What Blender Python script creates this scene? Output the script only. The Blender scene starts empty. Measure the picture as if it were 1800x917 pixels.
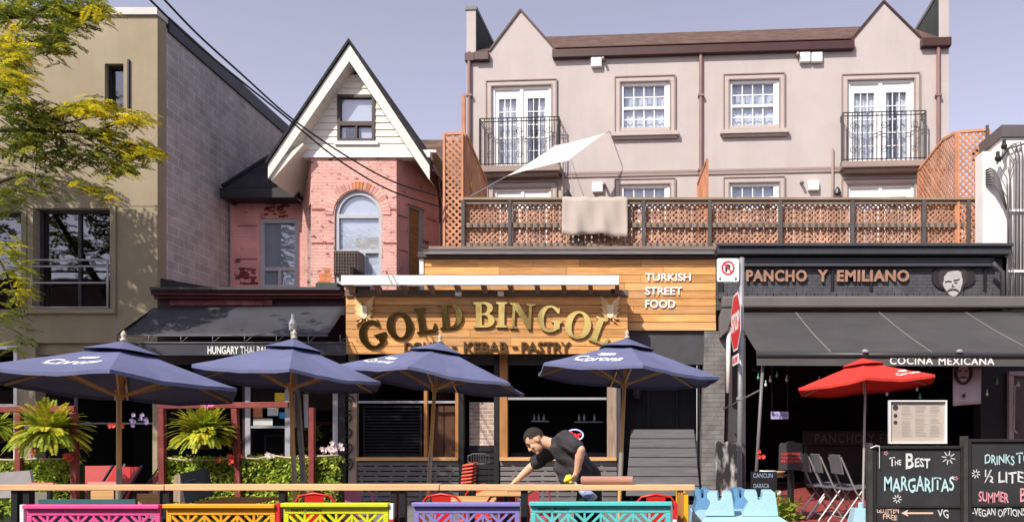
import bpy, bmesh, math, random
from mathutils import Vector, Matrix
import mathutils
R = math.radians
S = bpy.context.scene
COL = S.collection
random.seed(7)

# ------------------------------------------------------------------ camera, sky, sun, exposure
F, CX, HY, EYE = 1350.0, 1110.0, 768.0, 1.6          # the lens in photo pixels and the eye height
cam_d = bpy.data.cameras.new("camera")
cam = bpy.data.objects.new("camera", cam_d)
COL.objects.link(cam)
cam.location = (0, 0, EYE)
cam.rotation_euler = (R(90), 0, 0)
cam_d.sensor_width = 36
cam_d.lens = F / 1800 * 36
cam_d.shift_x = (900 - CX) / 1800
cam_d.shift_y = (HY - 458.5) / 1800
cam_d.clip_end = 2000
S.camera = cam

SUN_AZ, SUN_EL = 33.0, 43.0          # degrees to the viewer's left of straight behind, and up
to_sun = Vector((-math.sin(R(SUN_AZ)) * math.cos(R(SUN_EL)), -math.cos(R(SUN_AZ)) * math.cos(R(SUN_EL)), math.sin(R(SUN_EL))))
world = bpy.data.worlds.new("World")
S.world = world
world.use_nodes = True
wn = world.node_tree
wn.nodes.clear()
sky = wn.nodes.new("ShaderNodeTexSky")
sky.sky_type = 'NISHITA'
sky.sun_disc = False
sky.sun_elevation = R(SUN_EL)
sky.sun_rotation = math.atan2(to_sun.x, to_sun.y)
sky.air_density = 1.0
sky.dust_density = 0.8
sky.ozone_density = 2.0
hs = wn.nodes.new("ShaderNodeHueSaturation")
hs.inputs['Saturation'].default_value = 0.55
mx = wn.nodes.new("ShaderNodeMix"); mx.data_type = 'RGBA'; mx.blend_type = 'MULTIPLY'
mx.inputs[0].default_value = 1.0
mx.inputs[7].default_value = (1.12, 0.985, 1.03, 1)
bg = wn.nodes.new("ShaderNodeBackground")
bg.inputs['Strength'].default_value = 0.15
wo = wn.nodes.new("ShaderNodeOutputWorld")
wn.links.new(sky.outputs[0], hs.inputs['Color'])
wn.links.new(hs.outputs[0], mx.inputs[6])
wn.links.new(mx.outputs[2], bg.inputs['Color'])
wn.links.new(bg.outputs[0], wo.inputs['Surface'])

sun_d = bpy.data.lights.new("sun", 'SUN')
sun_d.energy = 4.4
sun_d.angle = R(0.5)
sun_d.color = (1.0, 0.93, 0.83)
sun = bpy.data.objects.new("sun", sun_d)
COL.objects.link(sun)
sun.rotation_euler = to_sun.to_track_quat('Z', 'Y').to_euler()
sun.location = (-20, -30, 40)

S.view_settings.view_transform = 'Standard'
S.view_settings.look = 'None'
S.view_settings.exposure = 0.35
S.view_settings.gamma = 1.0
S.view_settings.use_curve_mapping = False
S.cycles.max_bounces = 8
S.cycles.transparent_max_bounces = 12

# ------------------------------------------------------------------ materials
MATS = {}
def lin(r, g, b):
    f = lambda c: (c / 255 / 12.92) if c / 255 <= 0.04045 else ((c / 255 + 0.055) / 1.055) ** 2.4
    return (f(r), f(g), f(b))

def M(name, col, rough=0.75, var=0.12, scale=3.0, bump=0.08, bscale=60.0, metal=0.0, stretch=(1, 1, 1),
      island=0.0, spec=0.35, grime=0.0, grime_scale=0.8, grime_col=None, grime_stretch=(1, 1, 1), sheen=0.0, transl=0.0, coat=0.0, emit=0.0):
    if name in MATS: return MATS[name]
    m = bpy.data.materials.new(name); m.use_nodes = True
    nt = m.node_tree; N = nt.nodes; L = nt.links
    p = N['Principled BSDF']
    tc = N.new('ShaderNodeTexCoord')
    mp = N.new('ShaderNodeMapping'); mp.inputs['Scale'].default_value = stretch
    L.new(tc.outputs['Object'], mp.inputs[0])
    ns = N.new('ShaderNodeTexNoise'); ns.inputs['Scale'].default_value = scale; ns.inputs['Detail'].default_value = 6
    ns.inputs['Roughness'].default_value = 0.62
    L.new(mp.outputs[0], ns.inputs['Vector'])
    mr = N.new('ShaderNodeMapRange'); mr.inputs[1].default_value = 0.3; mr.inputs[2].default_value = 0.7
    mr.inputs[3].default_value = 1 - var; mr.inputs[4].default_value = 1 + var
    L.new(ns.outputs[0], mr.inputs[0])
    fac = mr.outputs[0]
    if island:
        ge = N.new('ShaderNodeNewGeometry')
        m2 = N.new('ShaderNodeMapRange'); m2.inputs[3].default_value = 1 - island; m2.inputs[4].default_value = 1 + island
        L.new(ge.outputs['Random Per Island'], m2.inputs[0])
        mu = N.new('ShaderNodeMath'); mu.operation = 'MULTIPLY'
        L.new(fac, mu.inputs[0]); L.new(m2.outputs[0], mu.inputs[1]); fac = mu.outputs[0]
    vm = N.new('ShaderNodeVectorMath'); vm.operation = 'SCALE'
    vm.inputs[0].default_value = col
    L.new(fac, vm.inputs['Scale'])
    c = vm.outputs[0]
    if grime:
        n3 = N.new('ShaderNodeTexNoise'); n3.inputs['Scale'].default_value = grime_scale; n3.inputs['Detail'].default_value = 9
        n3.inputs['Roughness'].default_value = 0.7
        mg = N.new('ShaderNodeMapping'); mg.inputs['Scale'].default_value = grime_stretch; L.new(tc.outputs['Object'], mg.inputs[0]); L.new(mg.outputs[0], n3.inputs['Vector'])
        m3 = N.new('ShaderNodeMapRange'); m3.inputs[1].default_value = 0.48; m3.inputs[2].default_value = 0.72
        m3.inputs[3].default_value = 0; m3.inputs[4].default_value = grime
        L.new(n3.outputs[0], m3.inputs[0])
        g = N.new('ShaderNodeMix'); g.data_type = 'RGBA'
        L.new(m3.outputs[0], g.inputs[0]); L.new(c, g.inputs[6])
        gc = grime_col or tuple(x * 0.45 for x in col)
        g.inputs[7].default_value = (*gc, 1)
        c = g.outputs[2]
    L.new(c, p.inputs['Base Color'])
    p.inputs['Roughness'].default_value = rough
    p.inputs['Metallic'].default_value = metal
    p.inputs['Specular IOR Level'].default_value = spec
    if coat: p.inputs['Coat Weight'].default_value = coat; p.inputs['Coat Roughness'].default_value = 0.1
    if sheen: p.inputs['Sheen Weight'].default_value = sheen; p.inputs['Sheen Roughness'].default_value = 0.5
    if emit:
        p.inputs['Emission Strength'].default_value = emit
        p.inputs['Emission Color'].default_value = (*col, 1)
    if bump:
        nb = N.new('ShaderNodeTexNoise'); nb.inputs['Scale'].default_value = bscale; nb.inputs['Detail'].default_value = 4
        L.new(mp.outputs[0], nb.inputs['Vector'])
        bp = N.new('ShaderNodeBump'); bp.inputs['Strength'].default_value = min(1, bump * 3); bp.inputs['Distance'].default_value = 0.01
        L.new(nb.outputs[0], bp.inputs['Height']); L.new(bp.outputs[0], p.inputs['Normal'])
    if transl:
        tr = N.new('ShaderNodeBsdfTranslucent'); L.new(c, tr.inputs[0])
        ms = N.new('ShaderNodeMixShader'); ms.inputs[0].default_value = transl
        L.new(p.outputs[0], ms.inputs[1]); L.new(tr.outputs[0], ms.inputs[2])
        L.new(ms.outputs[0], N['Material Output'].inputs[0])
    MATS[name] = m
    return m

def brick_mat(name, c1, c2, mortar, bw=0.22, bh=0.075, msize=0.012, rough=0.85, peel=None, peel_lo=0.55, peel_hi=0.6, peel_scale=1.6, bump=0.6, var=0.15):
    m = bpy.data.materials.new(name); m.use_nodes = True
    nt = m.node_tree; N = nt.nodes; L = nt.links
    p = N['Principled BSDF']; p.inputs['Roughness'].default_value = rough; p.inputs['Specular IOR Level'].default_value = 0.25
    tc = N.new('ShaderNodeTexCoord'); sx = N.new('ShaderNodeSeparateXYZ'); L.new(tc.outputs['Object'], sx.inputs[0])
    ad = N.new('ShaderNodeMath'); L.new(sx.outputs[0], ad.inputs[0]); L.new(sx.outputs[1], ad.inputs[1])
    cb = N.new('ShaderNodeCombineXYZ'); L.new(ad.outputs[0], cb.inputs[0]); L.new(sx.outputs[2], cb.inputs[1])
    br = N.new('ShaderNodeTexBrick'); L.new(cb.outputs[0], br.inputs['Vector'])
    br.inputs['Scale'].default_value = 1.0
    br.inputs['Brick Width'].default_value = bw; br.inputs['Row Height'].default_value = bh
    br.inputs['Mortar Size'].default_value = msize; br.inputs['Mortar Smooth'].default_value = 0.3
    br.inputs['Color1'].default_value = (*c1, 1); br.inputs['Color2'].default_value = (*c2, 1); br.inputs['Mortar'].default_value = (*mortar, 1)
    ns = N.new('ShaderNodeTexNoise'); ns.inputs['Scale'].default_value = 2.5; ns.inputs['Detail'].default_value = 8
    L.new(tc.outputs['Object'], ns.inputs['Vector'])
    mr = N.new('ShaderNodeMapRange'); mr.inputs[1].default_value = .3; mr.inputs[2].default_value = .7
    mr.inputs[3].default_value = 1 - var; mr.inputs[4].default_value = 1 + var
    L.new(ns.outputs[0], mr.inputs[0])
    vm = N.new('ShaderNodeVectorMath'); vm.operation = 'SCALE'; L.new(br.outputs[0], vm.inputs[0]); L.new(mr.outputs[0], vm.inputs['Scale'])
    c = vm.outputs[0]
    if peel:
        n2 = N.new('ShaderNodeTexNoise'); n2.inputs['Scale'].default_value = peel_scale; n2.inputs['Detail'].default_value = 10; n2.inputs['Roughness'].default_value = 0.72
        mp = N.new('ShaderNodeMapping'); mp.inputs['Scale'].default_value = (1, 1, 1.7); mp.inputs['Location'].default_value = (3.1, 0, 1.7)
        L.new(tc.outputs['Object'], mp.inputs[0]); L.new(mp.outputs[0], n2.inputs['Vector'])
        m2 = N.new('ShaderNodeMapRange'); m2.inputs[1].default_value = peel_lo; m2.inputs[2].default_value = peel_hi
        L.new(n2.outputs[0], m2.inputs[0])
        mx = N.new('ShaderNodeMix'); mx.data_type = 'RGBA'; L.new(m2.outputs[0], mx.inputs[0]); L.new(c, mx.inputs[6])
        b2 = N.new('ShaderNodeTexBrick'); L.new(cb.outputs[0], b2.inputs['Vector'])
        b2.inputs['Scale'].default_value = 1.0; b2.inputs['Brick Width'].default_value = bw; b2.inputs['Row Height'].default_value = bh
        b2.inputs['Mortar Size'].default_value = msize
        b2.inputs['Color1'].default_value = (*peel, 1); b2.inputs['Color2'].default_value = (peel[0] * .5, peel[1] * .45, peel[2] * .5, 1)
        b2.inputs['Mortar'].default_value = (peel[0] * .8, peel[1] * 1.6, peel[2] * 1.9, 1)
        L.new(b2.outputs[0], mx.inputs[7]); c = mx.outputs[2]
    L.new(c, p.inputs['Base Color'])
    bp = N.new('ShaderNodeBump'); bp.inputs['Strength'].default_value = bump; bp.inputs['Distance'].default_value = 0.012; bp.invert = True
    nf = N.new('ShaderNodeTexNoise'); nf.inputs['Scale'].default_value = 45; L.new(tc.outputs['Object'], nf.inputs['Vector'])
    sm = N.new('ShaderNodeMath'); sm.operation = 'MULTIPLY_ADD'; sm.inputs[1].default_value = -0.5
    L.new(nf.outputs[0], sm.inputs[0]); L.new(br.outputs['Fac'], sm.inputs[2])
    L.new(sm.outputs[0], bp.inputs['Height']); L.new(bp.outputs[0], p.inputs['Normal'])
    MATS[name] = m
    return m

def glass_mat(name, tint=(0.9, 0.93, 0.95), refl=0.07):
    m = bpy.data.materials.new(name); m.use_nodes = True
    nt = m.node_tree; N = nt.nodes; L = nt.links
    N.remove(N['Principled BSDF'])
    t = N.new('ShaderNodeBsdfTransparent'); t.inputs[0].default_value = (*tint, 1)
    g = N.new('ShaderNodeBsdfGlossy'); g.inputs['Roughness'].default_value = 0.02; g.inputs[0].default_value = (0.9, 0.92, 1, 1)
    lw = N.new('ShaderNodeLayerWeight'); lw.inputs[0].default_value = 0.18
    tc = N.new('ShaderNodeTexCoord'); ns = N.new('ShaderNodeTexNoise'); ns.inputs['Scale'].default_value = 1.4
    bp = N.new('ShaderNodeBump'); bp.inputs['Strength'].default_value = 0.02; bp.inputs['Distance'].default_value = 0.03
    L.new(tc.outputs['Object'], ns.inputs[0]); L.new(ns.outputs[0], bp.inputs['Height']); L.new(bp.outputs[0], g.inputs['Normal'])
    ma = N.new('ShaderNodeMath'); ma.operation = 'ADD'; ma.inputs[1].default_value = refl; L.new(lw.outputs['Fresnel'], ma.inputs[0])
    ms = N.new('ShaderNodeMixShader'); L.new(ma.outputs[0], ms.inputs[0]); L.new(t.outputs[0], ms.inputs[1]); L.new(g.outputs[0], ms.inputs[2])
    L.new(ms.outputs[0], N['Material Output'].inputs[0])
    MATS[name] = m
    return m

# ------------------------------------------------------------------ mesh building
def W(px, py, D):
    return Vector(((px - CX) / F * D, D, EYE + (HY - py) / F * D))
def XX(px, D): return (px - CX) / F * D
def ZZ(py, D): return EYE + (HY - py) / F * D

class MB:
    def __init__(s): s.v = []; s.f = []
    def add(s, vs, fs):
        o = len(s.v); s.v += [Vector(v) for v in vs]; s.f += [tuple(i + o for i in f) for f in fs]; return s
    def poly(s, *pts): return s.add(pts, [tuple(range(len(pts)))])
    def hexa(s, p):          # p: 4 points of one face then the 4 opposite
        return s.add(p, [(0, 1, 2, 3), (7, 6, 5, 4), (0, 4, 5, 1), (1, 5, 6, 2), (2, 6, 7, 3), (3, 7, 4, 0)])
    def box(s, x0, x1, y0, y1, z0, z1):
        return s.hexa([(x0, y0, z0), (x1, y0, z0), (x1, y0, z1), (x0, y0, z1), (x0, y1, z0), (x1, y1, z0), (x1, y1, z1), (x0, y1, z1)])
    def prism(s, pts, ext):
        n = len(pts); e = Vector(ext); a = [Vector(p) for p in pts]
        vs = a + [p + e for p in a]
        fs = [tuple(range(n)), tuple(range(2 * n - 1, n - 1, -1))] + [(i, i + n, (i + 1) % n + n, (i + 1) % n) for i in range(n)]
        return s.add(vs, fs)
    def bar(s, a, b, w, h, up=(0, 0, 1)):      # rectangular bar between two points
        a = Vector(a); b = Vector(b); d = (b - a).normalized(); u = Vector(up)
        if abs(d.dot(u)) > 0.98: u = Vector((0, 1, 0))
        x = d.cross(u).normalized(); y = x.cross(d).normalized()
        q = [x * w / 2 * i + y * h / 2 * j for i, j in ((-1, -1), (1, -1), (1, 1), (-1, 1))]
        return s.hexa([a + k for k in q] + [b + k for k in q])
    def tube(s, pts, r, n=8, cap=True, closed=False):
        pts = [Vector(p) for p in pts]; k = len(pts)
        rs = r if isinstance(r, (list, tuple)) else [r] * k
        rings = []; prev = None
        for i, p in enumerate(pts):
            d = (pts[min(i + 1, k - 1)] - pts[max(i - 1, 0)]) if not closed else (pts[(i + 1) % k] - pts[i - 1])
            if d.length < 1e-9: d = Vector((0, 0, 1))
            d.normalize()
            if prev is None:
                u = Vector((0, 0, 1)) if abs(d.z) < 0.9 else Vector((1, 0, 0))
                x = d.cross(u).normalized()
            else:
                x = (prev - d * prev.dot(d))
                x = x.normalized() if x.length > 1e-6 else d.orthogonal().normalized()
            prev = x; y = d.cross(x)
            rings.append([p + (x * math.cos(t) + y * math.sin(t)) * rs[i] for t in [2 * math.pi * j / n for j in range(n)]])
        vs = [v for g in rings for v in g]; fs = []
        for i in range(k if closed else k - 1):
            a = i * n; b = ((i + 1) % k) * n
            fs += [(a + j, a + (j + 1) % n, b + (j + 1) % n, b + j) for j in range(n)]
        if cap and not closed: fs += [tuple(range(n - 1, -1, -1)), tuple((k - 1) * n + j for j in range(n))]
        return s.add(vs, fs)
    def lathe(s, c, prof, n=16, axis=(0, 0, 1)):     # prof: (radius, height) along axis from c
        ax = Vector(axis).normalized(); c = Vector(c)
        x = ax.orthogonal().normalized(); y = ax.cross(x)
        vs = []
        for r, h in prof:
            vs += [c + ax * h + (x * math.cos(2 * math.pi * j / n) + y * math.sin(2 * math.pi * j / n)) * max(r, 1e-4) for j in range(n)]
        fs = []
        for i in range(len(prof) - 1):
            fs += [(i * n + j, i * n + (j + 1) % n, (i + 1) * n + (j + 1) % n, (i + 1) * n + j) for j in range(n)]
        fs += [tuple(range(n - 1, -1, -1)), tuple((len(prof) - 1) * n + j for j in range(n))]
        return s.add(vs, fs)
    def ell(s, c, rx, ry, rz, nu=14, nv=9, rot=None):
        c = Vector(c); vs = []; fs = []
        for i in range(nv + 1):
            ph = math.pi * i / nv
            for j in range(nu):
                th = 2 * math.pi * j / nu
                q = Vector((rx * math.sin(ph) * math.cos(th), ry * math.sin(ph) * math.sin(th), rz * math.cos(ph)))
                if rot: q = rot @ q
                vs.append(c + q)
        for i in range(nv):
            fs += [(i * nu + j, i * nu + (j + 1) % nu, (i + 1) * nu + (j + 1) % nu, (i + 1) * nu + j) for j in range(nu)]
        return s.add(vs, fs)
    def xf(s, m, start=0):
        s.v[start:] = [m @ v for v in s.v[start:]]; return s
    def build(s, name, mat, parent=None, smooth=False, bevel=0.0, recalc=True, solid=0.0, merge=True):
        base = BASE.get(parent, Vector((0, 0, 0))) if parent else Vector((0, 0, 0))
        me = bpy.data.meshes.new(name)
        me.from_pydata([v - base for v in s.v], [], s.f)
        bm = bmesh.new(); bm.from_mesh(me)
        if merge: bmesh.ops.remove_doubles(bm, verts=bm.verts, dist=1e-5)
        if recalc: bmesh.ops.recalc_face_normals(bm, faces=bm.faces)
        bm.to_mesh(me); bm.free()
        if smooth:
            for q in me.polygons: q.use_smooth = True
        if mat: me.materials.append(mat)
        o = bpy.data.objects.new(name, me); COL.objects.link(o)
        if parent: o.parent = parent; BASE[o] = base
        if smooth == 'auto':
            pass
        if bevel:
            b = o.modifiers.new("bevel", 'BEVEL'); b.width = bevel; b.segments = 2; b.limit_method = 'ANGLE'
        if solid:
            b = o.modifiers.new("solid", 'SOLIDIFY'); b.thickness = solid; b.offset = 0
        return o
    def build_each(s, name, mat, parent=None, **k):
        """every loose piece becomes a part of its own"""
        up = list(range(len(s.v)))
        def root(i):
            while up[i] != i: up[i] = up[up[i]]; i = up[i]
            return i
        for f in s.f:
            for j in f[1:]: up[root(j)] = root(f[0])
        grp = {}
        for f in s.f: grp.setdefault(root(f[0]), []).append(f)
        o = None
        for fs in grp.values():
            ids = sorted({i for f in fs for i in f}); ix = {i: n for n, i in enumerate(ids)}
            q = MB(); q.v = [s.v[i] for i in ids]; q.f = [tuple(ix[i] for i in f) for f in fs]; o = q.build(name, mat, parent, **k)
        return o
BASE = {}
def thing(name, label, cat, loc, group=None, kind=None):
    o = bpy.data.objects.new(name, None); COL.objects.link(o)
    o.location = loc; o.empty_display_size = 0.1
    BASE[o] = Vector(loc)
    o['label'] = label; o['category'] = cat
    if group: o['group'] = group
    if kind: o['kind'] = kind
    return o
def solo(name, mb, mat, label, cat, group=None, kind=None, **kw):
    lo = [min(v[i] for v in mb.v) for i in range(3)]; hi = [max(v[i] for v in mb.v) for i in range(3)]
    c = Vector(((lo[0] + hi[0]) / 2, (lo[1] + hi[1]) / 2, lo[2]))
    mb.v = [v - c for v in mb.v]
    o = mb.build(name, mat, None, **kw); o.location = c
    BASE[o] = c
    o['label'] = label; o['category'] = cat
    if group: o['group'] = group
    if kind: o['kind'] = kind
    return o
def struct(name, mb, mat, label=None, **kw):
    o = mb.build(name, mat, None, **kw); o['kind'] = 'structure'
    if label: o['label'] = label
    return o
def kids(o): return [c for c in COL.objects if c.parent == o]
def copy_tree(o, delta, label=None):
    d = Vector(delta)
    def rec(q, par):
        c = q.copy(); COL.objects.link(c)
        if par: c.parent = par
        for k in [x for x in list(COL.objects) if x.parent == q]: rec(k, c)
        return c
    r = rec(o, None); r.location = Vector(o.location) + d
    if label: r['label'] = label
    return r

class Pl:
    """An upright wall plane Y = D0 + m X; offsets run towards the street."""
    def __init__(s, D0, m=0.0):
        s.D0 = D0; s.m = m; n = math.hypot(1, m); s.n = Vector((m / n, -1 / n, 0)); s.t = Vector((1 / n, m / n, 0))
    def D(s, px): return s.D0 / (1 - s.m * (px - CX) / F)
    def X(s, px): return (px - CX) / F * s.D(px)
    def Z(s, px, py): return EYE + (HY - py) / F * s.D(px)
    def at(s, X, Z, off=0.0): return Vector((X, s.D0 + s.m * X, Z)) + s.n * off
    def pt(s, px, py, off=0.0): return s.at(s.X(px), s.Z(px, py), off)
    def rect(s, px0, py0, px1, py1):
        pm = (px0 + px1) / 2
        return s.X(px0), s.Z(pm, py1), s.X(px1), s.Z(pm, py0)      # x0, z0, x1, z1
    def boxw(s, mb, x0, z0, x1, z1, o0, o1):
        a = [s.at(x, z, o1) for x, z in ((x0, z0), (x1, z0), (x1, z1), (x0, z1))]
        b = [s.at(x, z, o0) for x, z in ((x0, z0), (x1, z0), (x1, z1), (x0, z1))]
        return mb.hexa(a + b)
    def box(s, mb, px0, py0, px1, py1, o0, o1):
        return s.boxw(mb, *s.rect(px0, py0, px1, py1), o0, o1)
    def prism(s, mb, pxy, o0, o1):
        return mb.prism([s.pt(x, y, o1) for x, y in pxy], s.n * (o0 - o1))
    def wall(s, mb, rect, holes, depth, o=0.0):
        """front face with real openings and their reveals; rect, holes: world (x0,z0,x1,z1)"""
        xs = sorted({rect[0], rect[2], *[h[0] for h in holes], *[h[2] for h in holes]})
        zs = sorted({rect[1], rect[3], *[h[1] for h in holes], *[h[3] for h in holes]})
        xs = [x for x in xs if rect[0] <= x <= rect[2]]; zs = [z for z in zs if rect[1] <= z <= rect[3]]
        inside = lambda x, z: any(h[0] < x < h[2] and h[1] < z < h[3] for h in holes)
        for i in range(len(xs) - 1):
            for j in range(len(zs) - 1):
                if not inside((xs[i] + xs[i + 1]) / 2, (zs[j] + zs[j + 1]) / 2):
                    for k in (o, o - depth):
                        mb.poly(*[s.at(x, z, k) for x, z in ((xs[i], zs[j]), (xs[i + 1], zs[j]), (xs[i + 1], zs[j + 1]), (xs[i], zs[j + 1]))])
        for h in list(holes) + [rect]:
            c = [(h[0], h[1]), (h[2], h[1]), (h[2], h[3]), (h[0], h[3])]
            for k in range(4):
                a, b = c[k], c[(k + 1) % 4]
                mb.poly(s.at(*a, o), s.at(*b, o), s.at(*b, o - depth), s.at(*a, o - depth))
        return mb

def clip_line(p, d, poly):       # infinite line against convex CCW polygon (u,z)
    t0, t1 = -1e9, 1e9; n = len(poly)
    for i in range(n):
        a = poly[i]; b = poly[(i + 1) % n]
        nx, nz = -(b[1] - a[1]), b[0] - a[0]         # inward for CCW
        den = nx * d[0] + nz * d[1]; num = nx * (a[0] - p[0]) + nz * (a[1] - p[1])
        if abs(den) < 1e-12:
            if num > 0: return None
            continue
        t = num / den
        if den > 0: t0 = max(t0, t)
        else: t1 = min(t1, t)
    return (t0, t1) if t1 - t0 > 1e-4 else None
def lattice(mb, poly, fn, pitch, w, th):
    """two crossed layers of diagonal strips inside a convex polygon; fn(u,z,off) -> point"""
    us = [p[0] for p in poly]; zs = [p[1] for p in poly]
    s2 = math.sqrt(.5)
    for lay, d in ((0, (s2, s2)), (1, (s2, -s2))):
        nrm = (-d[1], d[0]); ks = [p[0] * nrm[0] + p[1] * nrm[1] for p in poly]
        k = min(ks) + pitch * .3
        while k < max(ks):
            p = (nrm[0] * k, nrm[1] * k); c = clip_line(p, d, poly)
            if c and c[1] - c[0] > w:
                a = (p[0] + d[0] * c[0], p[1] + d[1] * c[0]); b = (p[0] + d[0] * c[1], p[1] + d[1] * c[1])
                o0 = lay * th; o1 = o0 + th * .98
                q = lambda pt, sgn, off: fn(pt[0] + nrm[0] * w / 2 * sgn, pt[1] + nrm[1] * w / 2 * sgn, off)
                mb.hexa([q(a, -1, o1), q(b, -1, o1), q(b, 1, o1), q(a, 1, o1), q(a, -1, o0), q(b, -1, o0), q(b, 1, o0), q(a, 1, o0)])
            k += pitch
    return mb

# text as mesh data: list of verts (x, y, z) and faces, centred if wanted
def text_data(s, size=1.0, ext=0.0, align='CENTER', bold=0.0, width=None, space=1.0, shear=0.0, res=3):
    cu = bpy.data.curves.new("tx", 'FONT'); cu.body = s; cu.size = size; cu.extrude = ext; cu.align_x = align; cu.offset = bold
    cu.space_character = space; cu.shear = shear; cu.resolution_u = res
    o = bpy.data.objects.new("tx", cu); COL.objects.link(o)
    dg = bpy.context.evaluated_depsgraph_get()
    me = bpy.data.meshes.new_from_object(o.evaluated_get(dg))
    vs = [v.co.copy() for v in me.vertices]; fs = [tuple(p.vertices) for p in me.polygons]
    bpy.data.objects.remove(o); bpy.data.curves.remove(cu); bpy.data.meshes.remove(me)
    if vs and width:
        w = max(v.x for v in vs) - min(v.x for v in vs); k = width / w
        vs = [Vector((v.x * k, v.y, v.z)) for v in vs]
    return vs, fs
def fit_text(s, w, h, ext, bold=0.0, space=1.0, shear=0.0):
    """text scaled to exactly w x h, lower-left at 0,0"""
    vs, fs = text_data(s, 1.0, 0.1, 'LEFT', bold, None, space, shear)
    x0 = min(v.x for v in vs); x1 = max(v.x for v in vs); y0 = min(v.y for v in vs); y1 = max(v.y for v in vs)
    return [Vector(((v.x - x0) / (x1 - x0) * w, (v.y - y0) / (y1 - y0) * h, v.z / 0.1 * ext)) for v in vs], fs
def wall_text(mb, pl, s, px0, py0, px1, py1, off, th, bold=0.0, space=1.0, rot=0.0, shear=0.0):
    """raised lettering filling a pixel rectangle of a wall plane"""
    x0, z0, x1, z1 = pl.rect(px0, py0, px1, py1)
    vs, fs = fit_text(s, x1 - x0, z1 - z0, th / 2, bold, space, shear)
    c, sn = math.cos(rot), math.sin(rot); cx, cy = (x1 - x0) / 2, (z1 - z0) / 2
    out = []
    for v in vs:
        u, w_ = v.x - cx, v.y - cy
        out.append(pl.at(x0 + cx + u * c - w_ * sn, z0 + cy + u * sn + w_ * c, off + th / 2 + v.z))
    return mb.add(out, fs)
def curve_data(loops, ext, bev=0.0):
    cu = bpy.data.curves.new("gl", 'CURVE'); cu.dimensions = '2D'; cu.fill_mode = 'BOTH'; cu.extrude = ext; cu.bevel_depth = bev
    for lp in loops:
        sp = cu.splines.new('POLY'); sp.points.add(len(lp) - 1); sp.use_cyclic_u = True
        for i, (x, y) in enumerate(lp): sp.points[i].co = (x, y, 0, 1)
    o = bpy.data.objects.new("gl", cu); COL.objects.link(o)
    dg = bpy.context.evaluated_depsgraph_get()
    me = bpy.data.meshes.new_from_object(o.evaluated_get(dg))
    vs = [v.co.copy() for v in me.vertices]; fs = [tuple(p.vertices) for p in me.polygons]
    bpy.data.objects.remove(o); bpy.data.curves.remove(cu); bpy.data.meshes.remove(me)
    return vs, fs

# ------------------------------------------------------------------ shared materials
m_stucco_tan = M("tan_stucco", (0.318, 0.265, 0.178), 0.9, 0.10, 1.2, 0.12, 90, grime=0.4, grime_scale=0.9, grime_col=(0.22, 0.175, 0.115), grime_stretch=(1.3, 1.3, .3))
m_block = brick_mat("concrete_block", (0.46, 0.425, 0.415), (0.39, 0.36, 0.35), (0.66, 0.61, 0.60), 0.42, 0.2, 0.013, bump=1.0, var=0.18)
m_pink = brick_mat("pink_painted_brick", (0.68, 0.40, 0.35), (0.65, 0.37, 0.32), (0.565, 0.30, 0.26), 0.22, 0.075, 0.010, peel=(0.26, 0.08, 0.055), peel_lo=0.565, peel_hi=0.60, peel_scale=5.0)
m_pink_shaded_worn = brick_mat("shaded_worn_pink_brick", (0.62, 0.31, 0.28), (0.58, 0.28, 0.25), (0.54, 0.26, 0.235), 0.22, 0.075, 0.010, peel=(0.22, 0.05, 0.035), peel_lo=0.59, peel_hi=0.62, peel_scale=1.6)  # deeper pink puts the turned side's shade into the paint; peeling is wear
m_orange_brick = brick_mat("bare_orange_brick", (0.55, 0.20, 0.09), (0.40, 0.13, 0.07), (0.5, 0.3, 0.22), 0.1, 0.2, 0.012)
m_siding = M("cream_siding", (0.74, 0.69, 0.60), 0.6, 0.06, 1.5, 0.03, 40)
m_white = M("white_paint", (0.78, 0.76, 0.73), 0.5, 0.06, 2.0, 0.03, 50, grime=0.25, grime_scale=1.5)
m_white_clean = M("white_vinyl", (0.80, 0.80, 0.79), 0.4, 0.03, 2.0, 0.0)
m_mauve = M("mauve_stucco", (0.465, 0.415, 0.395), 0.92, 0.06, 0.9, 0.10, 110, grime=0.45, grime_scale=1.1, grime_col=(0.375, 0.33, 0.312), grime_stretch=(1.6, 1.6, .22))
m_trim = M("taupe_trim", (0.30, 0.235, 0.21), 0.85, 0.06, 2, 0.06, 80)
m_trim_lt = M("pale_taupe_trim", (0.46, 0.395, 0.365), 0.85, 0.06, 2, 0.06, 80)
m_brown_metal = M("brown_gutter", (0.055, 0.022, 0.019), 0.4, 0.1, 2, 0.02, 30)
m_mauve_pipe = M("mauve_downpipe", (0.24, 0.14, 0.13), 0.5, 0.1, 3, 0.02)
m_shingle = brick_mat("brown_shingles", (0.140, 0.086, 0.066), (0.105, 0.064, 0.050), (0.075, 0.047, 0.037), 0.3, 0.10, 0.008, bump=0.5, var=0.3)
m_dark_shingle = brick_mat("black_shingles", (0.035, 0.033, 0.036), (0.025, 0.024, 0.026), (0.012, 0.012, 0.012), 0.3, 0.13, 0.008, var=0.3)
m_black = M("black_paint", (0.014, 0.014, 0.016), 0.5, 0.25, 4, 0.05, 60)
m_black_metal = M("black_metal", (0.018, 0.018, 0.020), 0.35, 0.2, 4, 0.03, 60, spec=0.5)
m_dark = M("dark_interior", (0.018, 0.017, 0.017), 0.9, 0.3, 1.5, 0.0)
m_charcoal = M("charcoal_paint", (0.060, 0.058, 0.062), 0.7, 0.2, 3, 0.08, 60)
m_grey_slat = M("grey_stained_wood", (0.165, 0.150, 0.148), 0.8, 0.25, 3, 0.12, 25, stretch=(1, 1, 14), island=0.22)
m_grey_plank = M("weathered_grey_planks", (0.115, 0.113, 0.116), 0.85, 0.25, 2, 0.15, 22, stretch=(1, 8, 14), island=0.2)
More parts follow.
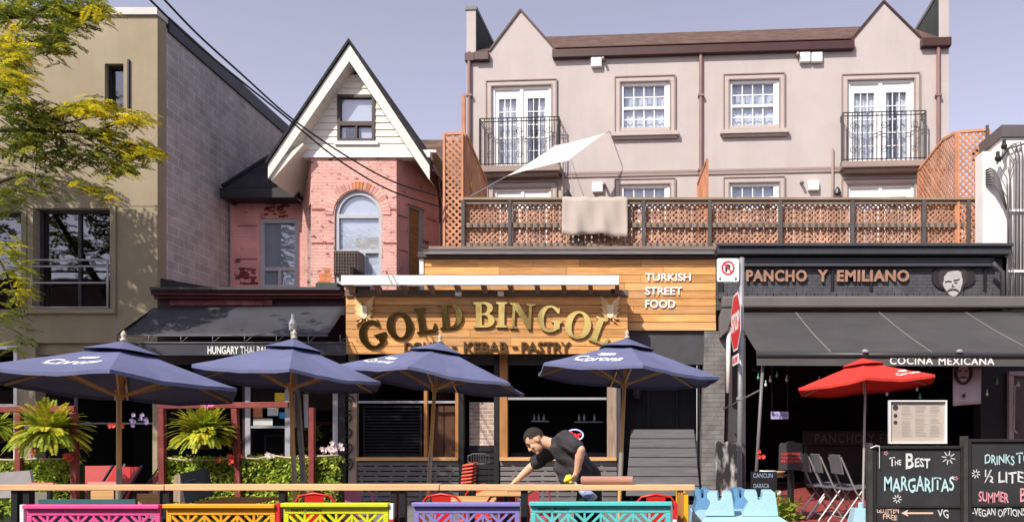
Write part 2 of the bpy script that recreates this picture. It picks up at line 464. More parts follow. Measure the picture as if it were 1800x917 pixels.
m_wood = M("orange_cedar_boards", (0.63, 0.31, 0.10), 0.65, 0.34, 2.4, 0.2, 20, stretch=(0.6, 6, 9), island=0.28, grime=0.6, grime_scale=1.3, grime_col=(0.42, 0.30, 0.19), grime_stretch=(.6, 1, 2))
m_wood_pale = M("pale_pine", (0.62, 0.36, 0.15), 0.6, 0.2, 2.5, 0.08, 20, stretch=(0.5, 8, 8), island=0.12)
m_wood_post = M("amber_post_wood", (0.40, 0.18, 0.055), 0.55, 0.25, 2.5, 0.1, 20, stretch=(8, 8, 0.6), island=0.15)
m_wood_grey = M("weathered_post_wood", (0.30, 0.22, 0.16), 0.8, 0.35, 2.5, 0.15, 20, stretch=(7, 7, 0.7))
m_pole_wood = M("umbrella_pole_wood", (0.72, 0.42, 0.15), 0.4, 0.15, 3, 0.05, 25, stretch=(8, 8, 0.6), coat=0.3)
m_lattice = M("cedar_lattice", (0.47, 0.22, 0.12), 0.8, 0.25, 2.0, 0.1, 40, island=0.18)
m_lattice_dk = M("brown_lattice", (0.45, 0.245, 0.16), 0.85, 0.30, 1.5, 0.1, 40, island=0.25)
m_rail_wood = M("weathered_deck_rail", (0.23, 0.165, 0.12), 0.85, 0.3, 2.0, 0.12, 25, stretch=(0.7, 6, 6), island=0.15)
m_rail_grey = M("grey_deck_post", (0.085, 0.078, 0.078), 0.8, 0.25, 3.0, 0.1, 30)
m_glass = glass_mat("window_glass")
m_glass_dark = glass_mat("dark_window_glass", (0.55, 0.56, 0.58), 0.10)
m_curtain = M("sheer_curtain", (0.80, 0.78, 0.80), 0.9, 0.08, 3, 0.0)
m_blind = M("pale_window_blind", (0.66, 0.66, 0.70), 0.8, 0.06, 2, 0.0)
m_grey_metal = M("galvanised_metal", (0.36, 0.36, 0.37), 0.45, 0.15, 5, 0.03, 40, metal=0.5)
m_alu = M("grey_aluminium_frame", (0.34, 0.34, 0.36), 0.45, 0.08, 4, 0.02)
m_red_wood = M("dark_red_timber", (0.20, 0.035, 0.030), 0.65, 0.3, 3, 0.1, 25, grime=0.4, grime_scale=3, grime_col=(0.36, 0.12, 0.10))
m_red_metal = M("red_powder_coat", (0.62, 0.022, 0.018), 0.35, 0.08, 3, 0.02, spec=0.5)
m_red_seat = M("red_slat_seat", (0.42, 0.018, 0.018), 0.5, 0.15, 3, 0.03)
m_maroon = M("maroon_cornice_paint", (0.085, 0.016, 0.022), 0.6, 0.35, 2, 0.06)
m_navy = M("navy_canvas", (0.130, 0.144, 0.262), 0.9, 0.14, 2.5, 0.12, 250)
m_navy_dk = M("navy_canvas_flap", (0.112, 0.124, 0.23), 0.9, 0.07, 2.5, 0.12, 250)
m_logo = M("white_print", (0.80, 0.80, 0.76), 0.7, 0.03, 2, 0.0)
m_logo_gold = M("gold_print", (0.70, 0.62, 0.30), 0.7, 0.05, 2, 0.0)
m_red_canvas = M("red_canvas", (0.66, 0.050, 0.035), 0.8, 0.08, 2.5, 0.1, 250, transl=0.18)
m_awning = M("charcoal_awning_canvas", (0.060, 0.057, 0.058), 0.85, 0.15, 1.2, 0.1, 250)
m_awning_lt = M("taupe_awning_box", (0.135, 0.122, 0.115), 0.6, 0.08, 1.2, 0.03, 60)
m_awning_blk = M("black_awning_canvas", (0.040, 0.042, 0.052), 0.7, 0.25, 1.5, 0.1, 200)
m_grey_brick = brick_mat("grey_painted_brick", (0.088, 0.090, 0.096), (0.074, 0.076, 0.082), (0.055, 0.056, 0.060), 0.22, 0.075, 0.012, var=0.25)
m_pier = brick_mat("worn_grey_pier_brick", (0.185, 0.175, 0.168), (0.16, 0.152, 0.145), (0.145, 0.137, 0.13), 0.30, 0.10, 0.014, var=0.35)
m_sign_white = M("sign_white", (0.80, 0.80, 0.78), 0.45, 0.03, 2, 0.0)
m_sign_red = M("sign_red", (0.62, 0.02, 0.035), 0.45, 0.04, 2, 0.0)
m_sign_black = M("sign_black", (0.02, 0.02, 0.02), 0.5, 0.04, 2, 0.0)
# ------------------------------------------------------------------ ground
m_asphalt = M("asphalt", (0.055, 0.055, 0.057), 0.9, 0.2, 1.5, 0.2, 120)
m_paving = brick_mat("concrete_paving", (0.20, 0.195, 0.185), (0.18, 0.175, 0.165), (0.11, 0.105, 0.10), 1.5, 1.5, 0.012)
m_kerb = M("kerb_concrete", (0.32, 0.31, 0.29), 0.85, 0.15, 2, 0.1)
mb = MB(); mb.poly((-300, -300, 0), (300, -300, 0), (300, 400, 0), (-300, 400, 0))
struct("road", mb, m_asphalt)
mb = MB(); mb.box(-60, 60, 10.4, 17.2, -0.2, 0.15); struct("pavement", mb, m_paving)
mb = MB(); mb.box(-60, 60, 10.25, 10.398, -0.2, 0.148); struct("kerb", mb, m_kerb, bevel=0.02)
m_deckboard = M("patio_boards", (0.075, 0.06, 0.05), 0.8, 0.3, 2, 0.12, 20, stretch=(0.6, 6, 6), island=0.25)
mb = MB()
y = 7.22
while y < 10.2:
    mb.box(-9.5, 0.66, y, y + 0.138, 0.07, 0.15); y += 0.145
struct("patio_floor", mb, m_deckboard, "low timber patio floor laid over the kerb lane")

# ------------------------------------------------------------------ helpers for facades
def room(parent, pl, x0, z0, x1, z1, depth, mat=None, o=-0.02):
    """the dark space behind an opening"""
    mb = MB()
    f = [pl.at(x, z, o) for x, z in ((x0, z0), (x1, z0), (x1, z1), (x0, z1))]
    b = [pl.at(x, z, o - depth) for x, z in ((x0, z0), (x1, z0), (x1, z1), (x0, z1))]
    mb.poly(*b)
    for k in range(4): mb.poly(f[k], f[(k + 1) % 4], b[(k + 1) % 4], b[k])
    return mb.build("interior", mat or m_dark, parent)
def ring(mb, pl, x0, z0, x1, z1, w, o0, o1):
    pl.boxw(mb, x0, z0, x1, z0 + w, o0, o1); pl.boxw(mb, x0, z1 - w, x1, z1, o0, o1)
    pl.boxw(mb, x0, z0 + w, x0 + w, z1 - w, o0, o1 - 0.002); pl.boxw(mb, x1 - w, z0 + w, x1, z1 - w, o0, o1 - 0.002)
def curtain(pl, x0, z0, x1, z1, o, amp=0.03, per=0.16, gap=None):
    mb = MB(); n = max(8, int((x1 - x0) / 0.03))
    prev = None
    for i in range(n + 1):
        x = x0 + (x1 - x0) * i / n
        off = o + amp * math.sin(x / per * 6.283) + amp * .5 * math.sin(x / per * 2.9 + 1.3)
        cur = (pl.at(x, z0, off), pl.at(x, z1, off * .6 + o * .4))
        if prev and not (gap and gap[0] < x < gap[1]): mb.poly(prev[0], cur[0], cur[1], prev[1])
        prev = cur
    return mb
def planks(mb, pl, px0, py0, px1, py1, rows, o0, o1, lo=1.2, hi=3.2, gap=0.006):
    x0, z0, x1, z1 = pl.rect(px0, py0, px1, py1); h = (z1 - z0) / rows
    for r in range(rows):
        x = x0
        while x < x1 - 0.05:
            x2 = min(x1, x + random.uniform(lo, hi))
            if x1 - x2 < 0.3: x2 = x1
            j = random.uniform(-0.004, 0.004)
            pl.boxw(mb, x + (0.003 if x > x0 else 0), z0 + r * h + gap / 2, x2 - (0.003 if x2 < x1 else 0), z0 + (r + 1) * h - gap / 2, o0, o1 + j)
            x = x2
    return mb

P = Pl(16.9)
# ------------------------------------------------------------------ tan stucco building at the end of the row
bt = thing("commercial_building", "tan stucco building with a grey block side wall behind the leafy tree", "building", (-13.0, 16.9, 0.0))
zt = 10.96; xr = -10.43; x0 = -16.5
h_n = P.rect(184, 112, 217, 196); h_l = P.rect(60, 366, 195, 543); h_p = P.rect(-95, 371, 39, 545)
h_w = P.rect(-75, 608, 31, 872); h_d = (P.X(62), 0.15, P.X(268), P.Z(200, 602))
mb = MB(); P.wall(mb, (x0, 0.1, xr, zt), [h_n, h_l, h_p, h_w, h_d], 0.32)
mb.build("front_wall", m_stucco_tan, bt)
mb = MB()
mb.hexa([(xr, 17.22, 0.1), (xr, 32, 0.1), (xr, 32, zt - 0.01), (xr, 17.22, zt - 0.01), (x0, 17.22, 0.1), (x0, 32, 0.1), (x0, 32, zt - 0.01), (x0, 17.22, zt - 0.01)])
# leave the rooms free: only the block wall, the roof and the back are needed
mb = MB(); mb.box(xr - 0.3, xr - 0.002, 17.22, 32, 0.1, zt - 0.2); mb.build("block_wall", m_block, bt)
mb = MB(); mb.box(x0, xr - 0.31, 17.23, 32, zt - 0.5, zt - 0.25); mb.box(x0, xr - 0.31, 31.7, 31.98, 0.1, zt - 0.52); mb.build("roof", m_charcoal, bt)
mb = MB(); mb.box(x0, xr + 0.03, 16.84, 17.25, zt - 0.10, zt + 0.06); mb.build("front_coping", M("grey_white_coping", (.50, .48, .46), .5, .1, 2, .03), bt, bevel=0.01)
mb = MB(); mb.box(xr - 0.33, xr + 0.05, 17.26, 32, zt - 0.26, zt + 0.07); mb.build("side_coping", M("dark_roof_edge", (0.030, 0.030, 0.038), 0.5, 0.15, 2, 0.03), bt)
mb = MB()                                            # joint grooves are raised thin beads of the render coat
P.box(mb, 205.5, 361, 276, 363, 0.0, 0.006); P.box(mb, 204, 363, 206, 560, 0.0, 0.007)
mb.build("render_bead", M("bead_stucco", (0.22, 0.175, 0.12), 0.9, 0.1, 2, 0.05), bt)
w = MB(); ring(w, P, *h_n, 0.05, -0.22, -0.12); o = w.build("narrow_window", m_black, bt)
mb = MB(); P.boxw(mb, h_n[0] + .05, h_n[1] + .05, h_n[2] - .05, h_n[3] - .05, -0.19, -0.18); mb.build("pane", m_glass, o)
room(bt, P, *h_n, 0.8, o=-0.24)
mb = MB(); P.box(mb, 226, 106, 229, 192, 0.0, 0.05); mb.build("rain_pipe", m_black, bt)
def big_window(hole, mull):
    w = MB(); ring(w, P, *hole, 0.06, -0.26, -0.16)
    for f in mull: x = hole[0] + (hole[2] - hole[0]) * f; P.boxw(w, x - .03, hole[1] + .06, x + .03, hole[3] - .06, -0.25, -0.165)
    o = w.build("window", m_charcoal, bt)
    mb = MB(); P.boxw(mb, hole[0] + .06, hole[1] + .06, hole[2] - .06, hole[3] - .06, -0.215, -0.205); mb.build("pane", m_glass_dark, o)
    mb = MB(); P.boxw(mb, hole[0] - .14, hole[1] - .10, hole[2] + .14, hole[1] - .005, 0.0, 0.10)
    P.boxw(mb, hole[0] - .12, hole[1] - .004, hole[0] - .002, hole[3] + .06, 0.0, 0.035); P.boxw(mb, hole[2] + .002, hole[1] - .004, hole[2] + .12, hole[3] + .06, 0.0, 0.035)
    mb.build("window_trim", m_stucco_tan, o)
    room(bt, P, *hole, 1.6, o=-0.3)
    return o
o = big_window(h_l, (0.52,))
mb = MB()
xa, za, xb, zb = P.rect(58, 458, 194, 541)
for z in (zb, zb - 0.14, zb - 0.50, za): mb.tube([P.at(xa, z, .06), P.at(xb, z, .06)], 0.022, 8)
for x in (xa + .02, xb - .02): mb.tube([P.at(x, za, .06), P.at(x, zb, .06)], 0.022, 8)
mb.build("window_railing", M("bright_steel_rail", (0.42, 0.40, 0.42), 0.35, 0.1, 3, 0.02, metal=0.6), bt, smooth=True)
big_window(h_p, (0.5,))
w = MB(); ring(w, P, *h_w, 0.07, -0.12, 0.03); P.boxw(w, h_w[0] + .07, P.Z(0, 712) - .03, h_w[2] - .07, P.Z(0, 712) + .03, -0.11, 0.02)
o = w.build("shop_window", m_white, bt); mb = MB(); P.boxw(mb, h_w[0] + .07, h_w[1] + .07, h_w[2] - .07, h_w[3] - .07, -0.07, -0.06); mb.build("pane", m_glass_dark, o)
room(bt, P, *h_w, 2.0, o=-0.3)
room(bt, P, *h_d, 3.0, o=-0.3)
mb = MB(); P.boxw(mb, h_d[0], h_d[3] - .25, h_d[2], h_d[3] - .005, -0.3, -0.12); mb.build("door_lintel", m_stucco_tan, bt)
w = MB()
for px in (66, 148): P.box(w, px - 2, 640, px + 2, 872, -1.2, -1.14)
for py in (690, 742): P.box(w, 64, py - 1.5, 260, py + 1.5, -1.19, -1.145)
w.build("shopfront_frame", m_alu, bt)

# ------------------------------------------------------------------ dark red bar front with the black awning
th = thing("bar_building", "single storey dark maroon bar front below a sagging black awning", "building", (-8.4, 16.9, 0.0))
xa, xb = P.X(277) + 0.01, P.X(606)
zr = P.Z(400, 512)
mb = MB()
holes = [(P.X(285), 0.15, P.X(426), P.Z(0, 640)), (P.X(441), 0.15, P.X(502), P.Z(0, 640)), (P.X(514), 0.15, P.X(594), P.Z(0, 640))]
P.wall(mb, (xa, 0.1, xb, zr - 0.02), holes, 0.25); mb.build("front_wall", M("dark_maroon_wall", (0.030, 0.010, 0.014), 0.6, 0.2, 2, 0.05), th)
mb = MB(); mb.box(xa, xb, 16.6, 19.7, zr - 0.018, zr + 0.04); mb.build("roof", m_charcoal, th)
mb = MB(); P.boxw(mb, xa - .02, zr - 0.12, xb, zr + 0.03, 0.001, 0.22); P.boxw(mb, xa, zr - 0.18, xb, zr - 0.122, 0.001, 0.15)
P.boxw(mb, xa - .02, zr - 0.06, xb, zr - 0.03, 0.221, 0.25)
mb.build("cornice", m_maroon, th, bevel=0.008)
mb = MB(); P.box(mb, 300, 522, 480, 537, 0.0, 0.04); mb.build("old_sign_band", M("maroon_sign_board", (0.16, 0.02, 0.03), 0.5, 0.3, 4, 0.02, grime=.6, grime_scale=4, grime_col=(.3, .2, .2)), th)
mb = MB()
mb.prism([W(277, 488, 16.95), W(277, 510, 16.95), W(402, 510, 18.4)], (0, 0.1, 0)); mb.build("wall_flashing", m_black, th)
# awning: sloping canvas on a frame, hipped at its outer end
D1, D0 = 15.75, 16.75
a0, a1 = W(270, 541, D0), W(608, 538, D0); b0, b1 = W(205, 588, D1), W(608, 588, D1)
b1.x = a1.x
mb = MB(); n = 24
def aw(i, j):
    u = i / n; v = j / 8
    p = a0.lerp(a1, u).lerp(b0.lerp(b1, u), v)
    p.z -= 0.045 * math.sin(math.pi * v) * (1 + .5 * math.sin(u * 24)); return p
for i in range(n):
    for j in range(8): mb.poly(aw(i, j), aw(i + 1, j), aw(i + 1, j + 1), aw(i, j + 1))
mb.poly(a0, b0, W(277, 590, D0))
aw_o = mb.build("awning", m_awning_blk, th, smooth=True, solid=0.006)
mb = MB(); mb.hexa([W(206, 602, D1) + Vector((0, 0, 0)), W(608, 602, D1), W(608, 624, D1), W(206, 624, D1), W(206, 602, D1) + Vector((0, .012, 0)), W(608, 602, D1) + Vector((0, .012, 0)), W(608, 624, D1) + Vector((0, .012, 0)), W(206, 624, D1) + Vector((0, .012, 0))])
mb.build("valance", m_awning_blk, aw_o)
mb = MB()
mb.tube([b0 - Vector((0, 0, .02)), b1 - Vector((0, 0, .02))], 0.018, 6); mb.tube([W(206, 602, D1 - .01), W(608, 602, D1 - .01)], 0.016, 6)
for px in (206, 262, 318, 374, 430, 486, 542, 598):
    mb.tube([W(px, 588, D1), W(px, 603, D1)], 0.012, 6)
    mb.tube([W(px, 602, D1), W(px + 14, 590, D1)], 0.008, 6)
    q = W(px, 602, D1); mb.tube([q, Vector((q.x, 16.9, q.z + .15))], 0.012, 6)
mb.build("awning_frame", M("grey_awning_tube", (0.12, 0.12, 0.13), 0.4, 0.1, 3, 0), aw_o, smooth=True)
mb = MB(); PV = Pl(D1 - .004); wall_text(mb, PV, "HUNGARY THAI BAR", 365, 608, 472, 622, 0.0, 0.004, bold=0.02); mb.build("lettering", m_logo, aw_o)
w = MB()
for px in (436, 506, 590): P.box(w, px - 4.5, 640, px + 4.5, 884, -0.1, 0.02)
for px0, px1, pys in ((441, 501, (658, 750)), (511, 585, (658,))):
    for py in pys: P.box(w, px0, py - 2, px1, py + 2, -0.09, 0.01)
o = w.build("window_frame", m_alu, th)
w = MB()
for px0, px1 in ((441, 501), (511, 585)): P.box(w, px0, 642, px1, 880, -0.05, -0.04)
w.build("pane", m_glass_dark, o)
mb = MB(); mb.box(xa, xb, 21, 21.1, 0.1, zr - 0.05); mb.box(xa, xa + .1, 17.2, 21, 0.1, zr - .05); mb.box(xb - .1, xb, 17.2, 21, .1, zr - .05); mb.box(xa, xb, 17.2, 21, .1, .14)
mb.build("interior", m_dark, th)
mb = MB(); P.box(mb, 444, 735, 478, 747, -0.035, -0.03); mb.build("notice", M("paper_white", (.5, .5, .48), .8, .1, 3, 0), th)
for (a, b, c, d, nm, col) in ((444, 716, 460, 733, "orange_notice", (.45, .16, .06)), (469, 712, 488, 730, "pale_notice", (.5, .52, .5)), (482, 690, 505, 705, "yellow_notice", (.75, .5, .04)), (490, 724, 500, 735, "blue_sticker", (.05, .25, .5))):
    mb = MB(); P.box(mb, a, b, c, d, -0.034, -0.028); mb.build(nm, M(nm, col, .7, .1, 4, 0), th)
mb = MB(); x0_, z0_, x1_, z1_ = P.rect(447, 764, 484, 805)
ring(mb, P, x0_, z0_, x1_, z1_, 0.03, -0.5, -0.46); P.boxw(mb, x0_ + .03, z0_ + .2, x1_ - .03, z0_ + .22, -.8, -.47)
o = mb.build("bottle_cooler", m_alu, th)
mb = MB()
for i in range(7):
    x = x0_ + .05 + i * .055; mb.lathe(P.at(x, z0_ + .03, -.6), [(.02, 0), (.02, .1), (.008, .13), (.008, .16)], 8); mb.lathe(P.at(x, z0_ + .23, -.6), [(.02, 0), (.02, .1), (.008, .13), (.008, .16)], 8)
mb.build_each("bottle", M("bottle_glass", (.1, .09, .03), .15, .4, 6, 0, island=.6), o, smooth=True)

# ------------------------------------------------------------------ pink gabled house
ho = thing("gabled_house", "pink painted brick house with a steep white gable and an arched window", "house", (-6.6, 18.3, 0.0))
def wall_curve(mb, pl, loops, o0, o1):
    vs, fs = curve_data(loops, abs(o1 - o0) / 2)
    return mb.add([pl.at(v.x, v.y, (o0 + o1) / 2 + v.z) for v in vs], fs)
PB = Pl(18.3); zb0 = 4.3; zt = 8.46
xl, xrr = PB.X(547), PB.X(697)
ax0, ax1 = PB.X(588), PB.X(671); azb = PB.Z(630, 500); acx = (ax0 + ax1) / 2; ar = (ax1 - ax0) / 2; azs = PB.Z(630, 378)
arch = [(ax0, azb), (ax1, azb)] + [(acx + ar * math.cos(t), azs + ar * 1.04 * math.sin(t)) for t in [math.pi * i / 24 for i in range(25)]]
mb = MB(); wall_curve(mb, PB, [[(xl, zb0), (xrr, zb0), (xrr, zt), (xl, zt)], arch], -0.25, 0.0)
bay = mb.build("bay_front_wall", m_pink, ho)
# brick arch over the window, courses, bare patches
mb = MB()
for i in range(25):
    t0 = math.pi * (i + .06) / 25; t1 = math.pi * (i + .94) / 25
    q = [(acx + r * math.cos(t), azs + r * 1.03 * math.sin(t)) for r, t in ((ar + .03, t0), (ar + .22, t0), (ar + .22, t1), (ar + .03, t1))]
    mb.prism([PB.at(x, z, 0.022) for x, z in q], PB.n * -0.021)
mb.build("brick_arch", M("pink_arch_brick", (0.64, 0.33, 0.28), .85, .2, 5, .1, 40, island=.25), bay)
mb = MB()
for i in (9, 11, 12, 13):
    t0 = math.pi * (i + .1) / 25; t1 = math.pi * (i + .9) / 25
    q = [(acx + r * math.cos(t), azs + r * 1.03 * math.sin(t)) for r, t in ((ar + .05, t0), (ar + .20, t0), (ar + .20, t1), (ar + .05, t1))]
    mb.prism([PB.at(x, z, 0.027) for x, z in q], PB.n * -0.004)
PB.box(mb, 657, 272, 678, 279, 0, .006)
for (a, b, c, d) in ((560, 480, 582, 486), (562, 487, 584, 494), (570, 472, 580, 479), (558, 494, 580, 500)): PB.box(mb, a, b, c, d, 0, .006)
mb.build("bare_brick_patch", M("bare_orange_brick_flat", (0.45, 0.17, 0.07), .85, .3, 8, .1, 40, island=.35), bay)
m_str = M("red_string_course", (0.33, 0.10, 0.085), .85, .3, 5, .1, 40)
mb = MB()
for py in (368, 427):
    PB.box(mb, 548, py - 1.2, 586, py + 1.2, 0.0, 0.016); PB.box(mb, 674, py - 1.2, 696, py + 1.2, 0.0, 0.016)
mb.build_each("string_course", m_str, bay)
# facets either side
PR = Pl(18.3 - 1.94 * xrr, 1.94); PLf = Pl(18.3 + 1.667 * xl, -1.667)
rx1 = xrr + 0.68; lx0 = xl - 0.78
hr = (PR.X(717), zb0 + .3, PR.X(747), PR.Z(730, 362))
mb = MB(); PR.wall(mb, (xrr, zb0, rx1, zt), [hr], 0.2, o=-0.001); fr = mb.build("bay_side_wall", m_pink_shaded_worn, ho)
hl = (PLf.X(540), zb0 + .3, PLf.X(546.5), PLf.Z(543, 362))
mb = MB(); PLf.wall(mb, (lx0, zb0, xl, zt), [hl], 0.2, o=-0.001); fl = mb.build("bay_side_wall", m_pink, ho)
for plx, h, par in ((PR, hr, fr), (PLf, hl, fl)):
    mb = MB(); ring(mb, plx, *h, 0.05, -0.16, -0.06); o = mb.build("side_window", m_alu, par)
mb = MB(); PR.boxw(mb, hr[0] + .03, hr[1] + .03, hr[2] - .03, hr[3] - .03, -0.14, -0.12); mb.build("window_board", M("plywood_brown", (.30, .14, .05), .7, .3, 3, .08, 25, stretch=(1, 1, 5)), fr)
mb = MB(); PLf.boxw(mb, hl[0] + .03, hl[1] + .03, hl[2] - .03, hl[3] - .03, -0.14, -0.12); mb.build("pane", m_blind, fl)
mb = MB()
for py in (380, 440): PR.box(mb, 698, py - 1.2, 716, py + 1.2, 0, .014); PR.box(mb, 749, py + 5, 768, py + 8, 0, .014)
mb.build_each("string_course", m_str, fr)
mb = MB(); mb.box(rx1 - .02, rx1 + .0, 19.62, 27, 0.2, zt - .3); mb.build("side_wall", m_pink_shaded_worn, ho)
# arched window
def arc_loop(r, zlo): return [(acx - r, zlo), (acx + r, zlo)] + [(acx + r * math.cos(t), azs + r * 1.04 * math.sin(t)) for t in [math.pi * i / 24 for i in range(25)]]
mb = MB(); wall_curve(mb, PB, [arc_loop(ar - .002, azb), arc_loop(ar - .09, azb + .09)], -0.16, -0.05)
PB.boxw(mb, ax0 + .09, azs - .06, ax1 - .09, azs + .04, -0.15, -0.055)
zl = PB.Z(630, 441); PB.boxw(mb, ax0 + .09, zl - .04, ax1 - .09, zl + .04, -0.15, -0.055)
PB.boxw(mb, PB.X(637), azb + .09, PB.X(641), zl - .04, -0.15, -0.06)
wf = mb.build("arched_window", M("grey_window_frame", (.42, .43, .47), .5, .06, 3, 0), ho, bevel=.006)
mb = MB(); wall_curve(mb, PB, [arc_loop(ar - .08, azb + .08)], -0.115, -0.105); mb.build("pane", m_glass, wf)
mb = MB(); wall_curve(mb, PB, [arc_loop(ar - .03, azb + .03)], -0.15, -0.14); mb.build("window_blind", m_blind, wf)
mb = MB(); PB.box(mb, 622, 415, 671, 441, -0.139, -0.132); mb.build("cream_window_card", M("cream_card", (.60, .55, .50), .8, .05, 3, 0), wf)  # cream panel just in front of the blind
# wing with the lower window
m_pink_wing = brick_mat("brightened_pink_brick", (0.80, 0.39, 0.36), (0.77, 0.36, 0.33), (0.72, 0.34, 0.31), 0.22, 0.075, 0.010, peel=(0.22, 0.05, 0.035), peel_lo=0.60, peel_hi=0.63, peel_scale=1.6)  # pink paint brightened to make up for the shade on this wing
PW = Pl(19.8)
hw = PW.rect(456, 384, 524, 507)
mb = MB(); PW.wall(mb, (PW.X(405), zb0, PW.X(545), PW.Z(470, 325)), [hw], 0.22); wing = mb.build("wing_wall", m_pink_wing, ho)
mb = MB()
for px0, px1, py in ((418, 452, 397), (418, 452, 455)): PW.box(mb, px0, py - 1, px1, py + 1, 0, .014)
mb.build_each("string_course", m_str, wing)
mb = MB()
for k in range(26):
    px = random.uniform(462, 505); py = random.uniform(352, 379); PW.box(mb, px, py, px + random.uniform(5, 12), py + 3.6, 0, .005 + .0002 * k)
for k in range(34):
    px = random.uniform(418, 446); py = random.uniform(470, 500); PW.box(mb, px, py, px + random.uniform(6, 9), py + 3.6, 0, .005 + .0002 * k)
mb.build("bare_brick_patch", M("bare_dark_brick", (0.20, 0.055, 0.04), .85, .3, 8, .1, 40, island=.45), wing)
mb = MB(); ring(mb, PW, *hw, 0.11, -0.15, -0.03); zz = PW.Z(490, 472); PW.boxw(mb, hw[0] + .11, zz - .05, hw[2] - .11, zz + .05, -.14, -.035)
xm = (hw[0] + hw[2]) / 2; PW.boxw(mb, xm - .04, hw[1] + .11, xm + .04, zz - .05, -.14, -.04)
wf = mb.build("wing_window", MATS["grey_window_frame"], ho, bevel=.006)
mb = MB(); PW.boxw(mb, hw[0] + .1, hw[1] + .1, hw[2] - .1, hw[3] - .1, -.1, -.09); mb.build("pane", m_glass, wf)
mb = MB(); PW.boxw(mb, hw[0], hw[1], hw[2], hw[3], -.135, -.125); mb.build("window_blind", M("blue_grey_blind", (.40, .41, .44), .8, .06, 2, 0), wf)
# black hipped roof of the wing
ye = 19.25; ze = ZZ(331, ye); pk = W(474, 279, 20.7); e0 = Vector((XX(393, ye), ye, ze)); e1 = Vector((XX(527, ye), ye, ze)); e2 = Vector((e0.x, 22.4, ze)); e3 = Vector((pk.x + .8, 22.4, pk.z))
mb = MB(); mb.poly(e0, e1, pk); mb.poly(e0, pk, e3, e2); mb.poly(e1, Vector((e1.x, 20.7, ze + .35)), pk)
mb.build("wing_roof", m_dark_shingle, ho, solid=0.05)
mb = MB(); mb.box(e0.x - .05, e1.x, ye - .09, ye + .03, ze - .26, ze - .02); mb.box(e0.x - .06, e0.x + .06, ye + .031, 22.4, ze - .26, ze - .02); mb.box(e0.x, e1.x, ye + .031, 19.8, ze - .22, ze - .16)
mb.bar(e0 + Vector((0, -.02, .05)), pk + Vector((0, -.02, .05)), .10, .10)
mb.build("wing_gutter", m_black, ho, bevel=.01)
# gable
yg = 17.9; ap = W(614, 70, yg); lf = W(471, 281, yg); rf = W(755, 284, yg); yb = 25.0
mb = MB()
for ft in (lf, rf):
    dn = Vector((0, 0, -.07)); bk = Vector((0, yb - yg, 0))
    ov = (ft - ap).normalized() * .06
    mb.hexa([ap + Vector((0, -.05, .02)), ft + ov + Vector((0, -.05, .02)), ft + ov + dn + Vector((0, -.05, 0)), ap + dn + Vector((0, -.05, 0)), ap + bk + Vector((0, 0, .02)), ft + ov + bk + Vector((0, 0, .02)), ft + ov + dn + bk, ap + dn + bk])
mb.build("gable_roof", m_dark_shingle, ho)
mb = MB()
for ft in (lf, rf):
    d1 = Vector((0, 0, -.105)); d2 = Vector((0, 0, -.50)); bk = Vector((0, .05, 0))
    mb.hexa([ap + d1, ft + d1 * .9, ft + d2 * .86, ap + d2, ap + d1 + bk, ft + d1 * .9 + bk, ft + d2 * .86 + bk, ap + d2 + bk])
mb.build_each("rake_board", M("cream_rake_paint", (.68, .65, .59), .55, .07, 2, .04, 50, grime=.35, grime_scale=2), ho)
mb = MB()
for ft in (lf, rf):
    a = ap + Vector((0, .052, -.50)); b = ft + Vector((0, .052, -.44)); n = 18
    for i in range(n):
        p, q = a.lerp(b, i / n), a.lerp(b, (i + .93) / n); bk = Vector((0, .40, 0)); up = Vector((0, 0, .02))
        mb.hexa([p, q, q + bk, p + bk, p + up, q + up, q + bk + up, p + bk + up])
mb.build("soffit", m_siding, ho)
mb = MB()                                              # boxed eaves beside the bay
mb.hexa([lf + Vector((.05, .06, -.47)), Vector((xl - .05, yg + .06, zt - .03)), Vector((xl - .05, 20.2, zt - .03)), Vector((lf.x + .05, 20.2, lf.z - .47)),
         lf + Vector((.05, .06, -.15)), Vector((xl - .05, yg + .06, zt + .02)), Vector((xl - .05, 20.2, zt + .02)), Vector((lf.x + .05, 20.2, lf.z - .15))])
mb.box(rx1 - .55, rx1 + .25, 18.35, 21, zt - .06, zt + .0)
mb.build_each("eave_box", m_siding, ho)
mb = MB(); mb.bar(rf + Vector((.03, .1, -.12)), rf + Vector((.03, 7, -.12)), .12, .14); mb.tube([rf + Vector((.06, .5, -.2)), rf + Vector((-.12, 1.5, -.6)), rf + Vector((-.12, 1.5, -4))], .04, 8)
mb.build_each("side_gutter", m_brown_metal, ho)
wx0, wz0, wx1, wz1 = PB.rect(596, 170, 659, 249)
mb = MB()
z = PB.Z(614, 277); step = (wz1 + .02 - z) / round((wz1 + .02 - z) / .163)
sl = lambda zz, ft: ap.x + (ft.x - ap.x) * (ap.z - .45 - zz) / (ap.z - ft.z)
while z < ap.z - .7:
    z2 = z + step
    segs = [(max(sl(z, lf), xl - .55), min(sl(z, rf), xrr + .75), max(sl(z2, lf), xl - .55), min(sl(z2, rf), xrr + .75))]
    if z2 > wz0 + .06 and z < wz1 - .01: segs = [(segs[0][0], wx0 - .02, segs[0][2], wx0 - .02), (wx1 + .02, segs[0][1], wx1 + .02, segs[0][3])]
    for a, b, c, d in segs:
        if b - a > .03 and d - c > -.01:
            q = [PB.at(a, z, .055), PB.at(b, z, .055), PB.at(max(d, c), z2, .032), PB.at(c, z2, .032)]
            r = [PB.at(a, z, .005), PB.at(b, z, .005), PB.at(max(d, c), z2, .005), PB.at(c, z2, .005)]
            mb.hexa(q + r)
    z = z2
mb.build("gable_siding", m_siding, ho)
mb = MB(); PB.box(mb, 508, 266, 757, 278, -.2, .062); mb.build("gable_base_trim", m_white, ho)
